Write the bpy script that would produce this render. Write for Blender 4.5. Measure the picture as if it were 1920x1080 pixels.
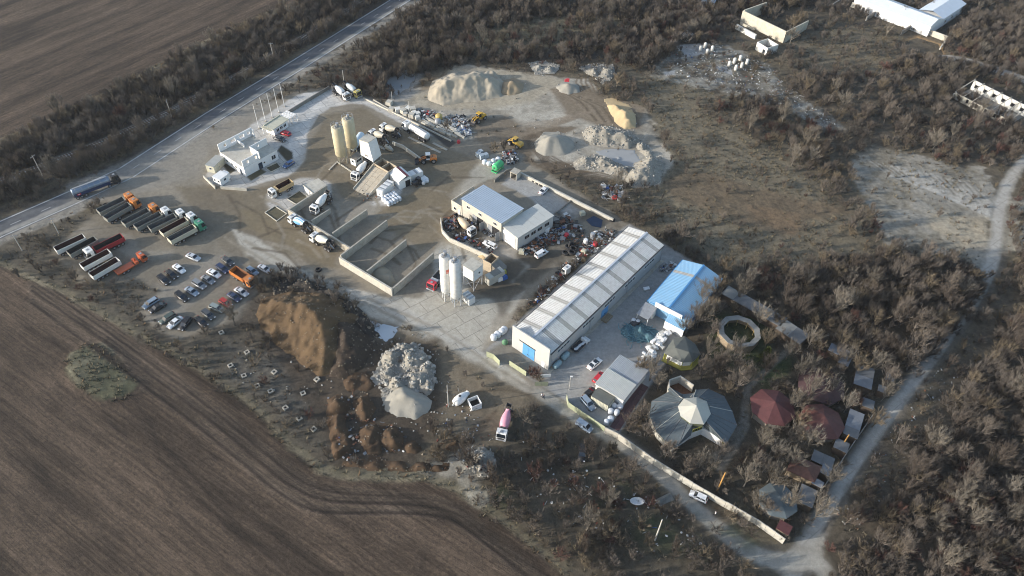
import bpy, math, random
import numpy as np
from mathutils import Matrix, Vector
random.seed(11)
rng = np.random.default_rng(7)
for o in list(bpy.data.objects):
    bpy.data.objects.remove(o, do_unlink=True)
S = bpy.context.scene
COL = S.collection
R = math.radians
# ---------------------------------------------------------------- camera (drone, 152 m above the ground)
CAM_H, PITCH, ROLL, HFOV = 152.0, R(46.0), R(1.9), R(69.0)
FPX = 960 / math.tan(HFOV / 2)
_r = Vector((1, 0, 0)); _f = Vector((0, math.cos(PITCH), -math.sin(PITCH))); _u = Vector((0, math.sin(PITCH), math.cos(PITCH)))
_r, _u = _r * math.cos(ROLL) + _u * math.sin(ROLL), _u * math.cos(ROLL) - _r * math.sin(ROLL)
cam_d = bpy.data.cameras.new('drone_camera'); cam = bpy.data.objects.new('drone_camera', cam_d); COL.objects.link(cam)
cam_d.sensor_width = 36; cam_d.angle = HFOV; cam_d.clip_start = 1; cam_d.clip_end = 6000
cam.matrix_world = Matrix(((_r.x, _u.x, -_f.x, 0), (_r.y, _u.y, -_f.y, 0), (_r.z, _u.z, -_f.z, CAM_H), (0, 0, 0, 1)))
S.camera = cam
# ---------------------------------------------------------------- daylight: low winter sun from the left
SUN_EL, SH_AZ = R(15.5), R(13.0)          # elevation, direction in which shadows fall
w = bpy.data.worlds.new('World'); S.world = w; w.use_nodes = True
nt = w.node_tree; nt.nodes.clear()
sk = nt.nodes.new('ShaderNodeTexSky'); sk.sky_type = 'NISHITA'; sk.sun_disc = False
sk.sun_elevation = SUN_EL; sk.sun_rotation = math.pi / 2 - (SH_AZ + math.pi); sk.air_density = 1.0; sk.dust_density = 1.4
bg = nt.nodes.new('ShaderNodeBackground'); bg.inputs[1].default_value = 0.15
ow = nt.nodes.new('ShaderNodeOutputWorld'); nt.links.new(sk.outputs[0], bg.inputs[0]); nt.links.new(bg.outputs[0], ow.inputs[0])
sl = bpy.data.lights.new('sun', 'SUN'); sl.energy = 3.1; sl.angle = R(0.6); sl.color = (1.0, 0.955, 0.895)
so = bpy.data.objects.new('sun', sl); COL.objects.link(so)
so.rotation_euler = Vector((math.cos(SH_AZ) * math.cos(SUN_EL), math.sin(SH_AZ) * math.cos(SUN_EL), -math.sin(SUN_EL))).to_track_quat('-Z', 'Y').to_euler()
vs = S.view_settings; vs.view_transform = 'Standard'; vs.look = 'None'; vs.exposure = 0.97; vs.gamma = 1.0; vs.use_curve_mapping = False
S.cycles.pixel_filter_type = 'BLACKMAN_HARRIS'; S.cycles.filter_width = 1.0; S.cycles.max_bounces = 5; S.cycles.diffuse_bounces = 2; S.cycles.glossy_bounces = 2; S.cycles.transmission_bounces = 3
S.cycles.transparent_max_bounces = 6; S.cycles.caustics_reflective = False; S.cycles.caustics_refractive = False

# ---------------------------------------------------------------- helpers
def P(px, py, z=0.0):
    """ground point (x, y) at height z that lies on the line of sight of a point of the survey photograph"""
    v = _r * (px - 960) - _u * (py - 540) + _f * FPX
    t = (CAM_H - z) / -v.z
    return Vector((v.x * t, v.y * t))
def P3(px, py, z=0.0):
    p = P(px, py, z); return Vector((p.x, p.y, z))

class MB:
    def __init__(s): s.v = []; s.f = []; s.m = []; s.s = []; s.mi = 0
    def face(s, pts, smooth=False):
        n = len(s.v); s.v.extend([tuple(p) for p in pts]); s.f.append(tuple(range(n, n + len(pts)))); s.m.append(s.mi); s.s.append(smooth); return s
    def add(s, vs_, fs, smooth=False):
        n = len(s.v); s.v.extend([tuple(p) for p in vs_])
        for f in fs: s.f.append(tuple(i + n for i in f)); s.m.append(s.mi); s.s.append(smooth)
        return s
    def box(s, x0, x1, y0, y1, z0, z1, tx=0, ty=0):
        v = [(x0, y0, z0), (x1, y0, z0), (x1, y1, z0), (x0, y1, z0), (x0 + tx, y0 + ty, z1), (x1 - tx, y0 + ty, z1), (x1 - tx, y1 - ty, z1), (x0 + tx, y1 - ty, z1)]
        return s.add(v, [(3, 2, 1, 0), (4, 5, 6, 7), (0, 1, 5, 4), (1, 2, 6, 5), (2, 3, 7, 6), (3, 0, 4, 7)])
    def obox(s, c, sx, sy, sz, rz=0, tilt=0):
        M = Matrix.Translation(c) @ Matrix.Rotation(rz, 4, 'Z') @ Matrix.Rotation(tilt, 4, 'X')
        v = [M @ Vector((a * sx / 2, b * sy / 2, d * sz / 2)) for d in (-1, 1) for a, b in ((-1, -1), (1, -1), (1, 1), (-1, 1))]
        return s.add(v, [(3, 2, 1, 0), (4, 5, 6, 7), (0, 1, 5, 4), (1, 2, 6, 5), (2, 3, 7, 6), (3, 0, 4, 7)])
    def prism(s, pts, z0, z1, bottom=False):
        n = len(pts); zt = z1 if hasattr(z1, '__len__') else [z1] * n
        v = [(p[0], p[1], z0) for p in pts] + [(p[0], p[1], zt[i]) for i, p in enumerate(pts)]
        f = [(i, (i + 1) % n, (i + 1) % n + n, i + n) for i in range(n)] + [tuple(range(n, 2 * n))]
        if bottom: f.append(tuple(range(n - 1, -1, -1)))
        return s.add(v, f)
    def xprism(s, prof, y0, y1):        # profile in x-z, extruded along y
        n = len(prof); v = [(p[0], y0, p[1]) for p in prof] + [(p[0], y1, p[1]) for p in prof]
        f = [((i + 1) % n, i, i + n, (i + 1) % n + n) for i in range(n)] + [tuple(range(n)), tuple(range(2 * n - 1, n - 1, -1))]
        return s.add(v, f)
    def cyl(s, p0, p1, r0, r1=None, n=10, cap=True, smooth=True):
        p0 = Vector(p0); p1 = Vector(p1); r1 = r0 if r1 is None else r1
        d = (p1 - p0).normalized(); a = d.orthogonal().normalized(); b = d.cross(a)
        v = []
        for p, r in ((p0, r0), (p1, r1)):
            for i in range(n):
                t = 2 * math.pi * i / n; v.append(p + a * (r * math.cos(t)) + b * (r * math.sin(t)))
        s.add(v, [(i, (i + 1) % n, (i + 1) % n + n, i + n) for i in range(n)], smooth)
        if cap: s.face(v[:n][::-1]); s.face(v[n:])
        return s
    def lathe(s, prof, p0, d, n=14, smooth=True):      # profile (t along d, radius)
        p0 = Vector(p0); d = Vector(d).normalized(); a = d.orthogonal().normalized(); b = d.cross(a); v = []
        for t, r in prof:
            for i in range(n):
                q = 2 * math.pi * i / n; v.append(p0 + d * t + a * (r * math.cos(q)) + b * (r * math.sin(q)))
        f = []
        for k in range(len(prof) - 1):
            for i in range(n): f.append((k * n + i, k * n + (i + 1) % n, (k + 1) * n + (i + 1) % n, (k + 1) * n + i))
        s.add(v, f, smooth); s.face(v[:n][::-1]); s.face(v[-n:]); return s
    def tube(s, pts, r, n=6):
        for a, b in zip(pts[:-1], pts[1:]): s.cyl(a, b, r, n=n)
        return s
    def mesh(s, name, mats):
        me = bpy.data.meshes.new(name); me.from_pydata(s.v, [], s.f)
        for m in (mats if isinstance(mats, (list, tuple)) else [mats]): me.materials.append(m)
        me.polygons.foreach_set('material_index', s.m); me.polygons.foreach_set('use_smooth', s.s); me.update(); return me

def put(name, data, parent=None, loc=(0, 0, 0), rz=0.0):
    o = bpy.data.objects.new(name, data); COL.objects.link(o); o.location = loc; o.rotation_euler = (0, 0, rz)
    if parent: o.parent = parent
    return o
def part(name, mb, mats, parent, loc=(0, 0, 0), rz=0.0):
    return put(name, mb.mesh(name, mats) if isinstance(mb, MB) else mb, parent, loc, rz)
def tag(o, label=None, cat=None, group=None, kind=None):
    if label: o['label'] = label
    if cat: o['category'] = cat
    if group: o['group'] = group
    if kind: o['kind'] = kind
    return o
def thing(name, label, cat, loc=(0, 0, 0), rz=0.0, group=None):
    loc = (loc[0], loc[1], loc[2] if len(loc) > 2 else 0.0)
    return tag(put(name, None, None, loc, rz), label, cat, group)
def single(name, mb, mats, label, cat, loc=(0, 0, 0), rz=0.0, group=None):
    loc = (loc[0], loc[1], loc[2] if len(loc) > 2 else 0.0)
    return tag(part(name, mb, mats, None, loc, rz), label, cat, group)
KIDS = {}
def dup(o, parent=None, loc=None, rz=None, label=None, group=None):
    c = o.copy(); COL.objects.link(c)
    if parent: c.parent = parent
    if loc is not None: c.location = (loc[0], loc[1], loc[2] if len(loc) > 2 else 0.0)
    if rz is not None: c.rotation_euler = (0, 0, rz)
    if label: c['label'] = label
    if group: c['group'] = group
    for ch in o.children: dup(ch, c)
    return c
def heading(rear, front, z=0.6):
    a = P(*rear, z); b = P(*front, z); d = b - a
    return (a + b) / 2, math.atan2(d.y, d.x), d.length
def rect(p0, p1, p2):
    """frame of a rectangle: origin p0, x axis to p1, half plane of p2 -> (loc, rz, length, signed width)"""
    d = p1 - p0; rz = math.atan2(d.y, d.x); n = Vector((-math.sin(rz), math.cos(rz)))
    return (p0.x, p0.y, 0), rz, d.length, (p2 - p0).dot(n)

# ---------------------------------------------------------------- materials
MATS = {}
def M(name, col, rough=0.75, var=0.18, sc=0.7, metal=0.0, bump=0.0, bsc=6.0, dirt=None, spec=0.35, obj_rand=0.0):
    if name in MATS: return MATS[name]
    m = bpy.data.materials.new(name); m.use_nodes = True; t = m.node_tree; b = t.nodes['Principled BSDF']; L = t.links.new
    b.inputs['Roughness'].default_value = rough; b.inputs['Metallic'].default_value = metal; b.inputs['Specular IOR Level'].default_value = spec
    tc = t.nodes.new('ShaderNodeTexCoord')
    n = t.nodes.new('ShaderNodeTexNoise'); n.inputs['Scale'].default_value = sc; n.inputs['Detail'].default_value = 6; n.inputs['Roughness'].default_value = 0.65
    L(tc.outputs['Object'], n.inputs['Vector'])
    r = t.nodes.new('ShaderNodeValToRGB'); e = r.color_ramp.elements
    c = list(col) + [1]
    e[0].position = 0.3; e[1].position = 0.7
    e[0].color = [x * (1 - var) for x in c[:3]] + [1]; e[1].color = [min(1, x * (1 + var)) for x in c[:3]] + [1]
    L(n.outputs['Fac'], r.inputs['Fac']); out = r.outputs['Color']
    if dirt:
        n2 = t.nodes.new('ShaderNodeTexNoise'); n2.inputs['Scale'].default_value = sc * 3.1; n2.inputs['Detail'].default_value = 8; n2.inputs['Roughness'].default_value = 0.7
        L(tc.outputs['Object'], n2.inputs['Vector'])
        mr = t.nodes.new('ShaderNodeMapRange'); mr.inputs[1].default_value = 0.45; mr.inputs[2].default_value = 0.72; mr.inputs[4].default_value = dirt[3]
        L(n2.outputs['Fac'], mr.inputs[0])
        mx = t.nodes.new('ShaderNodeMix'); mx.data_type = 'RGBA'; L(mr.outputs[0], mx.inputs['Factor']); L(out, mx.inputs['A']); mx.inputs['B'].default_value = list(dirt[:3]) + [1]; out = mx.outputs['Result']
    if obj_rand:
        oi = t.nodes.new('ShaderNodeObjectInfo'); mr = t.nodes.new('ShaderNodeMapRange'); mr.inputs[3].default_value = 1 - obj_rand; mr.inputs[4].default_value = 1 + obj_rand
        L(oi.outputs['Random'], mr.inputs[0]); hs = t.nodes.new('ShaderNodeHueSaturation'); L(mr.outputs[0], hs.inputs['Value']); L(out, hs.inputs['Color']); out = hs.outputs['Color']
    L(out, b.inputs['Base Color'])
    if bump:
        nb = t.nodes.new('ShaderNodeTexNoise'); nb.inputs['Scale'].default_value = bsc; nb.inputs['Detail'].default_value = 5; L(tc.outputs['Object'], nb.inputs['Vector'])
        bp = t.nodes.new('ShaderNodeBump'); bp.inputs['Strength'].default_value = bump; bp.inputs['Distance'].default_value = 0.1; L(nb.outputs['Fac'], bp.inputs['Height']); L(bp.outputs[0], b.inputs['Normal'])
    MATS[name] = m; return m
CONC = M('concrete', (.40, .37, .31), .9, .14, .35, bump=.2, dirt=(.2, .17, .12, .5))
CONC2 = M('concrete_pale', (.50, .47, .40), .9, .12, .4, bump=.2, dirt=(.27, .23, .17, .5))
CONCD = M('concrete_dark', (.22, .205, .18), .9, .2, .35, bump=.2, dirt=(.11, .1, .085, .5))
WHITE = M('white_paint', (.78, .77, .74), .5, .05, .5, dirt=(.5, .46, .4, .35))
RENDER = M('white_render', (.80, .79, .76), .85, .05, .4, dirt=(.55, .52, .47, .35))
GREYM = M('grey_metal', (.33, .34, .35), .5, .15, .9, metal=.2, dirt=(.2, .17, .13, .4))
DKMET = M('dark_steel', (.055, .055, .06), .6, .3, 1.2, dirt=(.16, .13, .1, .4))
STEEL = M('galvanised_steel', (.45, .46, .47), .45, .12, 1.5, metal=.5)
RUBBER = M('rubber', (.022, .022, .024), .85, .2, 3, dirt=(.12, .1, .08, .4))
GLASS = M('dark_glass', (.018, .024, .032), .08, .1, .3, spec=.8)
GLASSB = M('blue_glass', (.03, .05, .08), .1, .1, .3, spec=.8)
RIM = M('wheel_rim', (.4, .4, .41), .4, .1, 2, metal=.6)
LAMP = M('headlight_lens', (.75, .77, .8), .15, .03, 2, spec=.8)
TAIL = M('tail_light_lens', (.35, .02, .02), .2, .05, 2, spec=.7)
RUST = M('rusty_steel', (.16, .075, .04), .85, .35, 1.6, dirt=(.07, .04, .03, .6))
WOOD = M('weathered_wood', (.27, .21, .14), .85, .25, 2.0)
# ================================================================ terrain
def _hash(ix, iy, seed):
    h = (ix.astype(np.int64) * 374761393 + iy.astype(np.int64) * 668265263 + seed * 974711) & 0x7fffffff
    h = ((h ^ (h >> 13)) * 1274126177) & 0x7fffffff
    return ((h ^ (h >> 16)) & 0xffff) / 65535.0
def vnoise(x, y, seed=0):
    ix = np.floor(x); iy = np.floor(y); fx = x - ix; fy = y - iy; fx = fx * fx * (3 - 2 * fx); fy = fy * fy * (3 - 2 * fy)
    a = _hash(ix, iy, seed); b = _hash(ix + 1, iy, seed); c = _hash(ix, iy + 1, seed); d = _hash(ix + 1, iy + 1, seed)
    return (a * (1 - fx) + b * fx) * (1 - fy) + (c * (1 - fx) + d * fx) * fy
def fbm(x, y, seed=0, oct=4):
    v = 0; a = .5
    for k in range(oct): v = v + a * vnoise(x * 2 ** k, y * 2 ** k, seed + k * 17); a *= .5
    return v / (1 - .5 ** oct) * 2 - 1          # about -1..1
def W(pts): return [tuple(P(*p)) for p in pts]
def sd_poly(X, Y, poly):
    """signed distance, positive inside"""
    d = np.full(X.shape, 1e9); ins = np.zeros(X.shape, bool); n = len(poly)
    for i in range(n):
        x0, y0 = poly[i]; x1, y1 = poly[(i + 1) % n]; dx, dy = x1 - x0, y1 - y0
        t = np.clip(((X - x0) * dx + (Y - y0) * dy) / (dx * dx + dy * dy + 1e-9), 0, 1)
        d = np.minimum(d, (X - x0 - t * dx) ** 2 + (Y - y0 - t * dy) ** 2)
        c = ((y0 > Y) != (y1 > Y)) & (X < dx * (Y - y0) / (dy if abs(dy) > 1e-9 else 1e-9) + x0); ins ^= c
    return np.where(ins, 1, -1) * np.sqrt(d)
def d_line(X, Y, pts):
    d = np.full(X.shape, 1e9)
    for (x0, y0), (x1, y1) in zip(pts[:-1], pts[1:]):
        dx, dy = x1 - x0, y1 - y0
        t = np.clip(((X - x0) * dx + (Y - y0) * dy) / (dx * dx + dy * dy + 1e-9), 0, 1)
        d = np.minimum(d, (X - x0 - t * dx) ** 2 + (Y - y0 - t * dy) ** 2)
    return np.sqrt(d)
STEP = 0.42
def smooth(pts, n=2):
    for _ in range(n): pts = [pts[0]] + [q for a, b in zip(pts[:-1], pts[1:]) for q in ((a[0] * .75 + b[0] * .25, a[1] * .75 + b[1] * .25), (a[0] * .25 + b[0] * .75, a[1] * .25 + b[1] * .75))] + [pts[-1]]
    return pts
def axis(a, b):
    core = np.arange(a, b + .01, STEP); ext = np.cumsum(np.array([2, 4, 8, 16, 32, 64, 128, 256, 400, 700.]))
    return np.concatenate([a - ext[::-1], core, b + ext])
gx = axis(-256, 262); gy = axis(46, 372)
NX, NY = len(gx), len(gy)
GX, GY = np.meshgrid(gx, gy)
COLR = np.zeros((NY, NX, 4)); ZONE = np.zeros((NY, NX), np.int8); HARD = np.zeros((NY, NX)); GZ = np.zeros((NY, NX))
NB1 = fbm(GX / 9, GY / 9, 3, 4); NB2 = fbm(GX / 2.3, GY / 2.3, 9, 3); NB3 = fbm(GX / 40, GY / 40, 21, 3)
VEG = np.zeros((NY, NX)); TREE = np.zeros((NY, NX)); GRASS = np.zeros((NY, NX)); STONE = np.zeros((NY, NX))
def bbox(pts, m):
    xs = [p[0] for p in pts]; ys = [p[1] for p in pts]
    i0 = np.searchsorted(gx, min(xs) - m); i1 = np.searchsorted(gx, max(xs) + m); j0 = np.searchsorted(gy, min(ys) - m); j1 = np.searchsorted(gy, max(ys) + m)
    return slice(max(0, j0), j1), slice(max(0, i0), i1)
def mask(pts, soft=1.0, namp=1.5, width=None, nf=0):
    wp = W(pts); m = soft + namp + (width or 0) + 1; sl_ = bbox(wp, m); X, Y = GX[sl_], GY[sl_]
    sd = sd_poly(X, Y, wp) if width is None else width / 2 - d_line(X, Y, wp)
    sd = sd + namp * (.6 * NB1[sl_] + .5 * NB2[sl_])
    a = np.clip(sd / (2 * soft) + .5, 0, 1); return sl_, a * a * (3 - 2 * a)
def paint(pts, col, soft=1.0, namp=1.5, op=1.0, width=None, wet=None, hard=None, blotch=0.0):
    s_, a = mask(pts, soft, namp, width); a = a * op
    if blotch: a = a * np.clip(.5 + NB1[s_] * blotch + NB2[s_] * blotch * .7, 0, 1)
    for k in range(3): COLR[s_][..., k] = COLR[s_][..., k] * (1 - a) + col[k] * a
    if wet is not None: COLR[s_][..., 3] = COLR[s_][..., 3] * (1 - a) + wet * a
    if hard is not None: HARD[s_] = HARD[s_] * (1 - a) + hard * a
def zone(pts, z, width=None, namp=0.6):
    s_, a = mask(pts, .05, namp, width); ZONE[s_][a > .5] = z
def dens(arr, pts, val, soft=2.0, namp=3.0, width=None):
    s_, a = mask(pts, soft, namp, width); arr[s_] = arr[s_] * (1 - a) + val * a
# base soil and rough grass
b0 = np.array([.075, .061, .045]); b1 = np.array([.125, .105, .070]); b2 = np.array([.045, .037, .029])
ta = np.clip(.5 + NB3 * .7 + NB1 * .5, 0, 1)[..., None]; tb = np.clip(-.1 + NB2 * .9 + NB1 * .5, 0, 1)[..., None]
COLR[..., :3] = (b0 * (1 - ta) + b1 * ta) * (1 - tb * .6) + b2 * tb * .6
VEG[:] = .55; GRASS[:] = .5; TREE[:] = .12
CO = (.50, .475, .43); CO2 = (.56, .535, .49); MUD = (.168, .136, .090); MUDD = (.085, .068, .048); DUST = (.29, .265, .22); SAND = (.34, .29, .21); SANDG = (.33, .30, .245)
FLD = (.054, .038, .026)
# --- fields
NWF = [(-500, 560), (-160, 345), (0, 262), (100, 222), (200, 172), (330, 105), (420, 60), (500, 24), (560, -2), (700, -75), (900, -190), (300, -330), (-600, -330)]
SWF = [(-420, 380), (0, 497), (83, 530), (147, 567), (213, 605), (250, 635), (311, 660), (400, 711), (489, 778), (555, 849), (600, 888), (640, 898), (720, 897), (800, 900), (853, 920), (917, 960), (973, 1003), (1033, 1053), (1075, 1082), (1180, 1200), (1180, 1500), (-900, 1500)]
for f_, z in ((NWF, 1), (SWF, 2)):
    paint(f_, FLD, .7, .8, wet=0, hard=.7); zone(f_, z, namp=.5); dens(VEG, f_, 0, .5, .5); dens(GRASS, f_, 0, .5, .5); dens(TREE, f_, 0, .5, .5)
# grassy hump left unploughed in the lower field
HUMP = [(135, 665), (165, 645), (190, 642), (225, 668), (268, 715), (262, 735), (225, 752), (190, 757), (150, 725), (128, 690)]
paint(HUMP, (.088, .085, .05), .8, 2.4, hard=0); paint(HUMP, (.14, .125, .085), .6, 2, .7, blotch=1.2); zone(HUMP, 0); dens(GRASS, HUMP, 2.6, .8, 1)
# headland wheel tracks
for off in (0, 9, 22, 31, 52, 60):
    trk = [(60, 520 + off * .8), (170, 590 + off), (260, 655 + off), (360, 730 + off), (450, 800 + off * 1.05), (530, 872 + off), (600, 915 + off * .8), (700, 925 + off * .6), (840, 935 + off * .5), (905, 990 + off * .4), (1020, 1090 + off * .3)]
    trk = smooth(trk); paint(trk, (.078, .058, .041), .3, .2, .6, width=2.0); paint(trk, (.018, .013, .010), .25, .1, .95, width=.8)
for a, b in (((190, 770), (330, 960)), ((230, 760), (420, 960)), ((250, 745), (300, 860))):
    paint([a, ((a[0] + b[0]) / 2 + 10, (a[1] + b[1]) / 2), b, (b[0] + 190, b[1] + 190)], (.025, .018, .013), .3, .3, .65, width=.7)
# pale grass verge along the lower field and the upper one
for pl, wd in (([(0, 488), (120, 543), (220, 598), (311, 650), (400, 702), (489, 768), (555, 838), (602, 878), (640, 889), (800, 892), (860, 914), (930, 962), (1060, 1065)], 3.2), ([(0, 262), (100, 222), (200, 172), (330, 105), (420, 60), (500, 24)], 1.6)):
    paint(pl, (.165, .142, .092), .8, 1.4, .75, width=wd * .8); dens(GRASS, pl, 2.2, .6, .8, width=wd); dens(VEG, pl, .06, .6, .5, width=wd + 1.5); dens(TREE, pl, 0, .6, .5, width=wd + 4)
# --- tree belt beside the railway: dark litter
BELT = [(-200, 430), (0, 275), (200, 185), (330, 118), (430, 70), (560, 8), (640, -30), (800, -90), (760, 0), (660, 55), (560, 108), (400, 208), (240, 302), (130, 350), (0, 405), (-200, 500)]
paint(BELT, (.062, .05, .038), 1, 1.5, .85); dens(VEG, BELT, 1.35, 1, 1); dens(TREE, BELT, .35); dens(GRASS, BELT, .25)
paint([(-200, 470), (0, 385), (130, 335), (240, 285), (400, 195), (560, 98), (660, 45)], (.14, .115, .075), 1, 1.5, .6, width=4); dens(VEG, [(-200, 470), (0, 395), (130, 345), (240, 293), (400, 202), (560, 102), (660, 50)], .25, 1, 1, width=4)
RAIL = [(-140, 402), (0, 341), (90, 308), (200, 263), (310, 213), (430, 150), (510, 105), (600, 52), (700, -10), (800, -70)]
paint(RAIL, (.19, .17, .14), .7, .5, .8, width=4.5); dens(VEG, RAIL, .0, .4, .4, width=4.2); dens(TREE, RAIL, .03, .4, .4, width=5); dens(GRASS, RAIL, .2, .4, .4, width=4)
# --- north and east scrub
NTH = [(690, 100), (770, 20), (860, -60), (1500, -90), (1640, -20), (1380, 40), (1300, 120), (1210, 125), (1100, 120), (880, 115), (790, 140), (720, 190), (650, 150)]
paint(NTH, (.085, .068, .05), 1, 3, .8); dens(VEG, NTH, 1.25, 1, 2); dens(TREE, NTH, .5)
GLADE = [(880, 60), (1000, 35), (1150, 30), (1200, 55), (1100, 85), (960, 100), (860, 95)]
paint(GLADE, (.15, .135, .085), 3, 4, .7); dens(VEG, GLADE, .55); dens(GRASS, GLADE, 1.2)
OPEN = [(1190, 130), (1330, 170), (1480, 200), (1560, 260), (1590, 330), (1610, 420), (1640, 480), (1500, 500), (1360, 500), (1250, 430), (1170, 380), (1240, 330), (1230, 230)]
paint(OPEN, (.155, .130, .088), 2, 4, .85); dens(VEG, OPEN, .16, 2, 3); dens(GRASS, OPEN, 2.0); dens(TREE, OPEN, .02)
MIDB = [(1420, 170), (1540, 130), (1700, 150), (1760, 190), (1900, 280), (1840, 310), (1740, 290), (1650, 270), (1610, 300), (1590, 350), (1600, 440), (1560, 380), (1480, 300), (1400, 250), (1330, 200)]
dens(VEG, MIDB, .75, 2, 3); dens(TREE, MIDB, .3); paint(MIDB, (.085, .07, .05), 2, 3, .6)
RUB = [(1270, 90), (1340, 80), (1440, 120), (1470, 160), (1530, 200), (1580, 240), (1540, 240), (1440, 190), (1380, 180), (1300, 160), (1210, 140)]
paint(RUB, (.27, .26, .225), 2, 4, .75, blotch=1.0); dens(VEG, RUB, .2); dens(STONE, RUB, .8); dens(TREE, RUB, .02); dens(GRASS, RUB, .5)
for q in ([(1275, 85), (1320, 80), (1330, 100), (1285, 108)], [(1340, 122), (1370, 130), (1375, 142), (1345, 130)], [(1245, 135), (1265, 132), (1268, 140), (1248, 143)]):
    paint(q, (.35, .345, .33), .4, .6, .9, hard=1); dens(VEG, q, 0, .3, .3)
NE = [(1560, 60), (1640, 40), (1740, 70), (1920, 10), (2100, 40), (2100, 260), (1900, 280), (1760, 200), (1700, 140)]
dens(VEG, NE, 1.0); dens(TREE, NE, .3); paint(NE, (.09, .073, .052), 2, 3, .6)
NEO = [(1500, 60), (1640, 45), (1700, 75), (1690, 110), (1620, 150), (1520, 130)]
paint(NEO, (.16, .13, .085), 2, 3, .7); dens(VEG, NEO, .3); dens(GRASS, NEO, 1.6); dens(TREE, NEO, .03)
PIT = [(1690, 75), (1720, 65), (1765, 80), (1775, 100), (1720, 108), (1695, 100)]
paint(PIT, (.22, .15, .08), .7, .8); dens(VEG, PIT, 0, .5, .5); dens(TREE, PIT, 0)
TRK2 = [(1705, 88), (1740, 100), (1800, 112), (1860, 128), (1920, 150), (2050, 190)]
paint(TRK2, (.30, .275, .235), .7, .8, width=5); dens(VEG, TRK2, 0, .5, .5, width=7); dens(TREE, TRK2, 0, .5, .5, width=8); dens(GRASS, TRK2, .1, .5, .5, width=6); zone(TRK2, 5, width=5)
# brown graded strip
BRS = [(1245, 335), (1310, 320), (1420, 350), (1545, 382), (1600, 398), (1560, 405), (1500, 420), (1505, 440), (1470, 445), (1340, 400), (1260, 372)]
paint(BRS, (.125, .093, .059), 2, 2.5, .9); dens(VEG, BRS, .02, 1, 1); dens(GRASS, BRS, .25, 1, 1); dens(TREE, BRS, 0)
paint([(1395, 380), (1500, 400), (1505, 420), (1490, 442), (1420, 415)], (.155, .105, .062), 1, 2, .7)
# pale old concrete pad on the right
PAD = [(1598, 285), (1650, 268), (1740, 298), (1840, 315), (1862, 345), (1850, 400), (1862, 470), (1850, 500), (1790, 492), (1740, 470), (1660, 455), (1640, 400), (1600, 340)]
paint(PAD, (.19, .168, .128), 2, 4, .9); paint(PAD, (.29, .27, .23), .6, 4, .6, blotch=1.6, hard=.6); dens(VEG, PAD, .03, 2, 3); dens(TREE, PAD, 0); dens(GRASS, PAD, .7, 2, 3)
paint([(1760, 400), (1850, 410), (1862, 460), (1800, 465), (1740, 425)], (.35, .295, .21), 2, 3, .8)
for k in range(16):
    x = 1630 + k * 13; paint([(x, 300 + k * 3), (x + 40, 330 + k * 4), (x + 90, 345 + k * 6)], (.36, .34, .30), .3, .8, .6, width=.9)
# --- dirt road on the right, road in the south
DRD = smooth([(1990, 230), (1920, 300), (1888, 345), (1872, 400), (1868, 470), (1838, 545), (1780, 622), (1700, 732), (1612, 850), (1562, 935), (1525, 995), (1500, 1055), (1470, 1120)])
paint(DRD, (.285, .265, .225), .7, .9, width=4.2, hard=1); zone(DRD, 5, width=4.2); paint(DRD, (.40, .375, .33), .35, 1.3, .8, width=2.3)
RTE = [(p[0] + 20, p[1] + 6) for p in DRD[16:-1]]; paint(RTE, (.13, .11, .085), .4, .8, .9, width=1.2)
paint([(1905, 370), (1960, 380), (1960, 470), (1880, 470), (1890, 400)], (.30, .275, .22), 1.5, 2, .85)
for a_ in (VEG, TREE, GRASS): dens(a_, DRD, 0, .4, .8, width=6)
SRD = smooth([(880, 640), (1010, 738), (1085, 782), (1140, 812), (1222, 872), (1300, 950), (1385, 1025), (1450, 1055), (1530, 1045), (1560, 1090)])
paint(SRD, (.13, .112, .085), .8, 1.2, .85, width=5.8, hard=1); zone(SRD, 5, width=5.2); paint(SRD, (.33, .31, .265), .5, .9, .85, width=3.6)
paint([(1420, 1040), (1465, 1048), (1510, 1020), (1545, 1000), (1540, 1060), (1470, 1078)], (.32, .30, .255), 1, 1.5, .85)
for a_ in (VEG, TREE, GRASS): dens(a_, SRD, 0, .5, .9, width=7.5)
# --- woods in the south east, scrub in the south
SEW = [(1560, 1090), (1620, 950), (1720, 790), (1860, 560), (1900, 500), (2200, 500), (2200, 1300), (1500, 1300)]
paint(SEW, (.075, .06, .043), 2, 3, .8); dens(VEG, SEW, 1.45, 2, 2); dens(TREE, SEW, .75, 2, 2); dens(GRASS, SEW, .3)
SEB = [(1640, 870), (1720, 760), (1860, 570), (1890, 510), (1930, 500), (1900, 600), (1790, 740), (1700, 880), (1620, 1000)]
paint(SEB, (.10, .082, .058), 2, 3, .7); dens(VEG, SEB, .45); dens(TREE, SEB, .05); dens(GRASS, SEB, .8)
EAS = [(1380, 540), (1440, 500), (1640, 480), (1790, 500), (1850, 520), (1800, 600), (1740, 680), (1690, 720), (1560, 640)]
dens(VEG, EAS, 1.4); dens(TREE, EAS, .8); paint(EAS, (.07, .056, .04), 2, 3, .75)
RST = [(1230, 700), (1300, 600), (1360, 540), (1480, 600), (1700, 700), (1660, 760), (1600, 850), (1500, 1000), (1170, 810)]
dens(VEG, RST, .5); dens(TREE, RST, .6); dens(GRASS, RST, .6); paint(RST, (.07, .057, .04), 2, 2, .8)
for q in ([(1330, 590), (1440, 590), (1445, 660), (1490, 680), (1440, 720), (1330, 670)], [(1400, 700), (1480, 660), (1490, 680), (1430, 735)]):
    paint(q, (.045, .06, .025), 2, 2, .8); dens(GRASS, q, 1.4); dens(VEG, q, .05); dens(TREE, q, .1)
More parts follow.
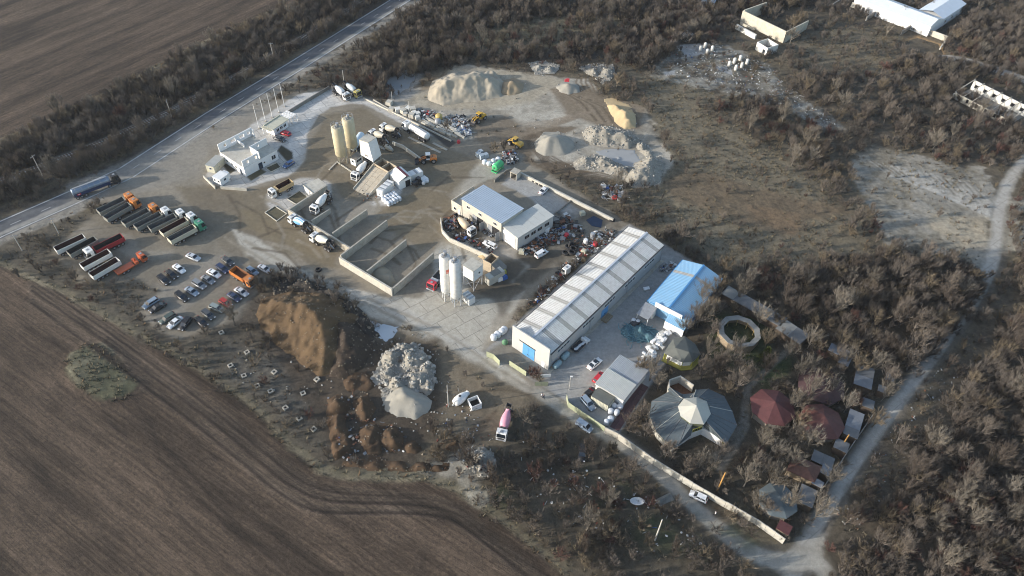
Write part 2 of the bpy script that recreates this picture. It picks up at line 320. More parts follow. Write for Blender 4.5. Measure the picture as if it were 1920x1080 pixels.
for pl in ([(1500, 640), (1450, 680), (1400, 730), (1395, 790), (1340, 860)], [(1400, 735), (1398, 800), (1370, 850), (1350, 880)]): paint(pl, (.17, .15, .12), .4, .4, .9, width=1.8)
STH = [(880, 860), (960, 800), (1060, 800), (1220, 900), (1300, 970), (1400, 1070), (1440, 1200), (1160, 1200), (1070, 1070), (920, 950)]
paint(STH, (.085, .071, .05), 2, 3, .8); dens(VEG, STH, .75); dens(TREE, STH, .15); dens(GRASS, STH, 1.0)
for q in ([(1100, 880), (1180, 880), (1200, 950), (1120, 940)], [(1150, 960), (1300, 985), (1330, 1060), (1180, 1030)], [(900, 910), (940, 910), (960, 960), (920, 950)], [(1290, 935), (1340, 985), (1420, 1015), (1400, 1030), (1330, 990)]):
    paint(q, (.055, .068, .03), 2, 3, .7, blotch=.9)
for q in ([(1225, 745), (1300, 725), (1375, 745), (1390, 800), (1350, 850), (1290, 850), (1225, 820)], [(1345, 600), (1430, 600), (1440, 665), (1345, 660)], [(1262, 700), (1300, 700), (1310, 740), (1255, 740)], [(1245, 640), (1310, 630), (1322, 690), (1250, 700)], [(1505, 850), (1570, 790), (1625, 765), (1630, 790), (1530, 930), (1495, 955)], [(1455, 605), (1500, 645), (1365, 560), (1365, 540)], [(1590, 665), (1660, 700), (1650, 745), (1590, 730)], [(1150, 800), (1235, 700), (1250, 720), (1170, 812)], [(1795, 170), (1830, 140), (1960, 200), (1960, 260), (1900, 245)], [(1375, 40), (1395, 15), (1480, 60), (1520, 40), (1525, 65), (1470, 100), (1410, 105), (1375, 75)], [(1590, -10), (1760, 50), (1790, 75), (1765, 100), (1640, 50)], [(1072, 822), (1115, 822), (1112, 880), (1070, 880)], [(1172, 922), (1215, 922), (1215, 958), (1172, 958)], [(1225, 915), (1262, 915), (1262, 950), (1225, 950)], [(920, 745), (985, 745), (975, 845), (920, 845)], [(1215, 965), (1255, 965), (1245, 1025), (1215, 1025)], [(1085, 118), (1158, 115), (1150, 165), (1095, 145)], [(985, 112), (1055, 112), (1045, 142), (1000, 145)]):
    dens(VEG, q, .04, .8, .6); dens(TREE, q, .03, .8, .6)
for pl in ([(1500, 640), (1450, 680), (1400, 730), (1395, 790), (1340, 860)], [(1398, 800), (1350, 880)]): dens(VEG, pl, 0, .5, .5, width=4); dens(TREE, pl, .05, .5, .5, width=4)
# --- main road with its dusty verge
ROADC = [(-200, 525), (0, 430), (130, 373), (235, 325), (400, 218), (560, 120), (668, 52), (790, -25), (900, -100)]
VERGE = [(-200, 545), (0, 450), (130, 395), (240, 345), (330, 288), (480, 192), (640, 96), (760, 18), (830, -30)]
paint(VERGE, (.25, .228, .19), .9, 1.2, .9, width=5.5); dens(VEG, VERGE, .1, .5, .5, width=7); dens(TREE, VERGE, 0, .5, .5, width=10)
paint(ROADC, (.098, .101, .106), .3, .2, width=8.6, hard=1); zone(ROADC, 3, width=8.6, namp=.2)
for a_ in (VEG, TREE, GRASS): dens(a_, ROADC, 0, .4, .2, width=11)
lo = [(x + 5, y + 7) for x, y in ROADC]; paint(lo, (.30, .285, .25), .5, .5, .8, width=1.9)
paint([(540, 170), (600, 130), (660, 92), (745, 38), (800, 5)], (.12, .102, .074), .8, 1.2, .85, width=4.5); paint([(x - 3, y - 5) for x, y in ROADC], (.13, .13, .13), .4, .6, .6, width=1.0)
paint([(120, 350), (240, 300), (360, 240), (380, 290), (250, 350), (140, 395)], (.25, .235, .205), 2.5, 2, .75)
# --- yard
YARD = [(205, 355), (330, 288), (470, 205), (560, 172), (640, 160), (700, 185), (790, 232), (860, 262), (930, 262), (985, 300), (1155, 405), (1190, 420), (1060, 500), (965, 590), (1010, 740), (900, 690), (800, 625), (700, 600), (650, 540), (560, 500), (520, 500), (480, 545), (450, 600), (330, 640), (255, 585), (300, 540), (250, 520), (150, 535), (95, 470), (185, 395)]
paint(YARD, (.235, .203, .155), 1.5, 1.5, hard=1); zone(YARD, 4)
for a_ in (VEG, TREE): dens(a_, YARD, 0, .5, .5)
dens(GRASS, YARD, 0, .5, .5)
def conc(q, op=.95, col=CO, soft=.6, namp=.9): paint(q, col, soft, namp, op)
def mud(q, op=.9, col=MUD, soft=1.2, namp=1.6, wet=.55): paint(q, col, soft, namp, op, wet=wet)
# parking ground of trucks and cars: brown-grey
paint([(150, 440), (280, 380), (400, 380), (470, 450), (510, 500), (470, 560), (330, 640), (255, 585), (190, 540), (100, 480)], (.19, .165, .125), 2, 2.5, .9)
paint([(150, 400), (230, 370), (240, 425), (290, 480), (380, 480), (300, 540), (120, 540), (90, 470)], (.14, .118, .085), 2, 2.5, .7, blotch=.8)
paint([(190, 450), (240, 440), (270, 470), (330, 470), (320, 485), (255, 490)], (.25, .225, .18), 1, 2, .7)
paint([(255, 560), (330, 500), (440, 470), (470, 490), (390, 540), (300, 620), (265, 600)], (.25, .225, .185), 1.5, 2, .7)
conc([(205, 352), (330, 285), (400, 250), (480, 200), (520, 190), (480, 240), (395, 275), (380, 330), (330, 345), (250, 365)], .55, (.25, .23, .195), 2, 3)
conc([(560, 178), (600, 170), (640, 165), (700, 190), (760, 222), (830, 262), (780, 245), (720, 215), (680, 195), (630, 195), (600, 215), (575, 255), (575, 300), (540, 330), (450, 355), (390, 345), (385, 330), (400, 300), (440, 260), (470, 235), (530, 195)])
conc([(610, 300), (640, 280), (655, 300), (665, 325), (640, 325), (620, 320)], .9, CO2); conc([(500, 362), (560, 335), (600, 330), (622, 345), (622, 370), (560, 390), (520, 400), (495, 380)], .9, CO)
conc([(665, 365), (700, 330), (760, 330), (745, 385), (700, 385)], .9, CO2); conc([(880, 300), (945, 285), (960, 320), (900, 345), (850, 380), (835, 400), (850, 420), (820, 410), (850, 350)], .9, (.36, .33, .27))
mud([(330, 350), (400, 345), (460, 360), (560, 325), (580, 270), (610, 215), (680, 200), (720, 225), (760, 250), (860, 285), (900, 300), (850, 360), (830, 400), (810, 430), (740, 420), (720, 395), (770, 365), (800, 330), (760, 320), (690, 380), (640, 370), (620, 340), (560, 330), (500, 365), (500, 400), (540, 420), (560, 450), (640, 500), (600, 505), (520, 470), (470, 440), (420, 400), (350, 380)], .92)
mud([(440, 390), (540, 400), (640, 470), (620, 500), (520, 450), (450, 430)], .8, (.185, .145, .088)); mud([(700, 400), (800, 350), (850, 370), (830, 440), (790, 470), (730, 430)], .8, (.185, .145, .09))
mud([(350, 360), (440, 350), (460, 420), (520, 480), (500, 520), (430, 480), (380, 420)], .6, (.15, .122, .085))
conc([(436, 430), (480, 448), (560, 497), (650, 540), (740, 580), (860, 640), (1000, 735), (980, 740), (840, 664), (700, 598), (610, 552), (540, 518), (460, 475)], .92, (.40, .37, .31), .8, 1.4)
conc([(815, 475), (830, 450), (885, 448), (915, 480), (920, 500), (880, 520), (880, 560), (940, 560), (985, 545), (950, 600), (905, 655), (850, 640), (740, 575), (735, 555), (790, 560), (810, 520)], .97, (.44, .405, .335), .8, 1.4); conc([(570, 175), (610, 172), (655, 195), (600, 205), (585, 225), (570, 270), (560, 300), (540, 300), (545, 250), (530, 215)], .97, CO2)
conc([(630, 530), (735, 562), (840, 622), (960, 690), (1010, 735), (870, 655), (740, 592), (660, 560)], .92, (.45, .42, .36), .6, .9); conc([(600, 345), (640, 395), (690, 375), (712, 395), (660, 430), (630, 470), (590, 420), (570, 395)], .6, (.30, .27, .22), 1, 1.5)
for a, b, c in (((460, 452), (560, 508), (680, 572)), ((452, 462), (548, 522), (640, 560)), ((560, 500), (700, 575), (830, 640)), ((690, 560), (830, 620), (930, 690))): paint([a, b, c], (.20, .17, .125), .3, .5, .6, width=.9)
mud([(800, 300), (900, 300), (850, 380), (880, 450), (800, 470), (780, 400)], .5, (.17, .137, .09)); mud([(880, 520), (960, 530), (990, 540), (940, 590), (920, 560), (880, 550)], .8, MUDD, 1.5, 2)
mud([(850, 440), (960, 470), (1060, 470), (1000, 530), (950, 545), (900, 520), (960, 480)], .85, MUDD, 1.5, 2.2, .3); conc([(900, 470), (960, 460), (990, 500), (960, 530), (985, 500), (940, 480)], .7, (.30, .27, .22), 1, 2)
mud([(930, 590), (960, 590), (935, 640), (905, 650)], .5, (.2, .165, .12), 1, 1.5, .3)
# workshop yard: concrete behind, scrap ground in front
conc([(940, 345), (968, 320), (1100, 400), (1040, 425), (1000, 375)], .95, (.35, .34, .315)); conc([(905, 440), (945, 455), (975, 470), (960, 485), (915, 475)], .9, (.30, .275, .235))
paint([(975, 470), (1040, 400), (1100, 370), (1150, 410), (1180, 420), (1060, 500), (1000, 490)], (.09, .075, .055), 1.5, 2, .9, blotch=.9, wet=.2); mud([(830, 415), (850, 400), (905, 445), (900, 470)], .7, MUDD, 1, 1)
# strip south of the yard road
SSTR = [(700, 600), (800, 630), (900, 690), (1010, 740), (960, 790), (930, 850), (860, 840), (820, 760), (760, 650)]
paint(SSTR, (.15, .122, .085), 2, 3, .9, hard=.6); paint([(820, 640), (900, 690), (990, 740), (930, 780), (850, 720)], (.165, .132, .09), 1.5, 2, .8)
for a_ in (VEG, TREE): dens(a_, SSTR, .04)
dens(GRASS, SSTR, .1)
paint([(790, 880), (860, 850), (900, 840), (925, 870), (900, 900), (880, 900), (800, 890)], (.29, .265, .215), 1.5, 2.5, .85); paint([(870, 880), (880, 910), (900, 935)], (.30, .275, .22), 1, 1.5, .8, width=4)
# weedy ground between car park, mounds and lower field
WEED = [(0, 455), (100, 420), (180, 395), (95, 470), (150, 535), (250, 525), (300, 545), (255, 590), (330, 640), (450, 600), (500, 640), (600, 740), (620, 860), (555, 838), (489, 768), (400, 702), (311, 650), (220, 598), (120, 543), (0, 488)]
paint(WEED, (.082, .070, .052), 1.5, 2, .85); dens(VEG, WEED, .3); dens(TREE, WEED, .0); dens(GRASS, WEED, 1.3)
paint([(430, 640), (540, 660), (600, 740), (570, 800), (500, 760), (430, 700)], (.115, .104, .086), 2, 3, .6); dens(STONE, [(430, 640), (540, 660), (600, 740), (570, 800), (500, 760), (430, 700)], .25)
MOUND = [(485, 560), (560, 530), (620, 545), (720, 640), (820, 640), (830, 760), (780, 870), (640, 880), (600, 800), (560, 740), (500, 640)]
paint(MOUND, (.062, .047, .033), 2, 2, .9); dens(VEG, MOUND, .04); dens(TREE, MOUND, 0); dens(GRASS, MOUND, .15); dens(STONE, MOUND, .35); dens(STONE, [(690, 640), (780, 625), (835, 690), (830, 790), (740, 800), (690, 720)], 1.0)
paint([(500, 520), (560, 515), (640, 545), (690, 600), (700, 640), (640, 560), (560, 545)], (.045, .037, .03), 1.5, 2, .9)
dens(STONE, [(840, 690), (930, 860), (900, 920), (780, 880), (820, 780)], .2)
# quarry floor
QRY = [(720, 195), (760, 175), (800, 160), (870, 122), (990, 138), (1100, 150), (1130, 180), (1212, 205), (1235, 255), (1258, 305), (1232, 345), (1120, 330), (1050, 320), (980, 300), (900, 262), (850, 262), (770, 220)]
paint(QRY, (.27, .24, .19), 1.5, 2.5, .95, hard=.7); paint(QRY, (.40, .365, .30), .7, 2.5, .8, blotch=1.3); paint([(760, 190), (800, 165), (850, 125), (990, 135), (1060, 150), (1000, 190), (900, 205), (820, 205)], SAND, 2, 2, .8); dens(STONE, QRY, .12)
for a_ in (VEG, TREE): dens(a_, QRY, 0, 1, 1)
dens(GRASS, QRY, .05, 1, 1)
paint([(720, 160), (760, 140), (790, 140), (770, 185), (735, 190)], (.27, .255, .23), 1.5, 2, .8); dens(VEG, [(720, 160), (790, 140), (770, 185)], .1)
paint([(1035, 168), (1100, 160), (1140, 180), (1212, 203), (1205, 245), (1130, 240), (1060, 210)], (.165, .125, .082), 1.5, 3, .85); paint([(985, 238), (1085, 238), (1060, 250), (1000, 262), (1000, 300), (1085, 310), (1120, 325), (1060, 332), (980, 302)], (.13, .096, .062), 1.2, 2, .9); paint([(880, 225), (950, 215), (985, 240), (1000, 290), (950, 290), (890, 262)], (.16, .125, .086), 1.5, 2.5, .85)
paint([(800, 145), (840, 130), (830, 155), (790, 170)], (.17, .125, .075), 1.5, 2, .8)
for k in range(7): paint([(1000 - k * 6, 250 - k * 2), (1030, 290 + k * 5), (1080, 318 + k * 4), (1125 + k * 3, 312 + k * 3)], (.10, .073, .048), .3, .5, .85, width=.55)
for k in range(5): paint([(1085 + k * 7, 138), (1080 + k * 9, 155), (1092 + k * 8, 172)], (.13, .095, .06), .3, .4, .8, width=.7)
for k in range(6): paint([(1235 + k * 4, 245), (1262 + k * 4, 280), (1275 + k * 3, 300)], (.10, .075, .05), .3, .5, .8, width=.6)
for k in range(12): paint([(1040 + k * 9, 165 + k * 3), (1080 + k * 10, 190 + k * 2), (1110 + k * 8, 225 + k)], (.10, .075, .05) if k % 2 else (.23, .185, .13), .3, .8, .75, width=.9)
for k in range(10): paint([(900 + k * 5, 300 - k * 7), (960 + k * 8, 262 - k * 4), (1060 + k * 8, 230 - k * 3)], (.22, .175, .125), .3, 1, .5, width=.8)
for k in range(9): paint([(840 + k * 9, 800 - k * 5), (880 + k * 8, 740 - k * 3), (960 + k * 6, 725 + k * 3)], (.10, .078, .052), .3, .8, .55, width=.6)
for k in range(8): paint([(800 + k * 5, 850 - k * 3), (850 + k * 4, 845 - k * 5), (900 + k * 5, 815 - k * 7)], (.105, .08, .053), .3, .7, .6, width=.6)
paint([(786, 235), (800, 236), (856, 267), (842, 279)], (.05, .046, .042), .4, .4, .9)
# tyre marks fanning over the yard mud
for k in range(44):
    x0 = rng.uniform(420, 860); y0 = rng.uniform(330, 470); an = rng.choice([.45, -.6, .9]) + rng.normal(0, .25); L_ = rng.uniform(50, 140)
    paint([(x0, y0), (x0 + L_ * .5 * math.cos(an) + rng.normal(0, 6), y0 + L_ * .4 * math.sin(an)), (x0 + L_ * math.cos(an + .3), y0 + L_ * .7 * math.sin(an + .3))], (.25, .215, .16) if k % 2 else (.095, .073, .048), .3, .6, .65, width=.9)
# fenced plot with the long hall
PLOT = [(907, 660), (1180, 418), (1352, 522), (1160, 812)]
paint(PLOT, (.30, .292, .272), .6, .5, hard=1); zone(PLOT, 4, namp=.1)
paint([(907, 660), (960, 640), (1020, 700), (1030, 730)], (.16, .14, .105), 1, 1, .8); paint([(1040, 720), (1110, 690), (1125, 740), (1085, 760)], (.33, .31, .27), 1.5, 1.5, .7)
for a_ in (VEG, TREE, GRASS): dens(a_, PLOT, 0, .3, .3)
# small kerbed beds, bare soil
BEDS = [[(440, 307), (462, 300), (500, 322), (470, 340)], [(498, 315), (520, 305), (527, 314), (508, 323)], [(520, 283), (527, 272), (548, 285), (550, 297), (538, 303)], [(538, 373), (562, 358), (578, 370), (556, 384)], [(497, 399), (516, 387), (538, 401), (519, 415)], [(415, 306), (422, 303), (444, 318), (430, 327)]]
for i, q in enumerate(BEDS): paint(q, (.062, .055, .036) if i in (2, 5) else (.105, .092, .058), .25, .2, wet=.1)
PUD = [[(671, 600), (690, 597), (705, 606), (722, 609), (746, 614), (740, 628), (726, 640), (712, 636), (700, 628), (680, 620)], [(722, 150), (735, 142), (760, 130), (782, 126), (776, 150), (765, 165), (745, 178), (725, 165)]]
for q in PUD: paint(q, (.15, .13, .1), 1.5, 1, .8, hard=1)
# tidy: sheets stay under buildings
GZ[:] = (1 - HARD) * (.28 * NB1 + .12 * NB2)
for q in (PIT,): s_, a = mask(q, 3, .3); GZ[s_] -= a * 1.2
s_, a = mask(HUMP, 3, .5); GZ[s_] += a * .5
COLR[..., :3] *= (1 + .10 * NB2 + .06 * NB1)[..., None]
COLR = np.clip(COLR, .004, .8)

def soil_mat(name, furrow=None):
    m = bpy.data.materials.new(name); m.use_nodes = True; t = m.node_tree; b = t.nodes['Principled BSDF']; L = t.links.new
    at = t.nodes.new('ShaderNodeAttribute'); at.attribute_name = 'soil'
    ge = t.nodes.new('ShaderNodeNewGeometry')
    def noise(sc, det=4, vec=None, ro=.6):
        n = t.nodes.new('ShaderNodeTexNoise'); n.inputs['Scale'].default_value = sc; n.inputs['Detail'].default_value = det; n.inputs['Roughness'].default_value = ro
        L(vec or ge.outputs['Position'], n.inputs['Vector']); return n.outputs['Fac']
    def mr(v, a, b_, lo_, hi):
        n = t.nodes.new('ShaderNodeMapRange'); L(v, n.inputs[0])
        for k, q in ((1, a), (2, b_), (3, lo_), (4, hi)): n.inputs[k].default_value = q
        return n.outputs[0]
    def mul(a, b_, op='MULTIPLY'):
        n = t.nodes.new('ShaderNodeMath'); n.operation = op; L(a, n.inputs[0])
        if isinstance(b_, float): n.inputs[1].default_value = b_
        else: L(b_, n.inputs[1])
        return n.outputs[0]
    v = mul(mr(noise(.8, 7, None, .7), .32, .68, .66, 1.34), mr(noise(4.5, 5, None, .75), .32, .68, .66, 1.34)); v = mul(v, mr(noise(.12, 4), .35, .65, .88, 1.12))
    fa = t.nodes.new('ShaderNodeAttribute'); fa.attribute_name = 'firm'; hgt_ = mul(noise(2.6, 5), .3)
    v = mul(mul(mul(v, -1.0, 'ADD'), mr(fa.outputs['Fac'], 0., 1., 1., .5)), 1.0, 'ADD')
    if furrow:
        mp = t.nodes.new('ShaderNodeMapping'); mp.vector_type = 'POINT'; mp.inputs['Rotation'].default_value = (0, 0, -furrow); L(ge.outputs['Position'], mp.inputs['Vector'])
        s1 = t.nodes.new('ShaderNodeMapping'); s1.inputs['Scale'].default_value = (.014, .13, 1); L(mp.outputs[0], s1.inputs['Vector'])
        s2 = t.nodes.new('ShaderNodeMapping'); s2.inputs['Scale'].default_value = (.09, 1.4, 1); L(mp.outputs[0], s2.inputs['Vector'])
        wv = t.nodes.new('ShaderNodeTexWave'); wv.bands_direction = 'Y'; wv.inputs['Scale'].default_value = .42; wv.inputs['Distortion'].default_value = 2.2; wv.inputs['Detail'].default_value = 2; wv.inputs['Detail Scale'].default_value = .6; L(mp.outputs[0], wv.inputs['Vector'])
        v = mul(v, mr(noise(1.0, 5, s1.outputs[0], .6), .37, .63, .58, 1.75)); v = mul(v, mr(noise(1.0, 5, s2.outputs[0], .7), .34, .66, .66, 1.42)); v = mul(mul(v, mr(noise(5, 5, None, .85), .36, .64, .5, 1.55)), mr(noise(1.5, 4, None, .8), .34, .66, .66, 1.38))
        hgt_ = mul(mul(noise(1.0, 3, s2.outputs[0]), .5), hgt_, 'ADD')
    if not furrow:       # joints of the concrete slabs, only where the ground is pale concrete
        mp = t.nodes.new('ShaderNodeMapping'); mp.inputs['Rotation'].default_value = (0, 0, R(-38)); L(ge.outputs['Position'], mp.inputs['Vector'])
        bk = t.nodes.new('ShaderNodeTexBrick'); bk.inputs['Scale'].default_value = 1; bk.inputs['Brick Width'].default_value = 6; bk.inputs['Row Height'].default_value = 4.5; bk.inputs['Mortar Size'].default_value = .11; bk.inputs['Mortar Smooth'].default_value = .3
        for k_, c_ in ((1, 1), (2, .86), (3, .55)): bk.inputs[k_].default_value = (c_, c_, c_, 1)
        L(mp.outputs[0], bk.inputs['Vector']); bw = t.nodes.new('ShaderNodeRGBToBW'); L(at.outputs['Color'], bw.inputs[0]); bb = t.nodes.new('ShaderNodeRGBToBW'); L(bk.outputs['Color'], bb.inputs[0])
        msk = mul(mr(bw.outputs[0], .3, .4, 0., 1.), fa.outputs['Fac']); v = mul(v, mul(mul(mul(bb.outputs[0], -1.0, 'ADD'), msk), 1.0, 'ADD'))
    mx = t.nodes.new('ShaderNodeVectorMath'); mx.operation = 'SCALE'; L(at.outputs['Color'], mx.inputs[0]); L(v, mx.inputs['Scale'])
    L(mx.outputs[0], b.inputs['Base Color'])
    wet = mul(at.outputs['Alpha'], mr(noise(.25, 4), .35, .65, .3, 1.2)); L(mr(wet, 0., 1., .95, .42), b.inputs['Roughness'])
    b.inputs['Specular IOR Level'].default_value = .3
    bp = t.nodes.new('ShaderNodeBump'); bp.inputs['Strength'].default_value = .55 if furrow else .4; bp.inputs['Distance'].default_value = .35; L(hgt_, bp.inputs['Height']); L(bp.outputs[0], b.inputs['Normal'])
    return m
_d = P(444, 1000) - P(204, 822); FUR_SW = math.atan2(_d.y, _d.x); _d = P(213, 7) - P(0, 92); FUR_NW = math.atan2(_d.y, _d.x)
SOIL = soil_mat('soil'); SOIL_SW = soil_mat('ploughed_soil', FUR_SW); SOIL_NW = soil_mat('ploughed_soil_far', FUR_NW)
def grid_mesh(name, V, F, C, mat):
    me = bpy.data.meshes.new(name); me.vertices.add(len(V)); me.vertices.foreach_set('co', V.astype(np.float32).ravel())
    me.loops.add(F.size); me.loops.foreach_set('vertex_index', F.astype(np.int32).ravel())
    me.polygons.add(len(F)); me.polygons.foreach_set('loop_start', np.arange(0, F.size, 4, dtype=np.int32)); me.polygons.foreach_set('loop_total', np.full(len(F), 4, np.int32))
    me.polygons.foreach_set('use_smooth', np.ones(len(F), bool)); me.update(calc_edges=True)
    if C is not None:
        ca = me.color_attributes.new('soil', 'FLOAT_COLOR', 'POINT'); ca.data.foreach_set('color', C[:, :4].astype(np.float32).ravel())
        if C.shape[1] > 4: me.attributes.new('firm', 'FLOAT', 'POINT').data.foreach_set('value', C[:, 4].astype(np.float32).copy())
    me.materials.append(mat); return me
_D = np.stack([GX, GY, np.full_like(GX, -CAM_H)], -1); _w = _D @ np.array(_f); _U = FPX * (_D @ np.array(_r)) / _w; _V = -FPX * (_D @ np.array(_u)) / _w
seen = (abs(_U) < 1130) & (abs(_V) < 690) & (_w > 0)
fz = np.stack([ZONE[:-1, :-1], ZONE[1:, :-1], ZONE[:-1, 1:], ZONE[1:, 1:]]).max(0)
jj, ii = np.meshgrid(np.arange(NY - 1), np.arange(NX - 1), indexing='ij')
quads = np.stack([jj * NX + ii, jj * NX + ii + 1, (jj + 1) * NX + ii + 1, (jj + 1) * NX + ii], -1)
allv = np.stack([GX, GY, GZ], -1).reshape(-1, 3); allc = np.concatenate([COLR.reshape(-1, 4), HARD.reshape(-1, 1)], 1)
for z, nm, mt in ((0, 'ground', SOIL), (1, 'field', SOIL_NW), (2, 'field', SOIL_SW), (3, 'road', SOIL), (4, 'yard_pavement', SOIL), (5, 'dirt_road', SOIL)):
    q = quads[(fz == z) & seen[:-1, :-1]].reshape(-1, 4)
    if not len(q): continue
    u, inv = np.unique(q, return_inverse=True)
    tag(put(nm, grid_mesh(nm, allv[u], inv.reshape(-1, 4), allc[u], mt)), kind='structure')
_gs = np.array([[-2600, -300, -.8], [2600, -300, -.8], [2600, 4500, -.8], [-2600, 4500, -.8]]); tag(put('ground', grid_mesh('ground', _gs, np.array([[0, 1, 2, 3]]), np.array([[.09, .075, .053, 0]] * 4), SOIL)), kind='structure')
def gz(x, y):
    i = min(NX - 1, max(0, int(np.searchsorted(gx, x)))); j = min(NY - 1, max(0, int(np.searchsorted(gy, y)))); return float(GZ[j, i])
# ================================================================ buildings and walls
def V3(x, y, z): return Vector((x, y, z))
def ribs(mb, o, ux, uy, L, Wd, n, h=.05):
    """trapezoid sheet: ribs run along uy, spread along ux"""
    o = Vector(o); ux = Vector(ux).normalized(); uy = Vector(uy).normalized(); nr = ux.cross(uy)
    pr = []; p = L / n
    for i in range(n): pr += [(i * p, 0), (i * p + p * .55, 0), (i * p + p * .68, h), (i * p + p * .87, h)]
    pr.append((L, 0)); A = [o + ux * a + nr * b for a, b in pr]; Bv = [q + uy * Wd for q in A]; k = len(A)
    mb.add(A + Bv, [(i, i + 1, i + 1 + k, i + k) for i in range(k - 1)]); return mb
def window(parent, o, ux, w_, h, n=1, frame=None, glass=None, name='window', depth=.08):
    """o: lower left corner on the wall, ux along the wall; outside is ux x up"""
    frame = frame or WHITE; glass = glass or GLASS
    ux = Vector(ux).normalized(); nr = ux.cross(V3(0, 0, 1)); rz = math.atan2(ux.y, ux.x); o = Vector(o) + nr * (depth / 2); mb = MB(); t = .09
    for z in (t / 2, h - t / 2): mb.obox(o + ux * (w_ / 2) + V3(0, 0, z), w_, depth, t, rz)
    for i in range(n + 1): mb.obox(o + ux * (t / 2 + (w_ - t) * i / n) + V3(0, 0, h / 2), t, depth, h - 2 * t - .004, rz)
    f = part(name, mb, frame, parent)
    for i in range(n):
        a = t + (w_ - t) * i / n; b = (w_ - t) * (i + 1) / n; q = o - nr * .01
        part('pane', MB().obox(q + ux * ((a + b) / 2) + V3(0, 0, h / 2), b - a, .03, h - 2 * t, rz), glass, f)
    return f
def door(parent, o, ux, w_, h, mat, leaves=1, handle=True, name='door', depth=.1):
    ux = Vector(ux).normalized(); nr = ux.cross(V3(0, 0, 1)); rz = math.atan2(ux.y, ux.x); o = Vector(o) + nr * (depth / 2)
    d0 = None
    for i in range(leaves):
        lw = w_ / leaves
        d = part(name, MB().obox(o + ux * (lw * (i + .5)) + V3(0, 0, h / 2 + .02), lw - .04, depth, h, rz), mat, parent); d0 = d0 or d
        if handle: part('handle', MB().obox(o + ux * (lw * (i + (.88 if i == 0 else .12))) + nr * .09 + V3(0, 0, 1.05), .06, .08, .4, rz), DKMET, d)
    return d0
def offset_poly(pts, t):
    n = len(pts); Lp, Rp = [], []
    for i in range(n):
        d0 = (pts[i] - pts[i - 1]).normalized() if i else None; d1 = (pts[i + 1] - pts[i]).normalized() if i < n - 1 else None
        d = ((d0 or d1) + (d1 or d0)).normalized(); nn = Vector((-d.y, d.x)); k = 1 / max(.4, nn.dot(Vector((-(d0 or d1).y, (d0 or d1).x))))
        Lp.append(pts[i] + nn * (t / 2 * k)); Rp.append(pts[i] - nn * (t / 2 * k))
    return Lp, Rp
def wall_mb(pts, h, t, base=None, z0=-.1):
    base = base or pts[0]; Lp, Rp = offset_poly(pts, t); mb = MB(); n = len(pts); hs = h if hasattr(h, '__len__') else [h] * n
    v = []
    for i in range(n):
        for q, z in ((Lp[i], z0), (Lp[i], hs[i]), (Rp[i], hs[i]), (Rp[i], z0)): v.append((q.x - base.x, q.y - base.y, z))
    f = []
    for i in range(n - 1):
        a = 4 * i; b = a + 4; f += [(a, a + 1, b + 1, b), (a + 1, a + 2, b + 2, b + 1), (a + 2, a + 3, b + 3, b + 2)]
    e = 4 * (n - 1); f += [(0, 3, 2, 1), (e, e + 1, e + 2, e + 3)]
    return mb.add(v, f)
def wall(name, top_px, h, t, mat, label, cat='wall', group=None, hs=None):
    pts = [P(x, y, hs[i] if hs else h) for i, (x, y) in enumerate(top_px)]
    return single(name, wall_mb(pts, hs or h, t), mat, label, cat, pts[0], 0, group)
def panel_wall(name, top_px, h, t, step, mat, label, cat='fence', tilt=.012, posts=None, pname='panel'):
    """a wall of separate panels; each panel is a part"""
    pts = [P(x, y, h) for x, y in top_px]; root = thing(name, label, cat, pts[0]); me = None
    for a, b in zip(pts[:-1], pts[1:]):
        d = b - a; n = max(1, round(d.length / step)); rz = math.atan2(d.y, d.x); lw = d.length / n
        me = MB().box(-lw / 2 + .03, lw / 2 - .03, -t / 2, t / 2, -.1, h).mesh(pname, mat)
        for i in range(n):
            c = a + d * ((i + .5) / n) - pts[0]; q = put(pname, me, root, (c.x, c.y, random.uniform(-.06, .03)), rz); q.rotation_euler = (random.gauss(0, tilt), 0, rz)
            if posts: part('post', MB().box(-.08, .08, -.1, .1, -.1, h + .06), posts, root, (c.x - d.x / n / 2, c.y - d.y / n / 2, 0), rz) if i == 0 or lw > 1.5 else None
    return root

# ---- long white metal hall in the fenced plot
ROOFW = M('white_roof_sheet', (.56, .555, .53), .5, .06, .35, dirt=(.38, .355, .31, .6)); SKY = M('grey_skylight_sheet', (.35, .34, .31), .4, .1, .6, dirt=(.17, .15, .12, .5))
CLAD = M('grey_cladding', (.40, .40, .39), .55, .06, .4, dirt=(.30, .29, .27, .3)); CLADL = M('pale_cladding', (.47, .465, .445), .55, .05, .4, dirt=(.40, .38, .34, .3))
BLUED = M('blue_door_paint', (.10, .30, .55), .45, .06, .6, dirt=(.2, .3, .42, .3)); RIDGE = M('ridge_cap', (.45, .48, .52), .4, .08, 1)
loc, rz, L, Wd = rect(P(1030.8, 656, 8.2), P(1243.9, 459.7, 6.3), P(955, 616.7, 8.2))
HE, HR, HP = 6.3, 7.55, 8.25
hall = thing('warehouse', 'long hall with white sheet roof crossed by grey skylight strips and a blue front door', 'warehouse', loc, rz)
wm = MB(); prof = [(0, -.1), (0, HE), (Wd / 2, HR), (Wd, HE), (Wd, -.1)]
for y in (0, Wd): wm.face([(.3, y, -.1), (L, y, -.1), (L, y, HE), (.3, y, HE)][::1 if y == 0 else -1])
wm.face([(L, y, z) for y, z in prof])
part('wall', wm, CLAD, hall)
part('front_wall', MB().box(0, .3, -.06, Wd + .06, -.1, HP), CLADL, hall)
SL = math.hypot(Wd / 2 + .15, (HR - HE) * (Wd / 2 + .15) / (Wd / 2))
cuts = []; x = .32; st = .62
first = 4.6; pitch = (L - first - 3.2) / 8
sks = [first + pitch * i for i in range(9)]
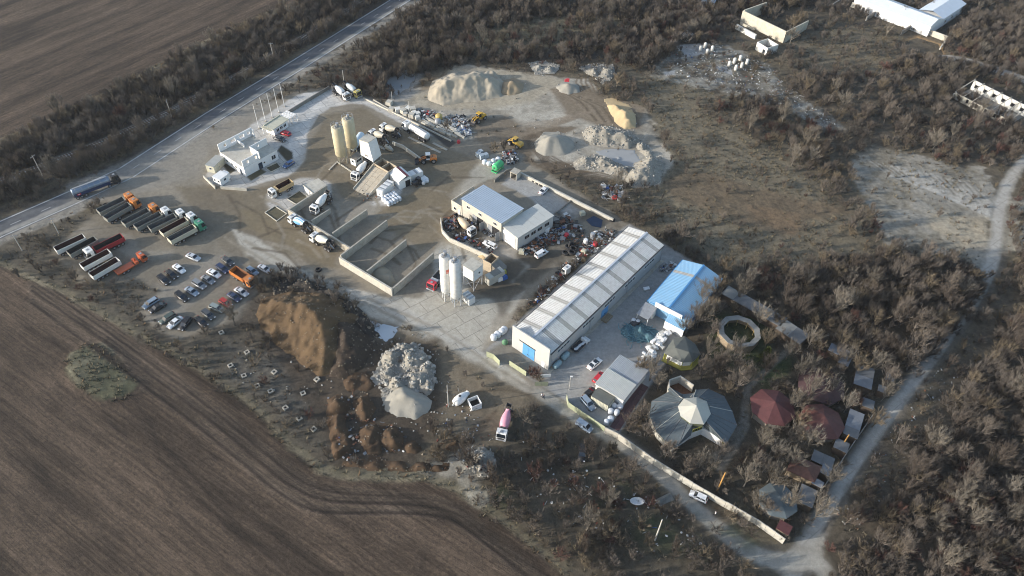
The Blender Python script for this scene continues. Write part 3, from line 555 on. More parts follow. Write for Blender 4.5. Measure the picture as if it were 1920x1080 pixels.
for side in (0, 1):
    ey = -.15 if side == 0 else Wd + .15; ez = HE - .03
    uy = V3(0, (Wd / 2 - ey), HR - ez).normalized()
    xs = .32
    for sx in sks + [None]:
        x1 = (sx - st) if sx else L + .15
        def slab(nm, xa, xb, mt, dz=0.0, n=None):
            n = n or max(2, round((xb - xa) / .55))
            mb = MB(); ribs(mb, (xa, ey, ez + .06 + dz) if side == 0 else (xb, ey, ez + .06 + dz), (1, 0, 0) if side == 0 else (-1, 0, 0), uy, xb - xa, SL, n, .06); return part(nm, mb, mt, hall)
        slab('roof_panel', xs, x1 - .03, ROOFW)
        if sx: slab('skylight_strip', sx - st + .01, sx + st - .01, SKY, -.03, 2); xs = sx + st + .03
part('roof_deck', MB().add([(.3, -.14, HE - .06), (L + .1, -.14, HE - .06), (L + .1, Wd / 2, HR - .06), (.3, Wd / 2, HR - .06), (.3, Wd + .14, HE - .06), (L + .1, Wd + .14, HE - .06)], [(0, 1, 2, 3), (3, 2, 5, 4)]), DKMET, hall)
part('ridge_cap', MB().xprism([(.32, HR + .1), (.32, HR + .2), (L + .2, HR + .2), (L + .2, HR + .1)], Wd / 2 - .3, Wd / 2 + .3), RIDGE, hall)
part('gutter', MB().box(.32, L + .1, -.42, -.16, HE - .22, HE - .02), DKMET, hall); part('gutter', MB().box(.32, L + .1, Wd + .16, Wd + .42, HE - .22, HE - .02), DKMET, hall)
for x in (.9, L * .33, L * .66, L - .5): part('downpipe', MB().cyl((x, -.25, 0), (x, -.25, HE - .2), .06, n=6), GREYM, hall)
for fx in (.115, .315, .50, .685, .87): window(hall, (L * fx - 2.6, 0, 3.4), (1, 0, 0), 5.2, 1.2, 4, WHITE, GLASSB)
door(hall, (L * .435, 0, 0), (1, 0, 0), 3.2, 3.0, BLUED, 2)
fd = door(hall, (0, Wd * .70, 0), (0, -1, 0), 3.9, 4.4, BLUED, 2); part('door_rail', MB().box(-.14, -.02, Wd * .70 - 4.1, Wd * .70 + 1.2, 4.5, 4.7), DKMET, hall)
part('base_slab', MB().box(-.8, L + .6, -1.1, -.02, -.1, .12), CONC, hall)
part('side_door', MB().obox(V3(-.06, 1.6, 1.1), .08, 1.0, 2.1), WHITE, hall)

# ---- blue hall
BLUER = M('light_blue_roof_sheet', (.20, .38, .55), .45, .06, .35, dirt=(.27, .38, .48, .5)); BLUEW = M('blue_cladding', (.07, .24, .48), .5, .08, .5)
loc, rz, L, Wd = rect(P(1292, 603, 3.8), P(1354, 523, 3.8), P(1219, 561.5, 3.8))
HE, HR = 3.8, 5.4
bh = thing('blue_hall', 'blue sheet-roofed hall with a white fascia board over its front', 'hall', loc, rz)
mb = MB()
for y in (0, Wd): mb.face([(0, y, -.1), (L, y, -.1), (L, y, HE), (0, y, HE)][::1 if y == 0 else -1])
for x in (0, L): mb.face([(x, y, z) for y, z in [(0, -.1), (0, HE), (Wd / 2, HR), (Wd, HE), (Wd, -.1)]][::1 if x else -1])
part('wall', mb, BLUEW, bh)
SL = math.hypot(Wd / 2 + .2, HR - HE)
for side in (0, 1):
    ey = -.2 if side == 0 else Wd + .2; uy = V3(0, Wd / 2 - ey, HR - HE + .05)
    xs = -.2
    for sx in (L * .70, None):
        xb = sx or L + .25; n = 4
        for k in range(n):
            xa = xs + (xb - xs) * k / n; xc = xs + (xb - xs) * (k + 1) / n - .02; m_ = MB()
            ribs(m_, (xa, ey, HE) if side == 0 else (xc, ey, HE), (1, 0, 0) if side == 0 else (-1, 0, 0), uy, xc - xa, SL, max(3, round((xc - xa) / .6)), .05); part('roof_panel', m_, BLUER, bh)
        if sx:
            m_ = MB(); ribs(m_, (sx, ey, HE - .02) if side == 0 else (sx + 1.1, ey, HE - .02), (1, 0, 0) if side == 0 else (-1, 0, 0), uy, 1.1, SL, 2, .05); part('skylight_strip', m_, SKY, bh); xs = sx + 1.12
part('ridge_cap', MB().box(-.2, L + .25, Wd / 2 - .25, Wd / 2 + .25, HR + .06, HR + .14), BLUEW, bh)
m_ = MB()
ribs(m_, (-.09, Wd * .98, 0), (0, -1, 0), (0, 0, 1), Wd * .96, HE - .1, 26, .06); part('front_cladding', m_, BLUER, bh)
part('fascia_board', MB().box(-.65, -.4, Wd * .16, Wd * .82, HE - .1, HE + 1.5), WHITE, bh)
m_ = MB(); ribs(m_, (-3.0, Wd * .45, 2.9), (0, -1, 0), (2.85, 0, 1.2), Wd * .47, 3.1, 12, .05); part('porch_roof', m_, BLUER, bh)
part('porch_wall', MB().box(-2.9, -2.75, -.1, Wd * .45, -.1, 2.8), RENDER, bh)
part('gutter', MB().box(-.2, L + .2, Wd + .22, Wd + .45, HE - .2, HE - .02), BLUEW, bh)
part('annex_roof', MB().add([(-5.2, Wd * .76, 2.7), (-.3, Wd * .76, 3.3), (-.3, Wd * 1.06, 3.3), (-5.2, Wd * 1.06, 2.7), (-5.2, Wd * .76, 2.6), (-.3, Wd * .76, 3.2), (-.3, Wd * 1.06, 3.2), (-5.2, Wd * 1.06, 2.6)], [(0, 1, 2, 3), (7, 6, 5, 4), (0, 4, 5, 1), (1, 5, 6, 2), (2, 6, 7, 3), (3, 7, 4, 0)]), GREYM, bh)
part('annex_wall', MB().box(-2.0, -.3, Wd * .77, Wd * 1.05, -.1, 2.5), RENDER, bh)
for y in (.78, 1.04): part('annex_post', MB().box(-5.0, -4.85, Wd * y - .07, Wd * y + .07, -.1, 2.55), WHITE, bh)

# ---- low shed with two roof halves, the container and the dark red strip
loc, rz, L, Wd = rect(P(1170, 751, 3.4), P(1216, 694, 3.4), P(1118, 715.5, 3.4))
sh = thing('shed', 'low shed roofed half in cream and half in grey ribbed sheets', 'shed', loc, rz)
CREAM = M('cream_roof_sheet', (.50, .50, .46), .5, .05, .5, dirt=(.40, .38, .34, .35)); PGREY = M('pale_grey_roof_sheet', (.38, .40, .41), .45, .06, .5, dirt=(.28, .27, .25, .35))
part('wall', MB().box(.25, L - .25, .25, Wd - .25, -.1, 3.2), RENDER, sh)
for a, b, mt in ((0, L * .5, CREAM), (L * .5, L, PGREY)):
    for k in range(4):
        m_ = MB(); ya = Wd - Wd * k / 4; ribs(m_, (a, ya, 3.32 if mt is CREAM else 3.25), (0, -1, 0), (1, 0, .05 if mt is CREAM else .0), Wd / 4 - .02, b - a - .03, 6, .05); part('roof_panel', m_, mt, sh)
part('fascia', MB().box(-.06, .03, 0, Wd, 2.95, 3.3), CREAM, sh); part('fascia', MB().box(.05, L, -.07, .0, 2.95, 3.3), GREYM, sh)
door(sh, (.25, Wd * .8, 0), (0, -1, 0), 1.1, 2.1, GREYM)
CTOP = M('dark_container_roof', (.13, .135, .12), .7, .15, .5, dirt=(.09, .09, .08, .5)); CSIDE = M('cream_container_side', (.50, .48, .38), .6, .1, .6)
loc, rz, L, Wd = rect(P(1108, 742, 2.6), P(1141, 761, 2.6), P(1124.5, 728, 2.6))
ct = thing('container', 'container with dark flat top and cream ribbed side below the low shed', 'container', loc, rz)
m_ = MB().box(.05, L - .05, .05, Wd - .05, .1, 2.5); part('body', m_, CSIDE, ct); m_ = MB(); ribs(m_, (.05, .02, .15), (1, 0, 0), (0, 0, 1), L - .1, 2.3, 12, .06); part('ribbed_side', m_, CSIDE, ct)
part('roof', MB().box(0, L, 0, Wd, 2.5, 2.62), CTOP, ct); door(ct, (L, .2, .1), (0, 1, 0), Wd - .4, 2.2, CSIDE, 2)
loc, rz, L, Wd = rect(P(1160, 809), P(1216, 726), P(1144, 799))
REDP = M('dark_red_paving', (.105, .06, .058), .85, .2, .8)
st_ = thing('paved_strip', 'dark red strip of paving slabs between the low shed and the garden trees', 'paving', loc, rz)
nx, ny = int(L / 1.6), 2
pm = MB().box(.02, L / nx - .02, .02, Wd / ny - .02, -.05, .1).mesh('slab', REDP)
for i in range(nx):
    for j in range(ny): put('slab', pm, st_, (i * L / nx, j * Wd / ny, random.uniform(-.015, .015)))

# ---- workshop beside the plot
loc, rz, L, Wd = rect(P(864.5, 372.5, 7.0), P(940, 418.8, 7.0), P(908.8, 346.2, 7.0))
WSW = M('beige_render', (.46, .43, .37), .85, .08, .3, dirt=(.33, .30, .24, .4)); BGR = M('blue_grey_roof_sheet', (.42, .48, .54), .45, .05, .4, dirt=(.34, .38, .42, .3))
ws = thing('workshop', 'beige workshop with blue-grey ribbed roof and a white lower wing', 'workshop', loc, rz)
part('wall', MB().prism([(.15, .15), (L - .15, .15), (L - .15, Wd - .15), (.15, Wd - .15)], -.1, [6.85, 6.85, 6.5, 6.5]), WSW, ws)
for k in range(8):
    m_ = MB(); ribs(m_, (-.15 + (L + .3) * k / 8, -.15, 7.0), (1, 0, 0), (0, Wd + .3, -.4), (L + .3) / 8 - .02, Wd + .35, 3, .06); part('roof_panel', m_, BGR, ws)
for fx in (.17, .47, .84): window(ws, (L * fx - .7, .15, 4.6), (1, 0, 0), 1.5, 1.1, 2)
DARKIN = M('dark_interior', (.02, .02, .022), .9, .2, 1)
for fx, wd_ in ((.40, 2.6), (.78, 2.8)):
    dr = door(ws, (L * fx, .15, 0), (1, 0, 0), wd_, 3.6, DARKIN, 1, False, 'doorway', .06); part('door_leaf', MB().box(L * fx - 1.9, L * fx - .05, .02, .14, 0, 3.6), GREYM, dr); part('door_leaf', MB().obox(V3(L * fx + wd_ + .2, -.8, 1.8), .1, 1.8, 3.5, -.2), GREYM, dr)
part('terrace', MB().box(-4.2, .1, .2, Wd * .98, -.1, 3.2), WSW, ws)
part('terrace_parapet', MB().box(-4.4, -4.1, 0, Wd, -.1, 4.0), CONC2, ws); part('terrace_parapet', MB().box(-4.08, .12, -.02, .18, -.1, 4.0), CONC2, ws)
window(ws, (-3.4, -.02, 1.0), (1, 0, 0), 1.1, 1.2, 1); door(ws, (-1.4, -.02, 0), (1, 0, 0), 1.0, 2.1, WHITE)
w0, w1, w2 = P(940, 422.5, 5.3), P(970.8, 445, 5.3), P(1001, 378, 5.3)
l2, r2, L2, W2 = rect(w0, w1, w2); wing = thing('white_wing', 'white workshop wing with tall sliding doors and paired dark windows along its side', 'building', l2, r2)
part('wall', MB().prism([(.05, .05), (L2 - .05, .05), (L2 - .05, W2 - .05), (.05, W2 - .05)], -.1, [5.2, 5.0, 5.0, 5.2]), CLADL, wing)
for k in range(6):
    ya = -.15 + (W2 + .3) * k / 6; part('roof_panel', MB().add([(.0, ya, 5.42), (L2 + .15, ya, 5.2), (L2 + .15, ya + (W2 + .3) / 6 - .03, 5.2), (0, ya + (W2 + .3) / 6 - .03, 5.42), (.0, ya, 5.3), (L2 + .15, ya, 5.06), (L2 + .15, ya + (W2 + .3) / 6 - .03, 5.06), (0, ya + (W2 + .3) / 6 - .03, 5.3)], [(0, 1, 2, 3), (0, 4, 5, 1), (1, 5, 6, 2), (2, 6, 7, 3), (3, 7, 4, 0)]), CREAM, wing)
door(wing, (.4, .05, 0), (1, 0, 0), L2 * .8, 4.2, WHITE, 3)
for fy in (.2, .38, .56, .76):
    for k in (0, 1): window(wing, (L2 - .05, W2 * fy + k * 1.0, 2.6), (0, 1, 0), .8, 1.1, 1, DKMET)
# yard walls of the workshop
wall('yard_wall', [(968, 319), (1060, 365), (1150, 410)], 1.2, .55, CONC2, 'low pale concrete wall along the upper edge of the workshop yard')
wall('yard_wall', [(826, 408), (829, 430), (843, 446), (915, 478), (925, 483)], 1.6, .35, CONC2, 'curved concrete wall in front of the workshop, below the beige-drum mixer')
wall('yard_wall', [(927, 337), (950, 318), (966, 314)], 1.1, .3, CONCD, 'short grey wall between the green tank and the grey kiosk')
wall('kerb_wall', [(1072, 374), (1043, 398)], .5, .3, CONCD, 'thin dark kerb wall dividing the workshop yard from the scrap ground')
loc, rz, L, Wd = rect(P(957, 322, 2.6), P(968.5, 327, 2.6), P(967, 316, 2.6))
kk = thing('kiosk', 'small grey concrete kiosk with an open front at the corner of the yard wall', 'kiosk', loc, rz)
part('wall', MB().box(0, L, Wd - .2, Wd, -.1, 2.5).box(0, .2, 0, Wd - .21, -.1, 2.5).box(L - .2, L, 0, Wd - .21, -.1, 2.5), CONC2, kk); part('roof', MB().box(-.15, L + .15, -.15, Wd + .15, 2.5, 2.7), CONC, kk); part('floor', MB().box(.2, L - .2, 0, Wd - .2, -.05, .08), CONCD, kk)

# ---- aggregate bays
G_ = 'bay walls of the aggregate store'
wall('bay_wall', [(612, 347), (541, 392.5), (657.5, 465)], 2.7, .5, CONC, 'L-shaped grey concrete wall round the upper bays, mixers parked outside it')
wall('bay_wall', [(636, 481.5), (735, 541.5)], 2.8, .5, CONC2, 'pale concrete wall closing the lower bays beside the yard road')
wall('bay_divider', [(583.5, 413.5), (619, 391)], 2.2, .4, CONC, 'short bay divider with a drooping end beside the white mixer truck', hs=[2.5, 1.7])
wall('bay_divider', [(623.5, 436.5), (687.5, 392.5)], 2.6, .45, CONC, 'bay divider of plain grey concrete in the middle of the upper bays')
wall('bay_divider', [(638.5, 478.5), (725, 412.5)], 2.75, .45, CONC, 'longest bay divider, between the upper and the lower bays')
wall('bay_divider', [(687.5, 508), (761, 449)], 2.6, .45, CONC, 'bay divider with a tan sand heap spilling round its foot')
wall('bay_divider', [(736.5, 540), (812.5, 474)], 2.75, .45, CONC, 'outermost bay divider, facing the red tipper lorry')
for q, (a, b) in enumerate((((600, 436), (612, 443)), ((613, 443.5), (626, 451)))):
    loc, rz, L = heading(a, b, 1.6); single('concrete_block', MB().box(-L / 2, L / 2, -1.1, 1.1, -.05, 2.0), CONCD, 'big grey concrete block behind the bay wall, ' + ('nearer the blue-striped mixer' if q == 0 else 'above the yellowish mixer drum'), 'block', (loc.x, loc.y), rz)
# white ramp house beside the bays
loc, rz, L, Wd = rect(P(569, 348, 2.6), P(586, 362, 2.6), P(592, 331, 2.6))
rh = thing('pump_house', 'low white house with a flat concrete roof leaning on the upper bay wall', 'building', loc, rz)
part('wall', MB().box(.1, L - .1, .1, Wd - .1, -.1, 2.4), RENDER, rh); part('roof', MB().box(-.1, L + .1, -.1, Wd + .1, 2.4, 2.62), CONC2, rh); part('roof_kerb', MB().box(-.1, L + .1, -.1, .1, 2.62, 2.8), CONC2, rh); door(rh, (L * .5, .1, 0), (1, 0, 0), .9, 2.0, GREYM)
# kerbed beds beside it
for i, q in enumerate([BEDS[3], BEDS[4], BEDS[1]]):
    pts = [P(x, y) for x, y in q]; c = sum(pts, Vector((0, 0))) / 4
    pts = pts + [pts[0]]; mb = wall_mb(pts, .22, .22, c, -.05); single('kerb_frame', mb, CONC2, ['square kerb frame round a bare bed next to the low white house', 'square kerb frame round a greenish bed in front of the parked mixers', 'kerb frame of the small bed at the office entrance'][i], 'kerb', c)

# ---- unfinished white office beside the road
OFW = M('white_office_render', (.74, .745, .74), .85, .04, .4, dirt=(.55, .54, .52, .3))
o0, o1, o2 = P(411.5, 285, 3.6), P(457, 315, 3.6), P(470, 251, 3.6)
loc, rz, L, Wd = rect(o0, o1, o2)
of = thing('office_building', 'unfinished white office with open roof terrace and upright window walls', 'building', loc, rz)
part('wall', MB().box(0, L, 0, Wd, -.1, 3.5), OFW, of); part('terrace_floor', MB().box(.1, L - .1, .1, Wd - .1, 3.5, 3.62), CONC2, of)
def holed(nm, x0, x1, y0, y1, z0, z1, holes, axis_):
    """upright wall slab with window openings; holes = [(u0,u1,w0,w1)] along its length"""
    mb = MB(); a0, a1 = (x0, x1) if axis_ == 'x' else (y0, y1); us = sorted({a0, a1} | {h[0] for h in holes} | {h[1] for h in holes})
    for u0, u1 in zip(us[:-1], us[1:]):
        hs = [h for h in holes if h[0] <= u0 + 1e-6 and h[1] >= u1 - 1e-6]
        segs = [(z0, z1)] if not hs else [(z0, hs[0][2]), (hs[0][3], z1)]
        for s0, s1 in segs:
            if axis_ == 'x': mb.box(u0, u1, y0, y1, s0, s1)
            else: mb.box(x0, x1, u0, u1, s0, s1)
    return part(nm, mb, OFW, of)
holed('terrace_wall', -.02, .25, 0, Wd, 3.62, 6.6, [(Wd * .15, Wd * .15 + .9, 4.6, 5.6), (Wd * .36, Wd * .36 + 1.8, 4.6, 5.8), (Wd * .62, Wd * .62 + 1.8, 4.6, 5.8), (Wd * .86, Wd * .86 + .9, 4.6, 5.6)], 'y')
holed('terrace_wall', L - .3, L + .02, -.02, Wd * .46, 3.62, 6.2, [(Wd * .12, Wd * .12 + .7, 4.4, 5.6), (Wd * .36, Wd * .36 + .7, 4.4, 5.6)], 'y')
holed('terrace_wall', L * .62, L * .62 + .25, Wd * .5, Wd, 3.62, 6.2, [(Wd * .7, Wd * .7 + .6, 4.6, 5.4)], 'y')
part('terrace_wall', MB().box(L * .62 + .27, L * .98, Wd * .5, Wd * .5 + .25, 3.62, 6.1), OFW, of); part('terrace_wall', MB().box(.3, L * .3, Wd * .53, Wd * .53 + .25, 3.62, 4.9), OFW, of)
part('terrace_wall', MB().box(.27, 1.5, Wd - .25, Wd + .02, 3.62, 6.3), OFW, of)
for fx in (.22, .42, .6): window(of, (L * fx, 0, 1.2), (1, 0, 0), 1.1, 1.0, 2)
door(of, (L, Wd * .40, 0), (0, 1, 0), 1.5, 2.3, GLASSB, 2); window(of, (L, Wd * .55, 1.3), (0, 1, 0), .7, .7); window(of, (L, Wd * .8, .9), (0, 1, 0), 1.7, 1.6, 2)
door(of, (L * .78, 0, 0), (1, 0, 0), 1.0, 2.1, GLASSB)
loc, rz, L, Wd = rect(P(384.5, 309, 2.7), P(400, 313, 2.7), P(394, 288, 2.7))
CRM = M('cream_container_paint', (.50, .48, .37), .6, .08, .6, dirt=(.36, .34, .27, .4))
cc = thing('site_cabin', 'cream site cabin standing behind the white office', 'cabin', loc, rz)
part('body', MB().box(0, L, 0, Wd, 0, 2.6), CRM, cc); part('roof', MB().box(-.08, L + .08, -.08, Wd + .08, 2.6, 2.72), M('grey_cabin_roof', (.36, .36, .33), .7, .1, .5), cc); window(cc, (L * .4, 0, 1.2), (1, 0, 0), .9, .9); door(cc, (L, Wd * .3, 0), (0, 1, 0), .9, 2.0, CRM)
wall('yard_wall', [(381, 329), (403, 350)], 1.0, .3, CONC2, 'low pale wall in front of the cream site cabin'); wall('yard_wall', [(413, 349.5), (462, 353)], 1.0, .35, CONC2, 'low pale wall at the rounded corner below the white office')
# booth
loc, rz, L, Wd = rect(P(398, 331, 2.6), P(412, 337, 2.6), P(421, 318, 2.6))
bt = thing('gate_booth', 'white gate booth with small windows beside the cream site cabin', 'booth', loc, rz)
part('wall', MB().box(0, L, 0, Wd * .75, -.1, 2.5), RENDER, bt); part('roof', MB().box(-.12, L + .12, -.12, Wd * .78, 2.5, 2.66), WHITE, bt); part('porch', MB().box(L * .1, L * .8, Wd * .79, Wd, -.1, 2.3), RENDER, bt)
window(bt, (.3, 0, 1.1), (1, 0, 0), .8, .9); window(bt, (L * .6, 0, 1.1), (1, 0, 0), .8, .9); window(bt, (L, Wd * .3, 1.1), (0, 1, 0), 1.0, .9)
# slatted shelter by the flagpoles
a, b, c = P(489.5, 238, 3.0), P(540, 205, 3.0), P(505, 246, 3.0)
loc, rz, L, Wd = rect(a, b, c); Wd = -Wd
she = thing('shelter', 'long white shelter with slatted roof ends at the foot of the flagpoles', 'shelter', (loc[0], loc[1], 0), rz)
part('wall', MB().box(L * .12, L * .62, -Wd, -.2, -.1, 2.7), OFW, she); part('roof', MB().box(L * .08, L * .68, -Wd - .25, .1, 2.7, 2.9), CRM, she); part('roof_edge', MB().box(L * .08, L * .68, -.3, .12, 2.9, 3.15), CRM, she)
for k in range(3): window(she, (L * (.2 + .13 * k), -Wd, .9), (1, 0, 0), 1.3, 1.2, 2)
for k in range(7):
    x = L * (.70 + .04 * k); part('slat', MB().box(x, x + .18, -Wd - .2, .1, 2.75 + .06 * (k % 2), 2.9 + .06 * (k % 2)), OFW, she)
for k in range(4): part('slat', MB().box(L * (.0 + .02 * k), L * (.0 + .02 * k) + .15, -Wd - .2, .1, 2.7, 2.85), CRM, she)
for x in (.02, .7, .82, .97):
    for y in (-Wd, -.15): part('post', MB().box(L * x, L * x + .15, y, y + .15, -.1, 2.72), OFW, she)
part('brace', MB().obox(V3(L * .88, -Wd - .3, 1.4), L * .2, .12, .12, 0).obox(V3(L * .8, -Wd - .9, .8), .12, 1.4, .12, .5), OFW, she)
# boundary wall along the road
wall('boundary_wall', [(541, 207), (575, 186), (617, 161)], 1.3, .3, CONCD, 'grey boundary wall between the main road and the far corner of the yard')
wall('boundary_wall', [(682, 183), (759, 220), (786, 233.5), (846, 263)], .5, .4, CONC2, 'long low concrete edge from the yellow mixer to the slab stacks')
wall('boundary_wall', [(700, 186), (745, 213)], .5, .3, CONC2, 'short pale strip wall beside the dark scrub behind the yellow mixer')
# ================================================================ vehicles
def paint_m(name, col, rough=.28, dirt=.25): return M(name, col, rough, .04, .8, dirt=(.25, .21, .16, dirt), spec=.5)
CP = {k: paint_m(k.replace(' ', '_') + '_car_paint', v) for k, v in {'white': (.78, .78, .77), 'silver': (.48, .50, .53), 'black': (.014, .014, .016), 'dark grey': (.06, .065, .07), 'grey': (.20, .215, .23), 'blue grey': (.24, .30, .37), 'navy': (.02, .035, .09), 'blue': (.045, .11, .26), 'red': (.36, .025, .02), 'bright red': (.50, .02, .035), 'dark green': (.06, .085, .075), 'green grey': (.23, .27, .26)}.items()}
def wheel_mesh(r, w_, nm='wheel'):
    mb = MB(); mb.mi = 0; mb.cyl((0, -w_ / 2, 0), (0, w_ / 2, 0), r, n=14); mb.mi = 1
    mb.cyl((0, -w_ / 2 - .012, 0), (0, -w_ / 2 + .01, 0), r * .6, n=10); mb.cyl((0, w_ / 2 - .01, 0), (0, w_ / 2 + .012, 0), r * .6, n=10); return mb.mesh(nm, [RUBBER, RIM])
WHL_CAR = wheel_mesh(.33, .22); WHL_TRK = wheel_mesh(.52, .36); WHL_LOAD = wheel_mesh(.85, .65)
CARS = {}
#        L     W    H    hood  belt  x: rear glass base, rear roof, front roof, windscreen base (from the rear, fractions)
SPEC = {'sedan': (4.7, 1.82, 1.45, .92, .97, .16, .34, .60, .76), 'hatch': (4.15, 1.76, 1.48, .92, .97, .03, .12, .58, .76), 'suv': (4.65, 1.9, 1.7, 1.05, 1.1, .03, .10, .60, .76), 'wagon': (4.75, 1.82, 1.5, .92, .97, .03, .13, .62, .77), 'van': (4.4, 1.82, 1.82, 1.05, 1.12, .02, .06, .66, .82)}
def car_meshes(kind):
    if kind in CARS: return CARS[kind]
    L, Wd, H, zh, zb, a, b, c, d = SPEC[kind]; X = lambda f: (f - .5) * L; body = MB()
    st = [(0, .80, .42, zb * .72), (.02, .93, .30, zb * .86), (max(a, .05), .985, .24, zb * (.97 if kind == 'sedan' else 1)), (.5, 1, .22, zb), (d, .99, .22, zb * .98), (.93, .93, .26, zh * .86), (.985, .84, .32, zh * .70), (1, .74, .42, zh * .60)]
    ring = []
    for f, ww, z0, z1 in st:
        w_ = ww * Wd / 2; zm = z0 + (z1 - z0) * .62
        ring.append([(X(f), -w_ * .93, z0), (X(f), -w_, zm), (X(f), -w_ * .90, z1), (X(f), w_ * .90, z1), (X(f), w_, zm), (X(f), w_ * .93, z0)])
    v = [p for r_ in ring for p in r_]; f_ = []
    for i in range(len(ring) - 1):
        for k in range(6): f_.append((6 * i + k, 6 * i + (k + 1) % 6, 6 * i + 6 + (k + 1) % 6, 6 * i + 6 + k)[::-1])
    body.add(v, f_, True); body.face(ring[0]); body.face(ring[-1][::-1])
    wb, wr = Wd / 2 * .88, Wd / 2 * .70; zr = H - .05
    q = [(X(a), wb, zb - .02), (X(d), wb, zb - .04), (X(c), wr, zr), (X(b), wr * .97, zr - .03)]
    gl = MB(); gv = [(x, s * y, z) for s in (-1, 1) for x, y, z in q]
    gl.add(gv, [(0, 1, 2, 3), (7, 6, 5, 4), (1, 5, 6, 2), (4, 0, 3, 7)])
    roof = [(X(b) - .06, -wr), (X(c) + .02, -wr - .02), (X(c) + .02, wr + .02), (X(b) - .06, wr)]
    body.prism(roof, zr - .03, [zr + .02, zr + .035, zr + .035, zr + .02], True)
    for s in (-1, 1):
        for p0, p1 in ((q[1], q[2]), (q[0], q[3])): body.cyl((p0[0], s * p0[1], p0[2]), (p1[0], s * p1[1], p1[2]), .055, n=5)
        xm = X((b + c) / 2 + .02); body.cyl((xm, s * wb, zb), (xm, s * wr, zr), .05, n=5)
        if kind in ('wagon', 'suv', 'van', 'hatch'):
            x2 = X(b + .17); body.cyl((x2 - .05, s * wb, zb), (x2, s * wr, zr), .05, n=5)
        if kind == 'van': body.add([(X(a) + .05, s * (wb + .012), zb), (X(.5), s * (wb + .012), zb), (X(.5), s * (wr + .012), zr), (X(b), s * (wr + .012), zr)], [(0, 1, 2, 3)])
        body.obox(V3(X(d) - .1, s * (Wd / 2 + .08), zb + .06), .16, .2, .14)
    hl = MB().obox(V3(X(.975), 0, zh * .72), .18, .34, .14); tl = MB().obox(V3(X(.012), 0, zb * .80), .12, .30, .16)
    fl = MB().box(X(.2), X(.8), -Wd * .42, Wd * .42, .16, .26)
    CARS[kind] = (body.mesh('body', CP['white']), gl.mesh('window_glass', GLASS), hl.mesh('headlight', LAMP), tl.mesh('tail_light', TAIL), fl.mesh('underbody', RUBBER)); return CARS[kind]
def car(kind, col, rear, front, label, group=None, z=0.0, hz=.6, cat='car', name='parked_car', glassroof=False):
    L, Wd, H = SPEC[kind][:3]; c, rz, ln = heading(rear, front, hz)
    t = thing(name, label, cat, (c.x, c.y, z), rz, group); ms = car_meshes(kind)
    b = put('body', ms[0], t); b.material_slots[0].link = 'OBJECT'; b.material_slots[0].material = CP[col]
    put('window_glass', ms[1], t); put('underbody', ms[4], t)
    for s in (-1, 1):
        put('headlight', ms[2], t, (0, s * Wd * .33, 0)); put('tail_light', ms[3], t, (0, s * Wd * .34, 0))
        for x in (-.31, .31): put('wheel', WHL_CAR, t, (x * L, s * (Wd / 2 - .12), .33))
    if glassroof: part('sunroof', MB().box(L * .0 - .25, L * .1, -.55, .55, H - .03, H + .01), GLASS, t)
    return t
def Z1(x, y): return (240 + x / 6, 440 + y / 6)
GL = 'cars left in the rough car park'
for kd, cl, a, b, lb in [
    ('sedan', 'silver', (655, 218), (812, 285), 'silver sedan standing alone at the upper edge of the car park near the trailers'),
    ('sedan', 'white', (505, 330), (645, 435), 'white sedan in the top left row, beside two black cars'),
    ('sedan', 'black', (430, 400), (548, 492), 'black sedan squeezed between the white sedan and the black estate'),
    ('suv', 'black', (345, 460), (462, 560), 'black estate at the outer left end of the top row'),
    ('sedan', 'dark grey', (1080, 262), (1165, 330), 'dark grey sedan at the far end, above the orange dump truck'),
    ('wagon', 'navy', (1005, 335), (1120, 425), 'navy estate touching the tail of the orange dump truck'),
    ('sedan', 'white', (890, 392), (1042, 480), 'white sedan in the middle row between the navy and a grey car'),
    ('sedan', 'grey', (832, 462), (968, 548), 'mid-grey sedan in the middle row beside the white sedan'),
    ('suv', 'grey', (730, 515), (875, 608), 'grey estate, third from the lower end of the middle row'),
    ('sedan', 'blue grey', (645, 588), (792, 684), 'blue-grey sedan in the middle row next to the black off-roader'),
    ('suv', 'black', (535, 645), (678, 752), 'black off-roader at the lower end of the middle row'),
    ('wagon', 'blue grey', (335, 720), (178, 820), 'pale blue estate at the left edge beside a black car'),
    ('sedan', 'black', (415, 768), (248, 868), 'black car parked close beside the pale blue estate'),
    ('wagon', 'dark green', (522, 893), (368, 990), 'dark green estate left of the white car in the lowest row'),
    ('sedan', 'white', (610, 925), (450, 1050), 'white sedan in the lowest row between dark green and black cars'),
    ('suv', 'black', (688, 950), (600, 1060), 'black off-roader right of the white sedan in the lowest row'),
    ('sedan', 'black', (765, 930), (880, 1028), 'black sedan with a sunlit flank at the foot of the curved row'),
    ('wagon', 'dark grey', (848, 852), (955, 942), 'dark grey estate in the curved row, above the black sedan'),
    ('wagon', 'green grey', (930, 795), (1068, 855), 'greenish silver estate in the curved row beside the red car'),
    ('hatch', 'red', (1030, 722), (1168, 812), 'only red hatchback in the car park'),
    ('sedan', 'navy', (1128, 655), (1258, 742), 'navy sedan between the red hatchback and a silver car'),
    ('sedan', 'silver', (1210, 598), (1345, 684), 'silver sedan in front of the orange dump truck'),
    ('hatch', 'blue grey', (1335, 368), (1462, 452), 'blue-grey hatchback directly beside the orange dump truck'),
    ('sedan', 'silver', (1470, 348), (1600, 420), 'pale silver sedan farthest right in the car park')]:
    car(kd, cl, Z1(*a), Z1(*b), lb, GL)
car('hatch', 'bright red', (545.5, 253.5), (525, 246.5), 'red car beside the slatted shelter at the office'); car('sedan', 'dark grey', (514, 256.5), (535, 263.5), 'dark car with sunlit side next to the red car at the office')
car('hatch', 'blue', (551, 302.5), (531, 314), 'blue car on the kerb by the office garden beds')
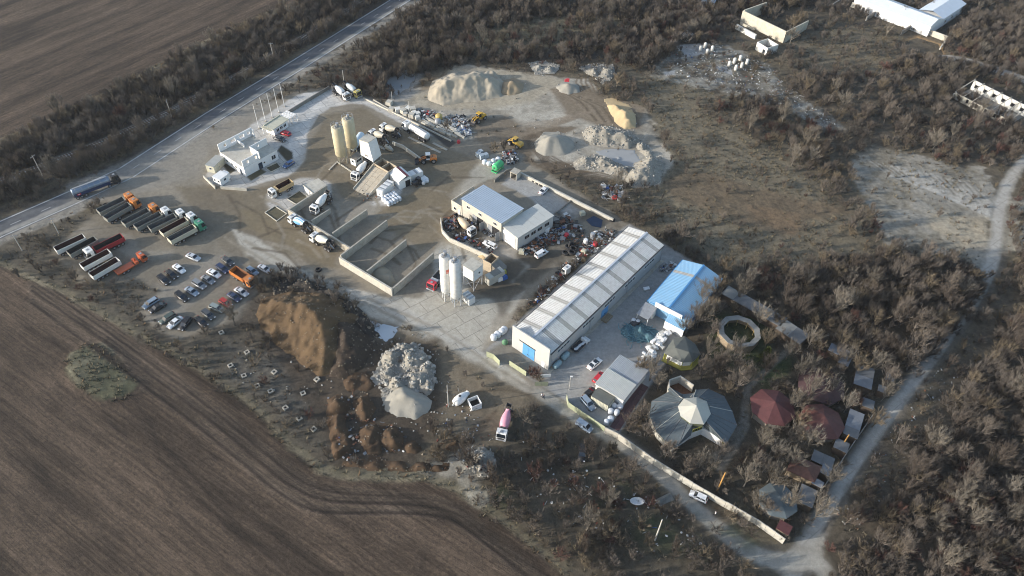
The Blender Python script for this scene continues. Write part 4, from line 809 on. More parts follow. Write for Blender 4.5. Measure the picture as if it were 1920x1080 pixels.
car('wagon', 'white', (929.5, 464), (908, 453.5), 'white estate in front of the beige workshop'); car('sedan', 'white', (1014, 362.5), (1026, 350.4), 'white car alone on the concrete behind the workshop'); car('van', 'white', (1005, 481.7), (1025, 470), 'white van on the dark scrap ground beside the tyre pile', cat='van', name='parked_van')
car('sedan', 'white', (1103, 692), (1126.5, 672.2), 'white sedan with black roof in front of the long hall', glassroof=True); car('hatch', 'bright red', (1115, 716), (1131, 699), 'red car half hidden under the edge of the low shed')
car('suv', 'blue grey', (1093, 745), (1112, 767), 'blue-grey car inside the green fence beside the cream container'); car('hatch', 'black', (1099, 742), (1112, 731), 'black car tucked behind the cream container')
car('van', 'blue grey', (1081, 789), (1110, 809), 'pale blue people carrier on the road outside the green fence'); car('hatch', 'white', (1323.5, 937.4), (1296, 924.4), 'white hatchback on the road beside the panel wall'); car('suv', 'black', (1093.5, 834), (1090, 865), 'black off-roader among the bushes below the road')

# ---- lorries
def tm(nm, c): return paint_m(nm, c, .4, .35)
TP = {'white': tm('white_cab_paint', (.74, .73, .70)), 'orange': tm('orange_cab_paint', (.58, .20, .045)), 'red': tm('red_cab_paint', (.50, .03, .05)), 'green': tm('green_cab_paint', (.05, .24, .15)), 'yellow': tm('yellow_cab_paint', (.52, .42, .12)), 'black': tm('black_cab_paint', (.02, .02, .022)), 'red orange': tm('red_orange_paint', (.50, .10, .03))}
CABM = {}
def cab(t, col, x0=0.0, z0=.55, sleeper=False):
    """tractor cab, its front at x0 (pointing +x)"""
    key = sleeper
    if key not in CABM:
        Lc, H = (2.3, 2.75) if sleeper else (1.75, 2.3); p = [(-Lc, 0), (-.02, 0), (0, .9), (-.28, H * .93), (-.5, H), (-Lc, H)]; mb = MB().xprism(p, -1.22, 1.22)
        ws = MB().add([(.02, -1.08, 1.0), (.02, 1.08, 1.0), (-.22, 1.02, H * .88), (-.22, -1.02, H * .88)], [(0, 1, 2, 3)]); ws.add([(.01, -1.08, 1.0), (.01, 1.08, 1.0), (-.24, 1.02, H * .88), (-.24, -1.02, H * .88)], [(3, 2, 1, 0)])
        sd = MB().xprism([(-1.3, 1.05), (-.22, 1.05), (-.36, H * .85), (-1.3, H * .85)], -.02, .02)
        bp = MB().box(-.3, .12, -1.22, 1.22, -.15, .3); hl = MB().box(.11, .16, -.22, .22, .05, .22); mr = MB().box(-.1, .1, -.1, .1, 1.1, 1.7); gr = MB().box(0, .05, -.8, .8, .35, .85); ht = MB().box(-.35, .35, -.35, .35, H, H + .08)
        CABM[key] = (mb.mesh('cab', TP['white']), ws.mesh('windscreen', GLASS), sd.mesh('side_window', GLASS), bp.mesh('bumper', GREYM), hl.mesh('headlight', LAMP), mr.mesh('mirror', DKMET), gr.mesh('grille', DKMET), ht.mesh('roof_hatch', GREYM), Lc)
    ms = CABM[key]; c = put('cab', ms[0], t, (x0, 0, z0)); c.material_slots[0].link = 'OBJECT'; c.material_slots[0].material = TP[col]
    put('windscreen', ms[1], c); put('bumper', ms[3], c); put('grille', ms[6], c); put('roof_hatch', ms[7], c, (-ms[8] * .55, 0, 0))
    for s in (-1, 1): put('side_window', ms[2], c, (0, s * 1.23, 0)); put('headlight', ms[4], c, (0, s * .92, 0)); put('mirror', ms[5], c, (-.15, s * 1.42, 0))
    return c
AX = {}
def axles(t, xs, w_=2.4):
    for x in xs:
        for s in (-1, 1): put('wheel', WHL_TRK, t, (x, s * (w_ / 2 - .19), .52))
def chassis(t, x0, x1, nm='chassis'):
    k = (round(x0, 1), round(x1, 1))
    if k not in AX:
        mb = MB().box(x0, x1, -.48, -.36, .62, .9).box(x0, x1, .36, .48, .62, .9); n = max(2, int((x1 - x0) / 1.6))
        for i in range(n): x = x0 + .1 + (x1 - x0 - .3) * i / (n - 1); mb.box(x, x + .1, -.355, .355, .66, .86)
        mb.box(x0 + 1.2, x0 + 2.2, -1.15, -.6, .45, .9).box(x0 + 1.4, x0 + 2.4, .6, 1.15, .45, .9); AX[k] = mb.mesh(nm, DKMET)
    put(nm, AX[k], t)
def drum_mat(nm, c1, c2=None, stripes=0, d=.35):
    if nm in MATS: return MATS[nm]
    m = M(nm, c1, .5, .05, .6, dirt=(.33, .29, .23, d))
    if c2:
        t = m.node_tree; b = t.nodes['Principled BSDF']; tc = t.nodes.new('ShaderNodeTexCoord'); wv = t.nodes.new('ShaderNodeTexWave'); wv.wave_type = 'BANDS'; wv.bands_direction = 'Y'; wv.inputs['Scale'].default_value = stripes; t.links.new(tc.outputs['Object'], wv.inputs['Vector'])
        rp = t.nodes.new('ShaderNodeValToRGB'); rp.color_ramp.interpolation = 'CONSTANT'; rp.color_ramp.elements[1].position = .5; rp.color_ramp.elements[0].color = list(c1) + [1]; rp.color_ramp.elements[1].color = list(c2) + [1]; t.links.new(wv.outputs['Fac'], rp.inputs[0]); t.links.new(rp.outputs[0], b.inputs['Base Color'])
    return m
DRUMS = {'white': drum_mat('white_drum', (.74, .735, .71)), 'beige': drum_mat('beige_drum', (.47, .43, .35), d=.6), 'blue': drum_mat('blue_striped_drum', (.70, .73, .75), (.16, .36, .60), .42), 'cream': drum_mat('cream_drum', (.66, .64, .55), d=.5), 'orange': drum_mat('orange_beige_drum', (.60, .48, .33), d=.55), 'pink': drum_mat('pink_drum', (.66, .30, .38), d=.25), 'grey': drum_mat('pale_grey_drum', (.60, .62, .60), d=.4)}
DPROF = [(0, .45), (.15, .95), (1.0, 1.18), (2.1, 1.2), (3.0, 1.08), (4.1, .72), (4.6, .55), (4.62, .62), (4.75, .62)]
DMESH = {}
def drum(parent, kind, x=.0):
    """drum lying along -x, raised towards the rear"""
    if kind not in DMESH:
        d = Vector((-1, 0, .24)); mb = MB().lathe(DPROF, (0, 0, 2.0), d, 18); DMESH[kind] = mb.mesh('drum', DRUMS[kind])
    return put('drum', DMESH[kind], parent, (x, 0, 0))
MIXP = {}
def mixer(cabcol, drumcol, rear, front, label, hz=1.2, group=None):
    c, rz, ln = heading(rear, front, hz); t = thing('concrete_mixer_truck', label, 'mixer truck', (c.x, c.y), rz, group); F = 4.45
    cab(t, cabcol, F, .6); chassis(t, -4.3, F - .4); axles(t, (3.35, 1.6, -1.9, -3.25))
    dr = drum(t, drumcol, 2.0)
    if 'ring' not in MIXP:
        MIXP['ring'] = MB().lathe([(0, 1.08), (0, 1.16), (.16, 1.16), (.16, 1.08)], (-2.7, 0, 2.65), (-1, 0, .24), 18).mesh('drum_ring', DKMET)
        MIXP['frame'] = MB().box(2.15, 2.4, -.7, .7, .9, 2.9).box(-2.6, -2.4, -.7, -.5, .9, 2.5).box(-2.6, -2.4, .5, .7, .9, 2.5).box(-3.2, -2.9, -.85, .85, .9, 1.1).mesh('drum_frame', DKMET)
        MIXP['tank'] = MB().cyl((2.62, -1.0, 2.2), (2.62, 1.0, 2.2), .34, n=10).mesh('water_tank', WHITE)
        MIXP['hop'] = MB().add([(-3.2, -.55, 3.75), (-4.1, -.65, 3.85), (-4.1, .65, 3.85), (-3.2, .55, 3.75), (-3.2, -.3, 3.0), (-3.7, -.3, 2.9), (-3.7, .3, 2.9), (-3.2, .3, 3.0)], [(0, 1, 5, 4), (1, 2, 6, 5), (2, 3, 7, 6), (3, 0, 4, 7), (4, 5, 6, 7)]).box(-4.1, -3.9, -.9, -.75, .9, 3.0).box(-4.1, -3.9, .75, .9, .9, 3.0).mesh('hopper', DKMET)
        MIXP['chute'] = MB().add([(-3.5, .1, 2.6), (-4.6, -.2, 1.3), (-4.6, .3, 1.3), (-3.5, .6, 2.6), (-3.5, .35, 2.35), (-4.6, .05, 1.05)], [(0, 1, 5, 4), (4, 5, 2, 3)]).mesh('chute', GREYM)
        MIXP['lad'] = MB().box(-3.75, -3.68, -1.05, -1.0, .9, 3.4).box(-3.35, -3.28, -1.05, -1.0, .9, 3.4).mesh('ladder', GREYM)
        mf = MB()
        for s in (-1, 1):
            for x in (-1.9, -3.25): mf.xprism([(x - .75, .75), (x - .7, 1.0), (x - .4, 1.18), (x + .4, 1.18), (x + .7, 1.0), (x + .75, .75), (x + .66, .75), (x, 1.1), (x - .66, .75)], s * 1.0 - .2, s * 1.0 + .2)
        MIXP['mud'] = mf.mesh('mudguard', RUBBER)
    for k, nm in (('ring', 'drum_ring'), ('frame', 'drum_frame'), ('tank', 'water_tank'), ('hop', 'hopper'), ('chute', 'chute'), ('lad', 'ladder'), ('mud', 'mudguard')): put(nm, MIXP[k], t)
    return t
mixer('white', 'white', (622, 165), (656, 186), 'white mixer truck at the far yard corner beside the yellow-cabbed one')
mixer('yellow', 'grey', (643, 161), (677, 181), 'mixer truck with a yellow cab at the far yard corner')
mixer('white', 'white', (694, 307), (662, 336), 'white mixer truck loading under the white batching tower')
mixer('white', 'beige', (752, 255), (714, 238), 'mixer truck with a beige drum beside the white silo trailer lorry')
mixer('white', 'beige', (736, 272), (687, 245), 'mixer truck with a beige drum partly hidden by the batching tower')
mixer('white', 'white', (622, 365), (584, 400), 'white mixer truck parked inside the upper aggregate bay')
mixer('white', 'blue', (586, 435), (541, 407), 'mixer truck with a blue and white striped drum outside the bays')
mixer('white', 'cream', (629, 468), (582, 442), 'mixer truck with a yellowish cream drum behind the blue-striped one')
mixer('white', 'orange', (848, 408), (893, 442), 'mixer truck with an orange-beige drum in the workshop yard')
mixer('white', 'pink', (956, 766), (939, 822), 'mixer truck with a pink drum on the waste ground')

def bed_mesh(L, Wd, H, inner, outer, z0=1.15, t=.08, shield=False, ribs_=0):
    mb = MB(); mb.mi = 0
    mb.box(-L / 2, L / 2, -Wd / 2, -Wd / 2 + t, z0, z0 + H).box(-L / 2, L / 2, Wd / 2 - t, Wd / 2, z0, z0 + H).box(-L / 2, -L / 2 + t, -Wd / 2 + t + .003, Wd / 2 - t - .003, z0, z0 + H - .01).box(L / 2 - t, L / 2, -Wd / 2 + t + .003, Wd / 2 - t - .003, z0, z0 + H + .12)
    if shield: mb.box(L / 2 + .003, L / 2 + .9, -Wd / 2 + .1, Wd / 2 - .1, z0 + H, z0 + H + .07)
    for i in range(ribs_):
        x = -L / 2 + .4 + (L - .8) * i / (ribs_ - 1)
        for s in (-1, 1): mb.box(x - .05, x + .05, s * (Wd / 2 + .045) - .04, s * (Wd / 2 + .045) + .04, z0, z0 + H - .03)
    mb.mi = 1; mb.box(-L / 2 + t + .002, L / 2 - t - .002, -Wd / 2 + t + .002, Wd / 2 - t - .002, z0, z0 + .07)
    for s in (-1, 1): mb.box(-L / 2 + t + .004, L / 2 - t - .004, s * (Wd / 2 - t - .01) - .008, s * (Wd / 2 - t - .01) + .008, z0 + .08, z0 + H - .02)
    return mb.mesh('tipper_body', [outer, inner])
BEDI = {'rust': M('dark_red_bed_lining', (.07, .028, .024), .8, .3, 1.2, dirt=(.05, .03, .025, .6)), 'steel': M('grey_bed_lining', (.12, .12, .115), .7, .2, 1.0, dirt=(.08, .07, .06, .6)), 'dark': M('black_bed_lining', (.035, .032, .03), .8, .3, 1, dirt=(.07, .055, .04, .5)), 'orange': M('rusty_orange_bed_lining', (.19, .075, .03), .75, .3, 1, dirt=(.09, .05, .03, .6))}
BEDO = {'slate': M('slate_body_paint', (.19, .20, .19), .55, .1, .6, dirt=(.35, .29, .18, .6)), 'cream': M('cream_body_paint', (.52, .48, .38), .6, .08, .6, dirt=(.36, .30, .2, .5)), 'white': M('white_body_paint', (.68, .67, .63), .55, .06, .6, dirt=(.42, .36, .27, .45)), 'red': M('red_body_paint', (.36, .03, .035), .5, .08, .6, dirt=(.2, .1, .07, .3)), 'orange': TP['orange'], 'tan': M('tan_body_paint', (.50, .37, .20), .6, .1, .6, dirt=(.36, .28, .18, .5)), 'steel': STEEL}
def Z2(x, y): return (90 + x / 5.4, 340 + y / 5.4)
BM = {}
def bed(t, L, inner, outer, x=0, H=1.45, z0=1.15, shield=False, ribs_=8, Wd=2.5):
    k = (L, inner, outer, H, z0, shield)
    if k not in BM: BM[k] = bed_mesh(L, Wd, H, BEDI[inner], BEDO[outer], z0, shield=shield, ribs_=ribs_)
    return put('tipper_body', BM[k], t, (x, 0, 0))
def trailer(inner, outer, rear, front, label, cabcol=None, flip=False, L=8.4):
    """tipping semi-trailer; rear/front = ends of its open body rim"""
    c, rz, ln = heading(rear, front, 2.4); t = thing('tipper_trailer' if not cabcol else 'tipper_lorry', label, 'trailer' if not cabcol else 'tipper lorry', (c.x, c.y), rz)
    bed(t, L, inner, outer); chassis(t, -L / 2 + .2, L / 2 - .1); axles(t, (-L / 2 + 1.0, -L / 2 + 2.3, -L / 2 + 3.6))
    if cabcol:
        cab(t, cabcol, L / 2 + 2.9, .6, True); chassis(t, L / 2 - 1.3, L / 2 + 2.2, 'tractor_chassis'); axles(t, (L / 2 + 1.9, L / 2 - .9))
    else:
        for s in (-1, 1): part('landing_leg', MB().box(L / 2 - 1.9, L / 2 - 1.7, s * .8 - .08, s * .8 + .08, 0, 1.1), DKMET, t)
    return t
trailer('steel', 'slate', Z2(512, 300), Z2(765, 178), 'slate tipper lorry with orange cab, farthest back in the upper row', 'orange')
trailer('steel', 'slate', Z2(580, 370), Z2(822, 232), 'slate tipper lorry with orange cab, one in from the back of the upper row', 'orange')
trailer('steel', 'slate', Z2(765, 420), Z2(1015, 290), 'slate tipper lorry with orange cab next to the white-cabbed ones', 'orange')
trailer('steel', 'slate', Z2(890, 455), Z2(1135, 330), 'slate tipper lorry with white cab beside the orange-cabbed group', 'white')
trailer('steel', 'slate', Z2(1035, 468), Z2(1280, 352), 'slate tipper lorry with white cab in the middle of the upper row', 'white')
trailer('rust', 'cream', Z2(1140, 520), Z2(1408, 378), 'cream tipper lorry with dark red lining and white cab', 'white')
trailer('steel', 'cream', Z2(1225, 590), Z2(1482, 455), 'cream tipper lorry with green cab at the near end of the upper row', 'green')
trailer('rust', 'white', Z2(72, 690), Z2(365, 555), 'white tipper trailer with dark lining at the outer end of the lower row')
trailer('dark', 'slate', Z2(210, 725), Z2(480, 580), 'slate tipper trailer beside the red-bodied lorry')
trailer('dark', 'red', Z2(755, 548), Z2(465, 690), 'red-bodied tipper lorry with a white cab facing the field', 'white')
trailer('rust', 'white', Z2(335, 860), Z2(625, 705), 'white tipper trailer with dark red lining beside the white cab')
trailer('rust', 'white', Z2(425, 955), Z2(715, 785), 'white tipper trailer nearest to the field edge')
# flat recovery lorry
c, rz, ln = heading(Z2(690, 930), Z2(985, 760), 1.0); fl = thing('flatbed_lorry', 'red-orange flatbed lorry with empty low bed beside the white trailers', 'lorry', (c.x, c.y), rz)
cab(fl, 'red orange', 4.6, .5); chassis(fl, -4.4, 4.2); axles(fl, (3.6, -1.6, -2.9)); part('flatbed', MB().box(-4.6, .6, -1.25, 1.25, .95, 1.1).box(-4.6, -4.4, -1.25, 1.25, 1.1, 1.45).box(-4.38, .6, -1.25, -1.1, 1.1, 1.3), TP['red orange'], fl); part('crane_base', MB().box(.9, 1.9, -1.2, 1.2, .95, 1.8).box(1.2, 1.6, -.2, .2, 1.8, 2.6), TP['red orange'], fl)
# dump trucks
def dumper(cabcol, inner, outer, rear, front, label, L=5.6):
    c, rz, ln = heading(rear, front, 1.3); t = thing('dump_truck', label, 'dump truck', (c.x, c.y), rz); F = 4.3
    cab(t, cabcol, F, .6); chassis(t, -3.8, F - .3); axles(t, (3.2, 1.4, -1.6, -3.0)); bed(t, L, inner, outer, -1.25, 1.45, 1.2, True, 7); return t
dumper('white', 'rust', 'tan', (549, 343), (506, 366), 'dump truck with tan body, dark red lining and white cab near the bays')
dumper('orange', 'orange', 'orange', Z1(1165, 400), Z1(1425, 565), 'orange dump truck standing among the parked cars')
dumper('red', 'steel', 'steel', (840, 503), (804, 543), 'dump truck with bright red cab beside the twin white silos')
# tank lorries
TANKM = M('steel_tank', (.20, .25, .32), .3, .08, .5, metal=.4, dirt=(.2, .2, .2, .3)); NAVY = M('navy_tank_side', (.03, .045, .10), .4, .1, .6)
c, rz, ln = heading((137, 366), (219, 335), 1.4); tl_ = thing('tanker_lorry', 'tanker lorry with black cab and long silver tank on the main road', 'tanker lorry', (c.x, c.y), rz)
cab(tl_, 'black', 7.6, .6, True); chassis(tl_, -6.8, 5.2); chassis(tl_, 3.2, 7.0, 'tractor_chassis'); axles(tl_, (6.6, 3.9, -3.4, -4.7, -6.0))
part('tank', MB().lathe([(0, .5), (.12, 1.1), (.4, 1.25), (11.2, 1.25), (11.5, 1.1), (11.6, .5)], (-6.9, 0, 2.35), (1, 0, 0), 16), TANKM, tl_)
part('tank_skirt', MB().box(-6.7, 4.4, -1.26, -1.2, 1.1, 2.2).box(-6.7, 4.4, 1.2, 1.26, 1.1, 2.2), NAVY, tl_); part('walkway', MB().box(-6.2, 4.0, -.3, .3, 3.58, 3.66), GREYM, tl_)
for k in range(6): part('band', MB().lathe([(0, 1.255), (0, 1.28), (.12, 1.28), (.12, 1.255)], (-5.8 + k * 1.9, 0, 2.35), (1, 0, 0), 16), GREYM, tl_)
part('emblem', MB().obox(V3(-5.2, -1.275, 1.75), 1.1, .02, .55).obox(V3(-5.2, -1.29, 1.75), .5, .02, .22), [M('red_print', (.5, .04, .05), .5, .05)], tl_); part('emblem_mark', MB().obox(V3(-5.2, -1.305, 1.75), .5, .012, .16), WHITE, tl_)
c, rz, ln = heading((806, 262), (756, 232), 1.6); sl_t = thing('silo_lorry', 'white silo trailer lorry with a round logo on its side', 'silo lorry', (c.x, c.y), rz)
cab(sl_t, 'white', 6.3, .6, True); chassis(sl_t, -6.0, 3.8); chassis(sl_t, 2.2, 5.8, 'tractor_chassis'); axles(sl_t, (5.3, 2.9, -2.4, -3.7, -5.0))
part('tank', MB().lathe([(0, .6), (.15, 1.05), (.6, 1.28), (8.4, 1.28), (8.9, 1.05), (9.05, .6)], (-6.1, 0, 2.45), (1, 0, 0), 18), WHITE, sl_t); part('tank_cone', MB().add([(-5.2, -.9, 2.0), (2.0, -.9, 2.0), (2.0, .9, 2.0), (-5.2, .9, 2.0), (-4.4, -.3, 1.0), (1.2, -.3, 1.0), (1.2, .3, 1.0), (-4.4, .3, 1.0)], [(4, 5, 1, 0), (5, 6, 2, 1), (6, 7, 3, 2), (7, 4, 0, 3)]), WHITE, sl_t); part('walkway', MB().box(-5.4, 2.2, -.3, .3, 3.72, 3.8), GREYM, sl_t)
BLUP = M('dark_blue_print', (.03, .05, .14), .5, .05)
for s in (-1, 1):
    lg = MB()
    for k in range(14):
        if k in (2, 3): continue
        a0, a1 = k * math.pi / 7, (k + 1) * math.pi / 7; yy = lambda z: s * (math.sqrt(max(0, 1.28 ** 2 - (z - 2.45) ** 2)) + .015)
        lg.face([(1.2 + r_ * math.cos(a), yy(2.75 + r_ * math.sin(a)), 2.75 + r_ * math.sin(a)) for a, r_ in ((a0, .30), (a1, .30), (a1, .46), (a0, .46))])
    x = -.0
    for wd in (.35, .16, .28, .28, .22, .3, .3): lg.face([(q, s * (math.sqrt(1.28 ** 2 - (z - 2.45) ** 2) + .015), z) for q, z in ((x, 2.62), (x - wd, 2.62), (x - wd, 2.85), (x, 2.85))]); x -= wd + .12
    part('logo', lg, BLUP, sl_t)
c, rz, ln = heading((660, 282), (680, 252), 1.8); tt = thing('tank_trailer', 'pale blue-white tank trailer half hidden behind the beige silos', 'tank trailer', (c.x, c.y), rz)
chassis(tt, -4.2, 4.0); axles(tt, (-3.2, -1.9, -.6)); part('tank', MB().lathe([(0, .5), (.15, 1.1), (.5, 1.25), (8, 1.25), (8.4, 1.1), (8.5, .5)], (-4.3, 0, 2.3), (1, 0, 0), 16), M('blue_white_tank', (.55, .64, .70), .35, .06, .5, dirt=(.4, .4, .4, .3)), tt); part('landing_leg', MB().box(2.8, 3.0, -.9, -.7, 0, 1.1).box(2.8, 3.0, .7, .9, 0, 1.1), DKMET, tt)
# loose mixer drums
def loose_drum(kind, p0, p1, label, s=1.0, hz=1.0):
    c, rz, ln = heading(p0, p1, hz); mb = MB().lathe([(a * s, b * s) for a, b in DPROF], (-2.3 * s, 0, 1.08 * s), (1, 0, -.08), 18); o = thing('mixer_drum', label, 'mixer drum', (c.x, c.y), rz); part('shell', mb, DRUMS[kind], o)
    part('hatch', MB().lathe([(0, .34), (.06, .34), (.08, .2)], (-.4 * s, 0, 2.2 * s), (0, 0, 1), 10), DKMET, o); return o
loose_drum('white', (852, 757), (877, 735), 'white mixer drum lying on the waste ground beside an open box'); loose_drum('beige', (721, 272), (738, 282), 'beige mixer drum lying beside the low wall behind the batching tower', .75, .8)
# wheel loaders
def loader(col, p0, p1, label, s=1.0, bucket_z=.0, grp=None):
    c, rz, ln = heading(p0, p1, 1.0); t = thing('wheel_loader', label, 'wheel loader', (c.x, c.y), rz, grp); m = TP[col] if col in TP else col
    part('rear_body', MB().xprism([(-3.1, .8), (-3.1, 1.7), (-2.7, 2.05), (-.9, 2.1), (-.6, .75)], -.95, .95), m, t); part('front_frame', MB().box(.2, 2.2, -.5, .5, .7, 1.5), DKMET, t)
    cb = part('cab', MB().box(-.85, .55, -.75, .75, 1.2, 1.75).box(-.95, .65, -.85, .85, 3.1, 3.28), WHITE if col == 'orange' else m, t); part('cab_glass', MB().box(-.78, .48, -.7, .7, 1.75, 3.1, .06, .05), GLASS, cb)
    for x in (-1.9, 1.5):
        for q in (-1, 1): put('wheel', WHL_LOAD, t, (x, q * 1.12, .85))
    part('boom', MB().xprism([(.4, 1.9), (2.4, 1.1 + bucket_z), (3.2, .5 + bucket_z), (3.2, .8 + bucket_z), (2.4, 1.5 + bucket_z), (.5, 2.2)], -.55, -.35).xprism([(.4, 1.9), (2.4, 1.1 + bucket_z), (3.2, .5 + bucket_z), (3.2, .8 + bucket_z), (2.4, 1.5 + bucket_z), (.5, 2.2)], .35, .55), m, t)
    z = .1 + bucket_z; part('bucket', MB().xprism([(3.1, z + 1.0), (3.0, z + .3), (3.3, z), (4.4, z), (4.4, z + .08), (3.4, z + .12), (3.15, z + .4), (3.2, z + 1.0)], -1.4, 1.4).xprism([(3.1, z + 1.0), (3.0, z + .3), (3.3, z), (4.4, z), (3.9, z + .7)], -1.46, -1.41).xprism([(3.1, z + 1.0), (3.0, z + .3), (3.3, z), (4.4, z), (3.9, z + .7)], 1.41, 1.46), DKMET, t)
    part('exhaust', MB().cyl((-1.6, .4, 2.05), (-1.6, .4, 2.8), .07, n=6), DKMET, t)
    for q in (-1, 1): part('mudguard', MB().xprism([(-2.75, 1.5), (-2.4, 1.78), (-1.4, 1.78), (-1.05, 1.5), (-1.2, 1.5), (-1.45, 1.7), (-2.35, 1.7), (-2.6, 1.5)], q * 1.15 - .3, q * 1.15 + .3), m, t)
    return t
YEL = tm('machine_yellow', (.50, .32, .06)); loader('orange', (823, 297), (781, 300), 'orange wheel loader with white cab in the middle of the yard'); loader(YEL, (978, 274), (953, 262), 'yellow wheel loader beside the round grey gravel cone'); loader(tm('orange_yellow_paint', (.62, .36, .03)), (907, 216), (888, 228), 'bright yellow wheel loader near the stacked slabs at the quarry edge', bucket_z=.6)
# telehandler carrying bags
c, rz, ln = heading((771, 348), (798, 333), .8); th = thing('tractor', 'dark tractor with a white load platform beside the white containers', 'tractor', (c.x, c.y), rz)
part('hood', MB().box(-2.2, -.4, -.5, .5, .7, 1.5).box(-.4, .6, -.75, .75, .8, 1.3), DKMET, th); k_ = part('cab', MB().box(-.5, .7, -.7, .7, 2.3, 2.42), DKMET, th); part('cab_glass', MB().box(-.42, .6, -.64, .64, 1.3, 2.3), GLASS, k_); part('platform', MB().box(.8, 3.4, -1.05, 1.05, .8, 1.0).box(.8, .95, -1.05, 1.05, 1.0, 1.5), WHITE, th)
for x, r_ in ((-1.6, .5), (.2, .75)):
    for q in (-1, 1): part('wheel', MB().cyl((x, q * .85, r_), (x, q * 1.25, r_), r_, n=14), RUBBER, th)
# pickup with white sacks beside the long hall
c, rz, ln = heading((1077, 657), (1101, 635), .7); pk = thing('flatbed_pickup', 'small flatbed lorry loaded with white sacks beside the long hall', 'lorry', (c.x, c.y), rz)
part('body', MB().xprism([(1.1, .3), (2.9, .3), (3.0, .8), (2.2, 1.0), (1.8, 1.75), (1.1, 1.8)], -.9, .9), CP['white'], pk); part('windscreen', MB().add([(2.24, -.8, 1.02), (2.24, .8, 1.02), (1.86, .72, 1.72), (1.86, -.72, 1.72)], [(0, 1, 2, 3)]), GLASS, pk)
part('flatbed', MB().box(-3, 1.0, -1.0, 1.0, .7, .82).box(-3, 1.0, -1.05, -1.0, .7, 1.1).box(-3, 1.0, 1.0, 1.05, .7, 1.1).box(-3.05, -3, -1.05, 1.05, .7, 1.1), DKMET, pk)
for x in (-1.9, 2.0):
    for q in (-1, 1): put('wheel', WHL_CAR, pk, (x, q * .82, .33))
# ================================================================ plants, garden buildings, ruins, poles, heaps
def qp(corners, z): return [P(x, y, z) for x, y in corners]
def loc_of(pts): c = pts[0] * 0.0
def rel(pts, c): return [p - c for p in pts]
def ctr(pts): return sum(pts, Vector((0, 0))) / len(pts)
BEI = M('beige_silo_paint', (.50, .44, .30), .6, .08, .25, dirt=(.38, .32, .22, .4)); WSI = M('white_silo_paint', (.66, .66, .64), .55, .07, .3, dirt=(.48, .45, .40, .45))
TAN = M('tan_dusty_steel', (.40, .33, .24), .85, .15, .6, dirt=(.26, .21, .15, .5))
def silo(name, base, r, z0, z1, mat, label, bands=0, ladder=True, extra=None):
    p = P(*base); t = thing(name, label, 'silo', (p.x, p.y), R(25))
    part('shell', MB().lathe([(0, .35), (0.01, .36), (z0 * .45, r), (z1 - z0 * .55 - .4, r), (z1 - z0 * .55, r * .75)], (0, 0, z0 * .55), (0, 0, 1), 22), mat, t)
    for k in range(4):
        a = math.pi / 4 + k * math.pi / 2; x, y = r * .82 * math.cos(a), r * .82 * math.sin(a); part('leg', MB().box(x - .12, x + .12, y - .12, y + .12, -.1, z0 + .4), mat, t)
    br = MB()
    for k in range(4):
        a = math.pi / 4 + k * math.pi / 2; b = a + math.pi / 2; br.cyl((r * .82 * math.cos(a), r * .82 * math.sin(a), .4), (r * .82 * math.cos(b), r * .82 * math.sin(b), z0 - .3), .05, n=4)
    part('bracing', br, GREYM, t)
    for k in range(bands): z = z0 + .8 + (z1 - z0 - 1.6) * k / max(1, bands - 1); part('weld_band', MB().lathe([(0, r + .003), (0, r + .04), (.1, r + .04), (.1, r + .003)], (0, 0, z), (0, 0, 1), 22), mat, t)
    rl = MB()
    for k in range(10): a = k * math.pi / 5; rl.cyl((r * .96 * math.cos(a), r * .96 * math.sin(a), z1 - .3), (r * .96 * math.cos(a), r * .96 * math.sin(a), z1 + 1.0), .035, n=4)
    for z in (z1 + .5, z1 + 1.0):
        for k in range(10): a = k * math.pi / 5; b = a + math.pi / 5; rl.cyl((r * .96 * math.cos(a), r * .96 * math.sin(a), z), (r * .96 * math.cos(b), r * .96 * math.sin(b), z), .03, n=4)
    part('railing', rl, STEEL, t); part('filter', MB().cyl((.2, .1, z1), (.2, .1, z1 + 1.3), .5, n=12).cyl((-.6, -.5, z1), (-.6, -.5, z1 + .8), .3, n=8), GREYM, t)
    if ladder:
        ld = MB(); a = -.9
        for q in (-.25, .25): x, y = (r + .25) * math.cos(a) - q * math.sin(a), (r + .25) * math.sin(a) + q * math.cos(a); ld.cyl((x, y, .5), (x, y, z1 + .9), .04, n=4)
        for i in range(int(z1 / .6)): z = .8 + i * .6; ld.cyl(((r + .25) * math.cos(a) + .25 * math.sin(a), (r + .25) * math.sin(a) - .25 * math.cos(a), z), ((r + .25) * math.cos(a) - .25 * math.sin(a), (r + .25) * math.sin(a) + .25 * math.cos(a), z), .03, n=4)
        part('ladder', ld, STEEL, t)
    if extra: extra(t, r)
    return t
silo('silo', (643, 304), 2.0, 3.4, 14.0, BEI, 'nearer of two beige silos, a ladder up its side'); silo('silo', (662, 288), 2.0, 3.4, 14.0, BEI, 'rear one of two beige silos, behind the laddered one', ladder=False)
def red_mark(t, r): part('red_mark', MB().add([((r + .02) * math.cos(a), (r + .02) * math.sin(a), z) for z in (11.2, 12.6) for a in (-1.75, -1.45, -1.15)], [(0, 1, 4, 3), (1, 2, 5, 4)]), M('faded_red_print', (.55, .16, .12), .6, .2, 2), t)
silo('silo', (838, 560), 1.5, 3.6, 16.6, WSI, 'white silo with a faded red mark, left one of the white pair', 9, False, red_mark); silo('silo', (856, 570), 1.5, 3.6, 16.6, WSI, 'white silo standing nearest to the yard road, right of its marked twin', 9, True)
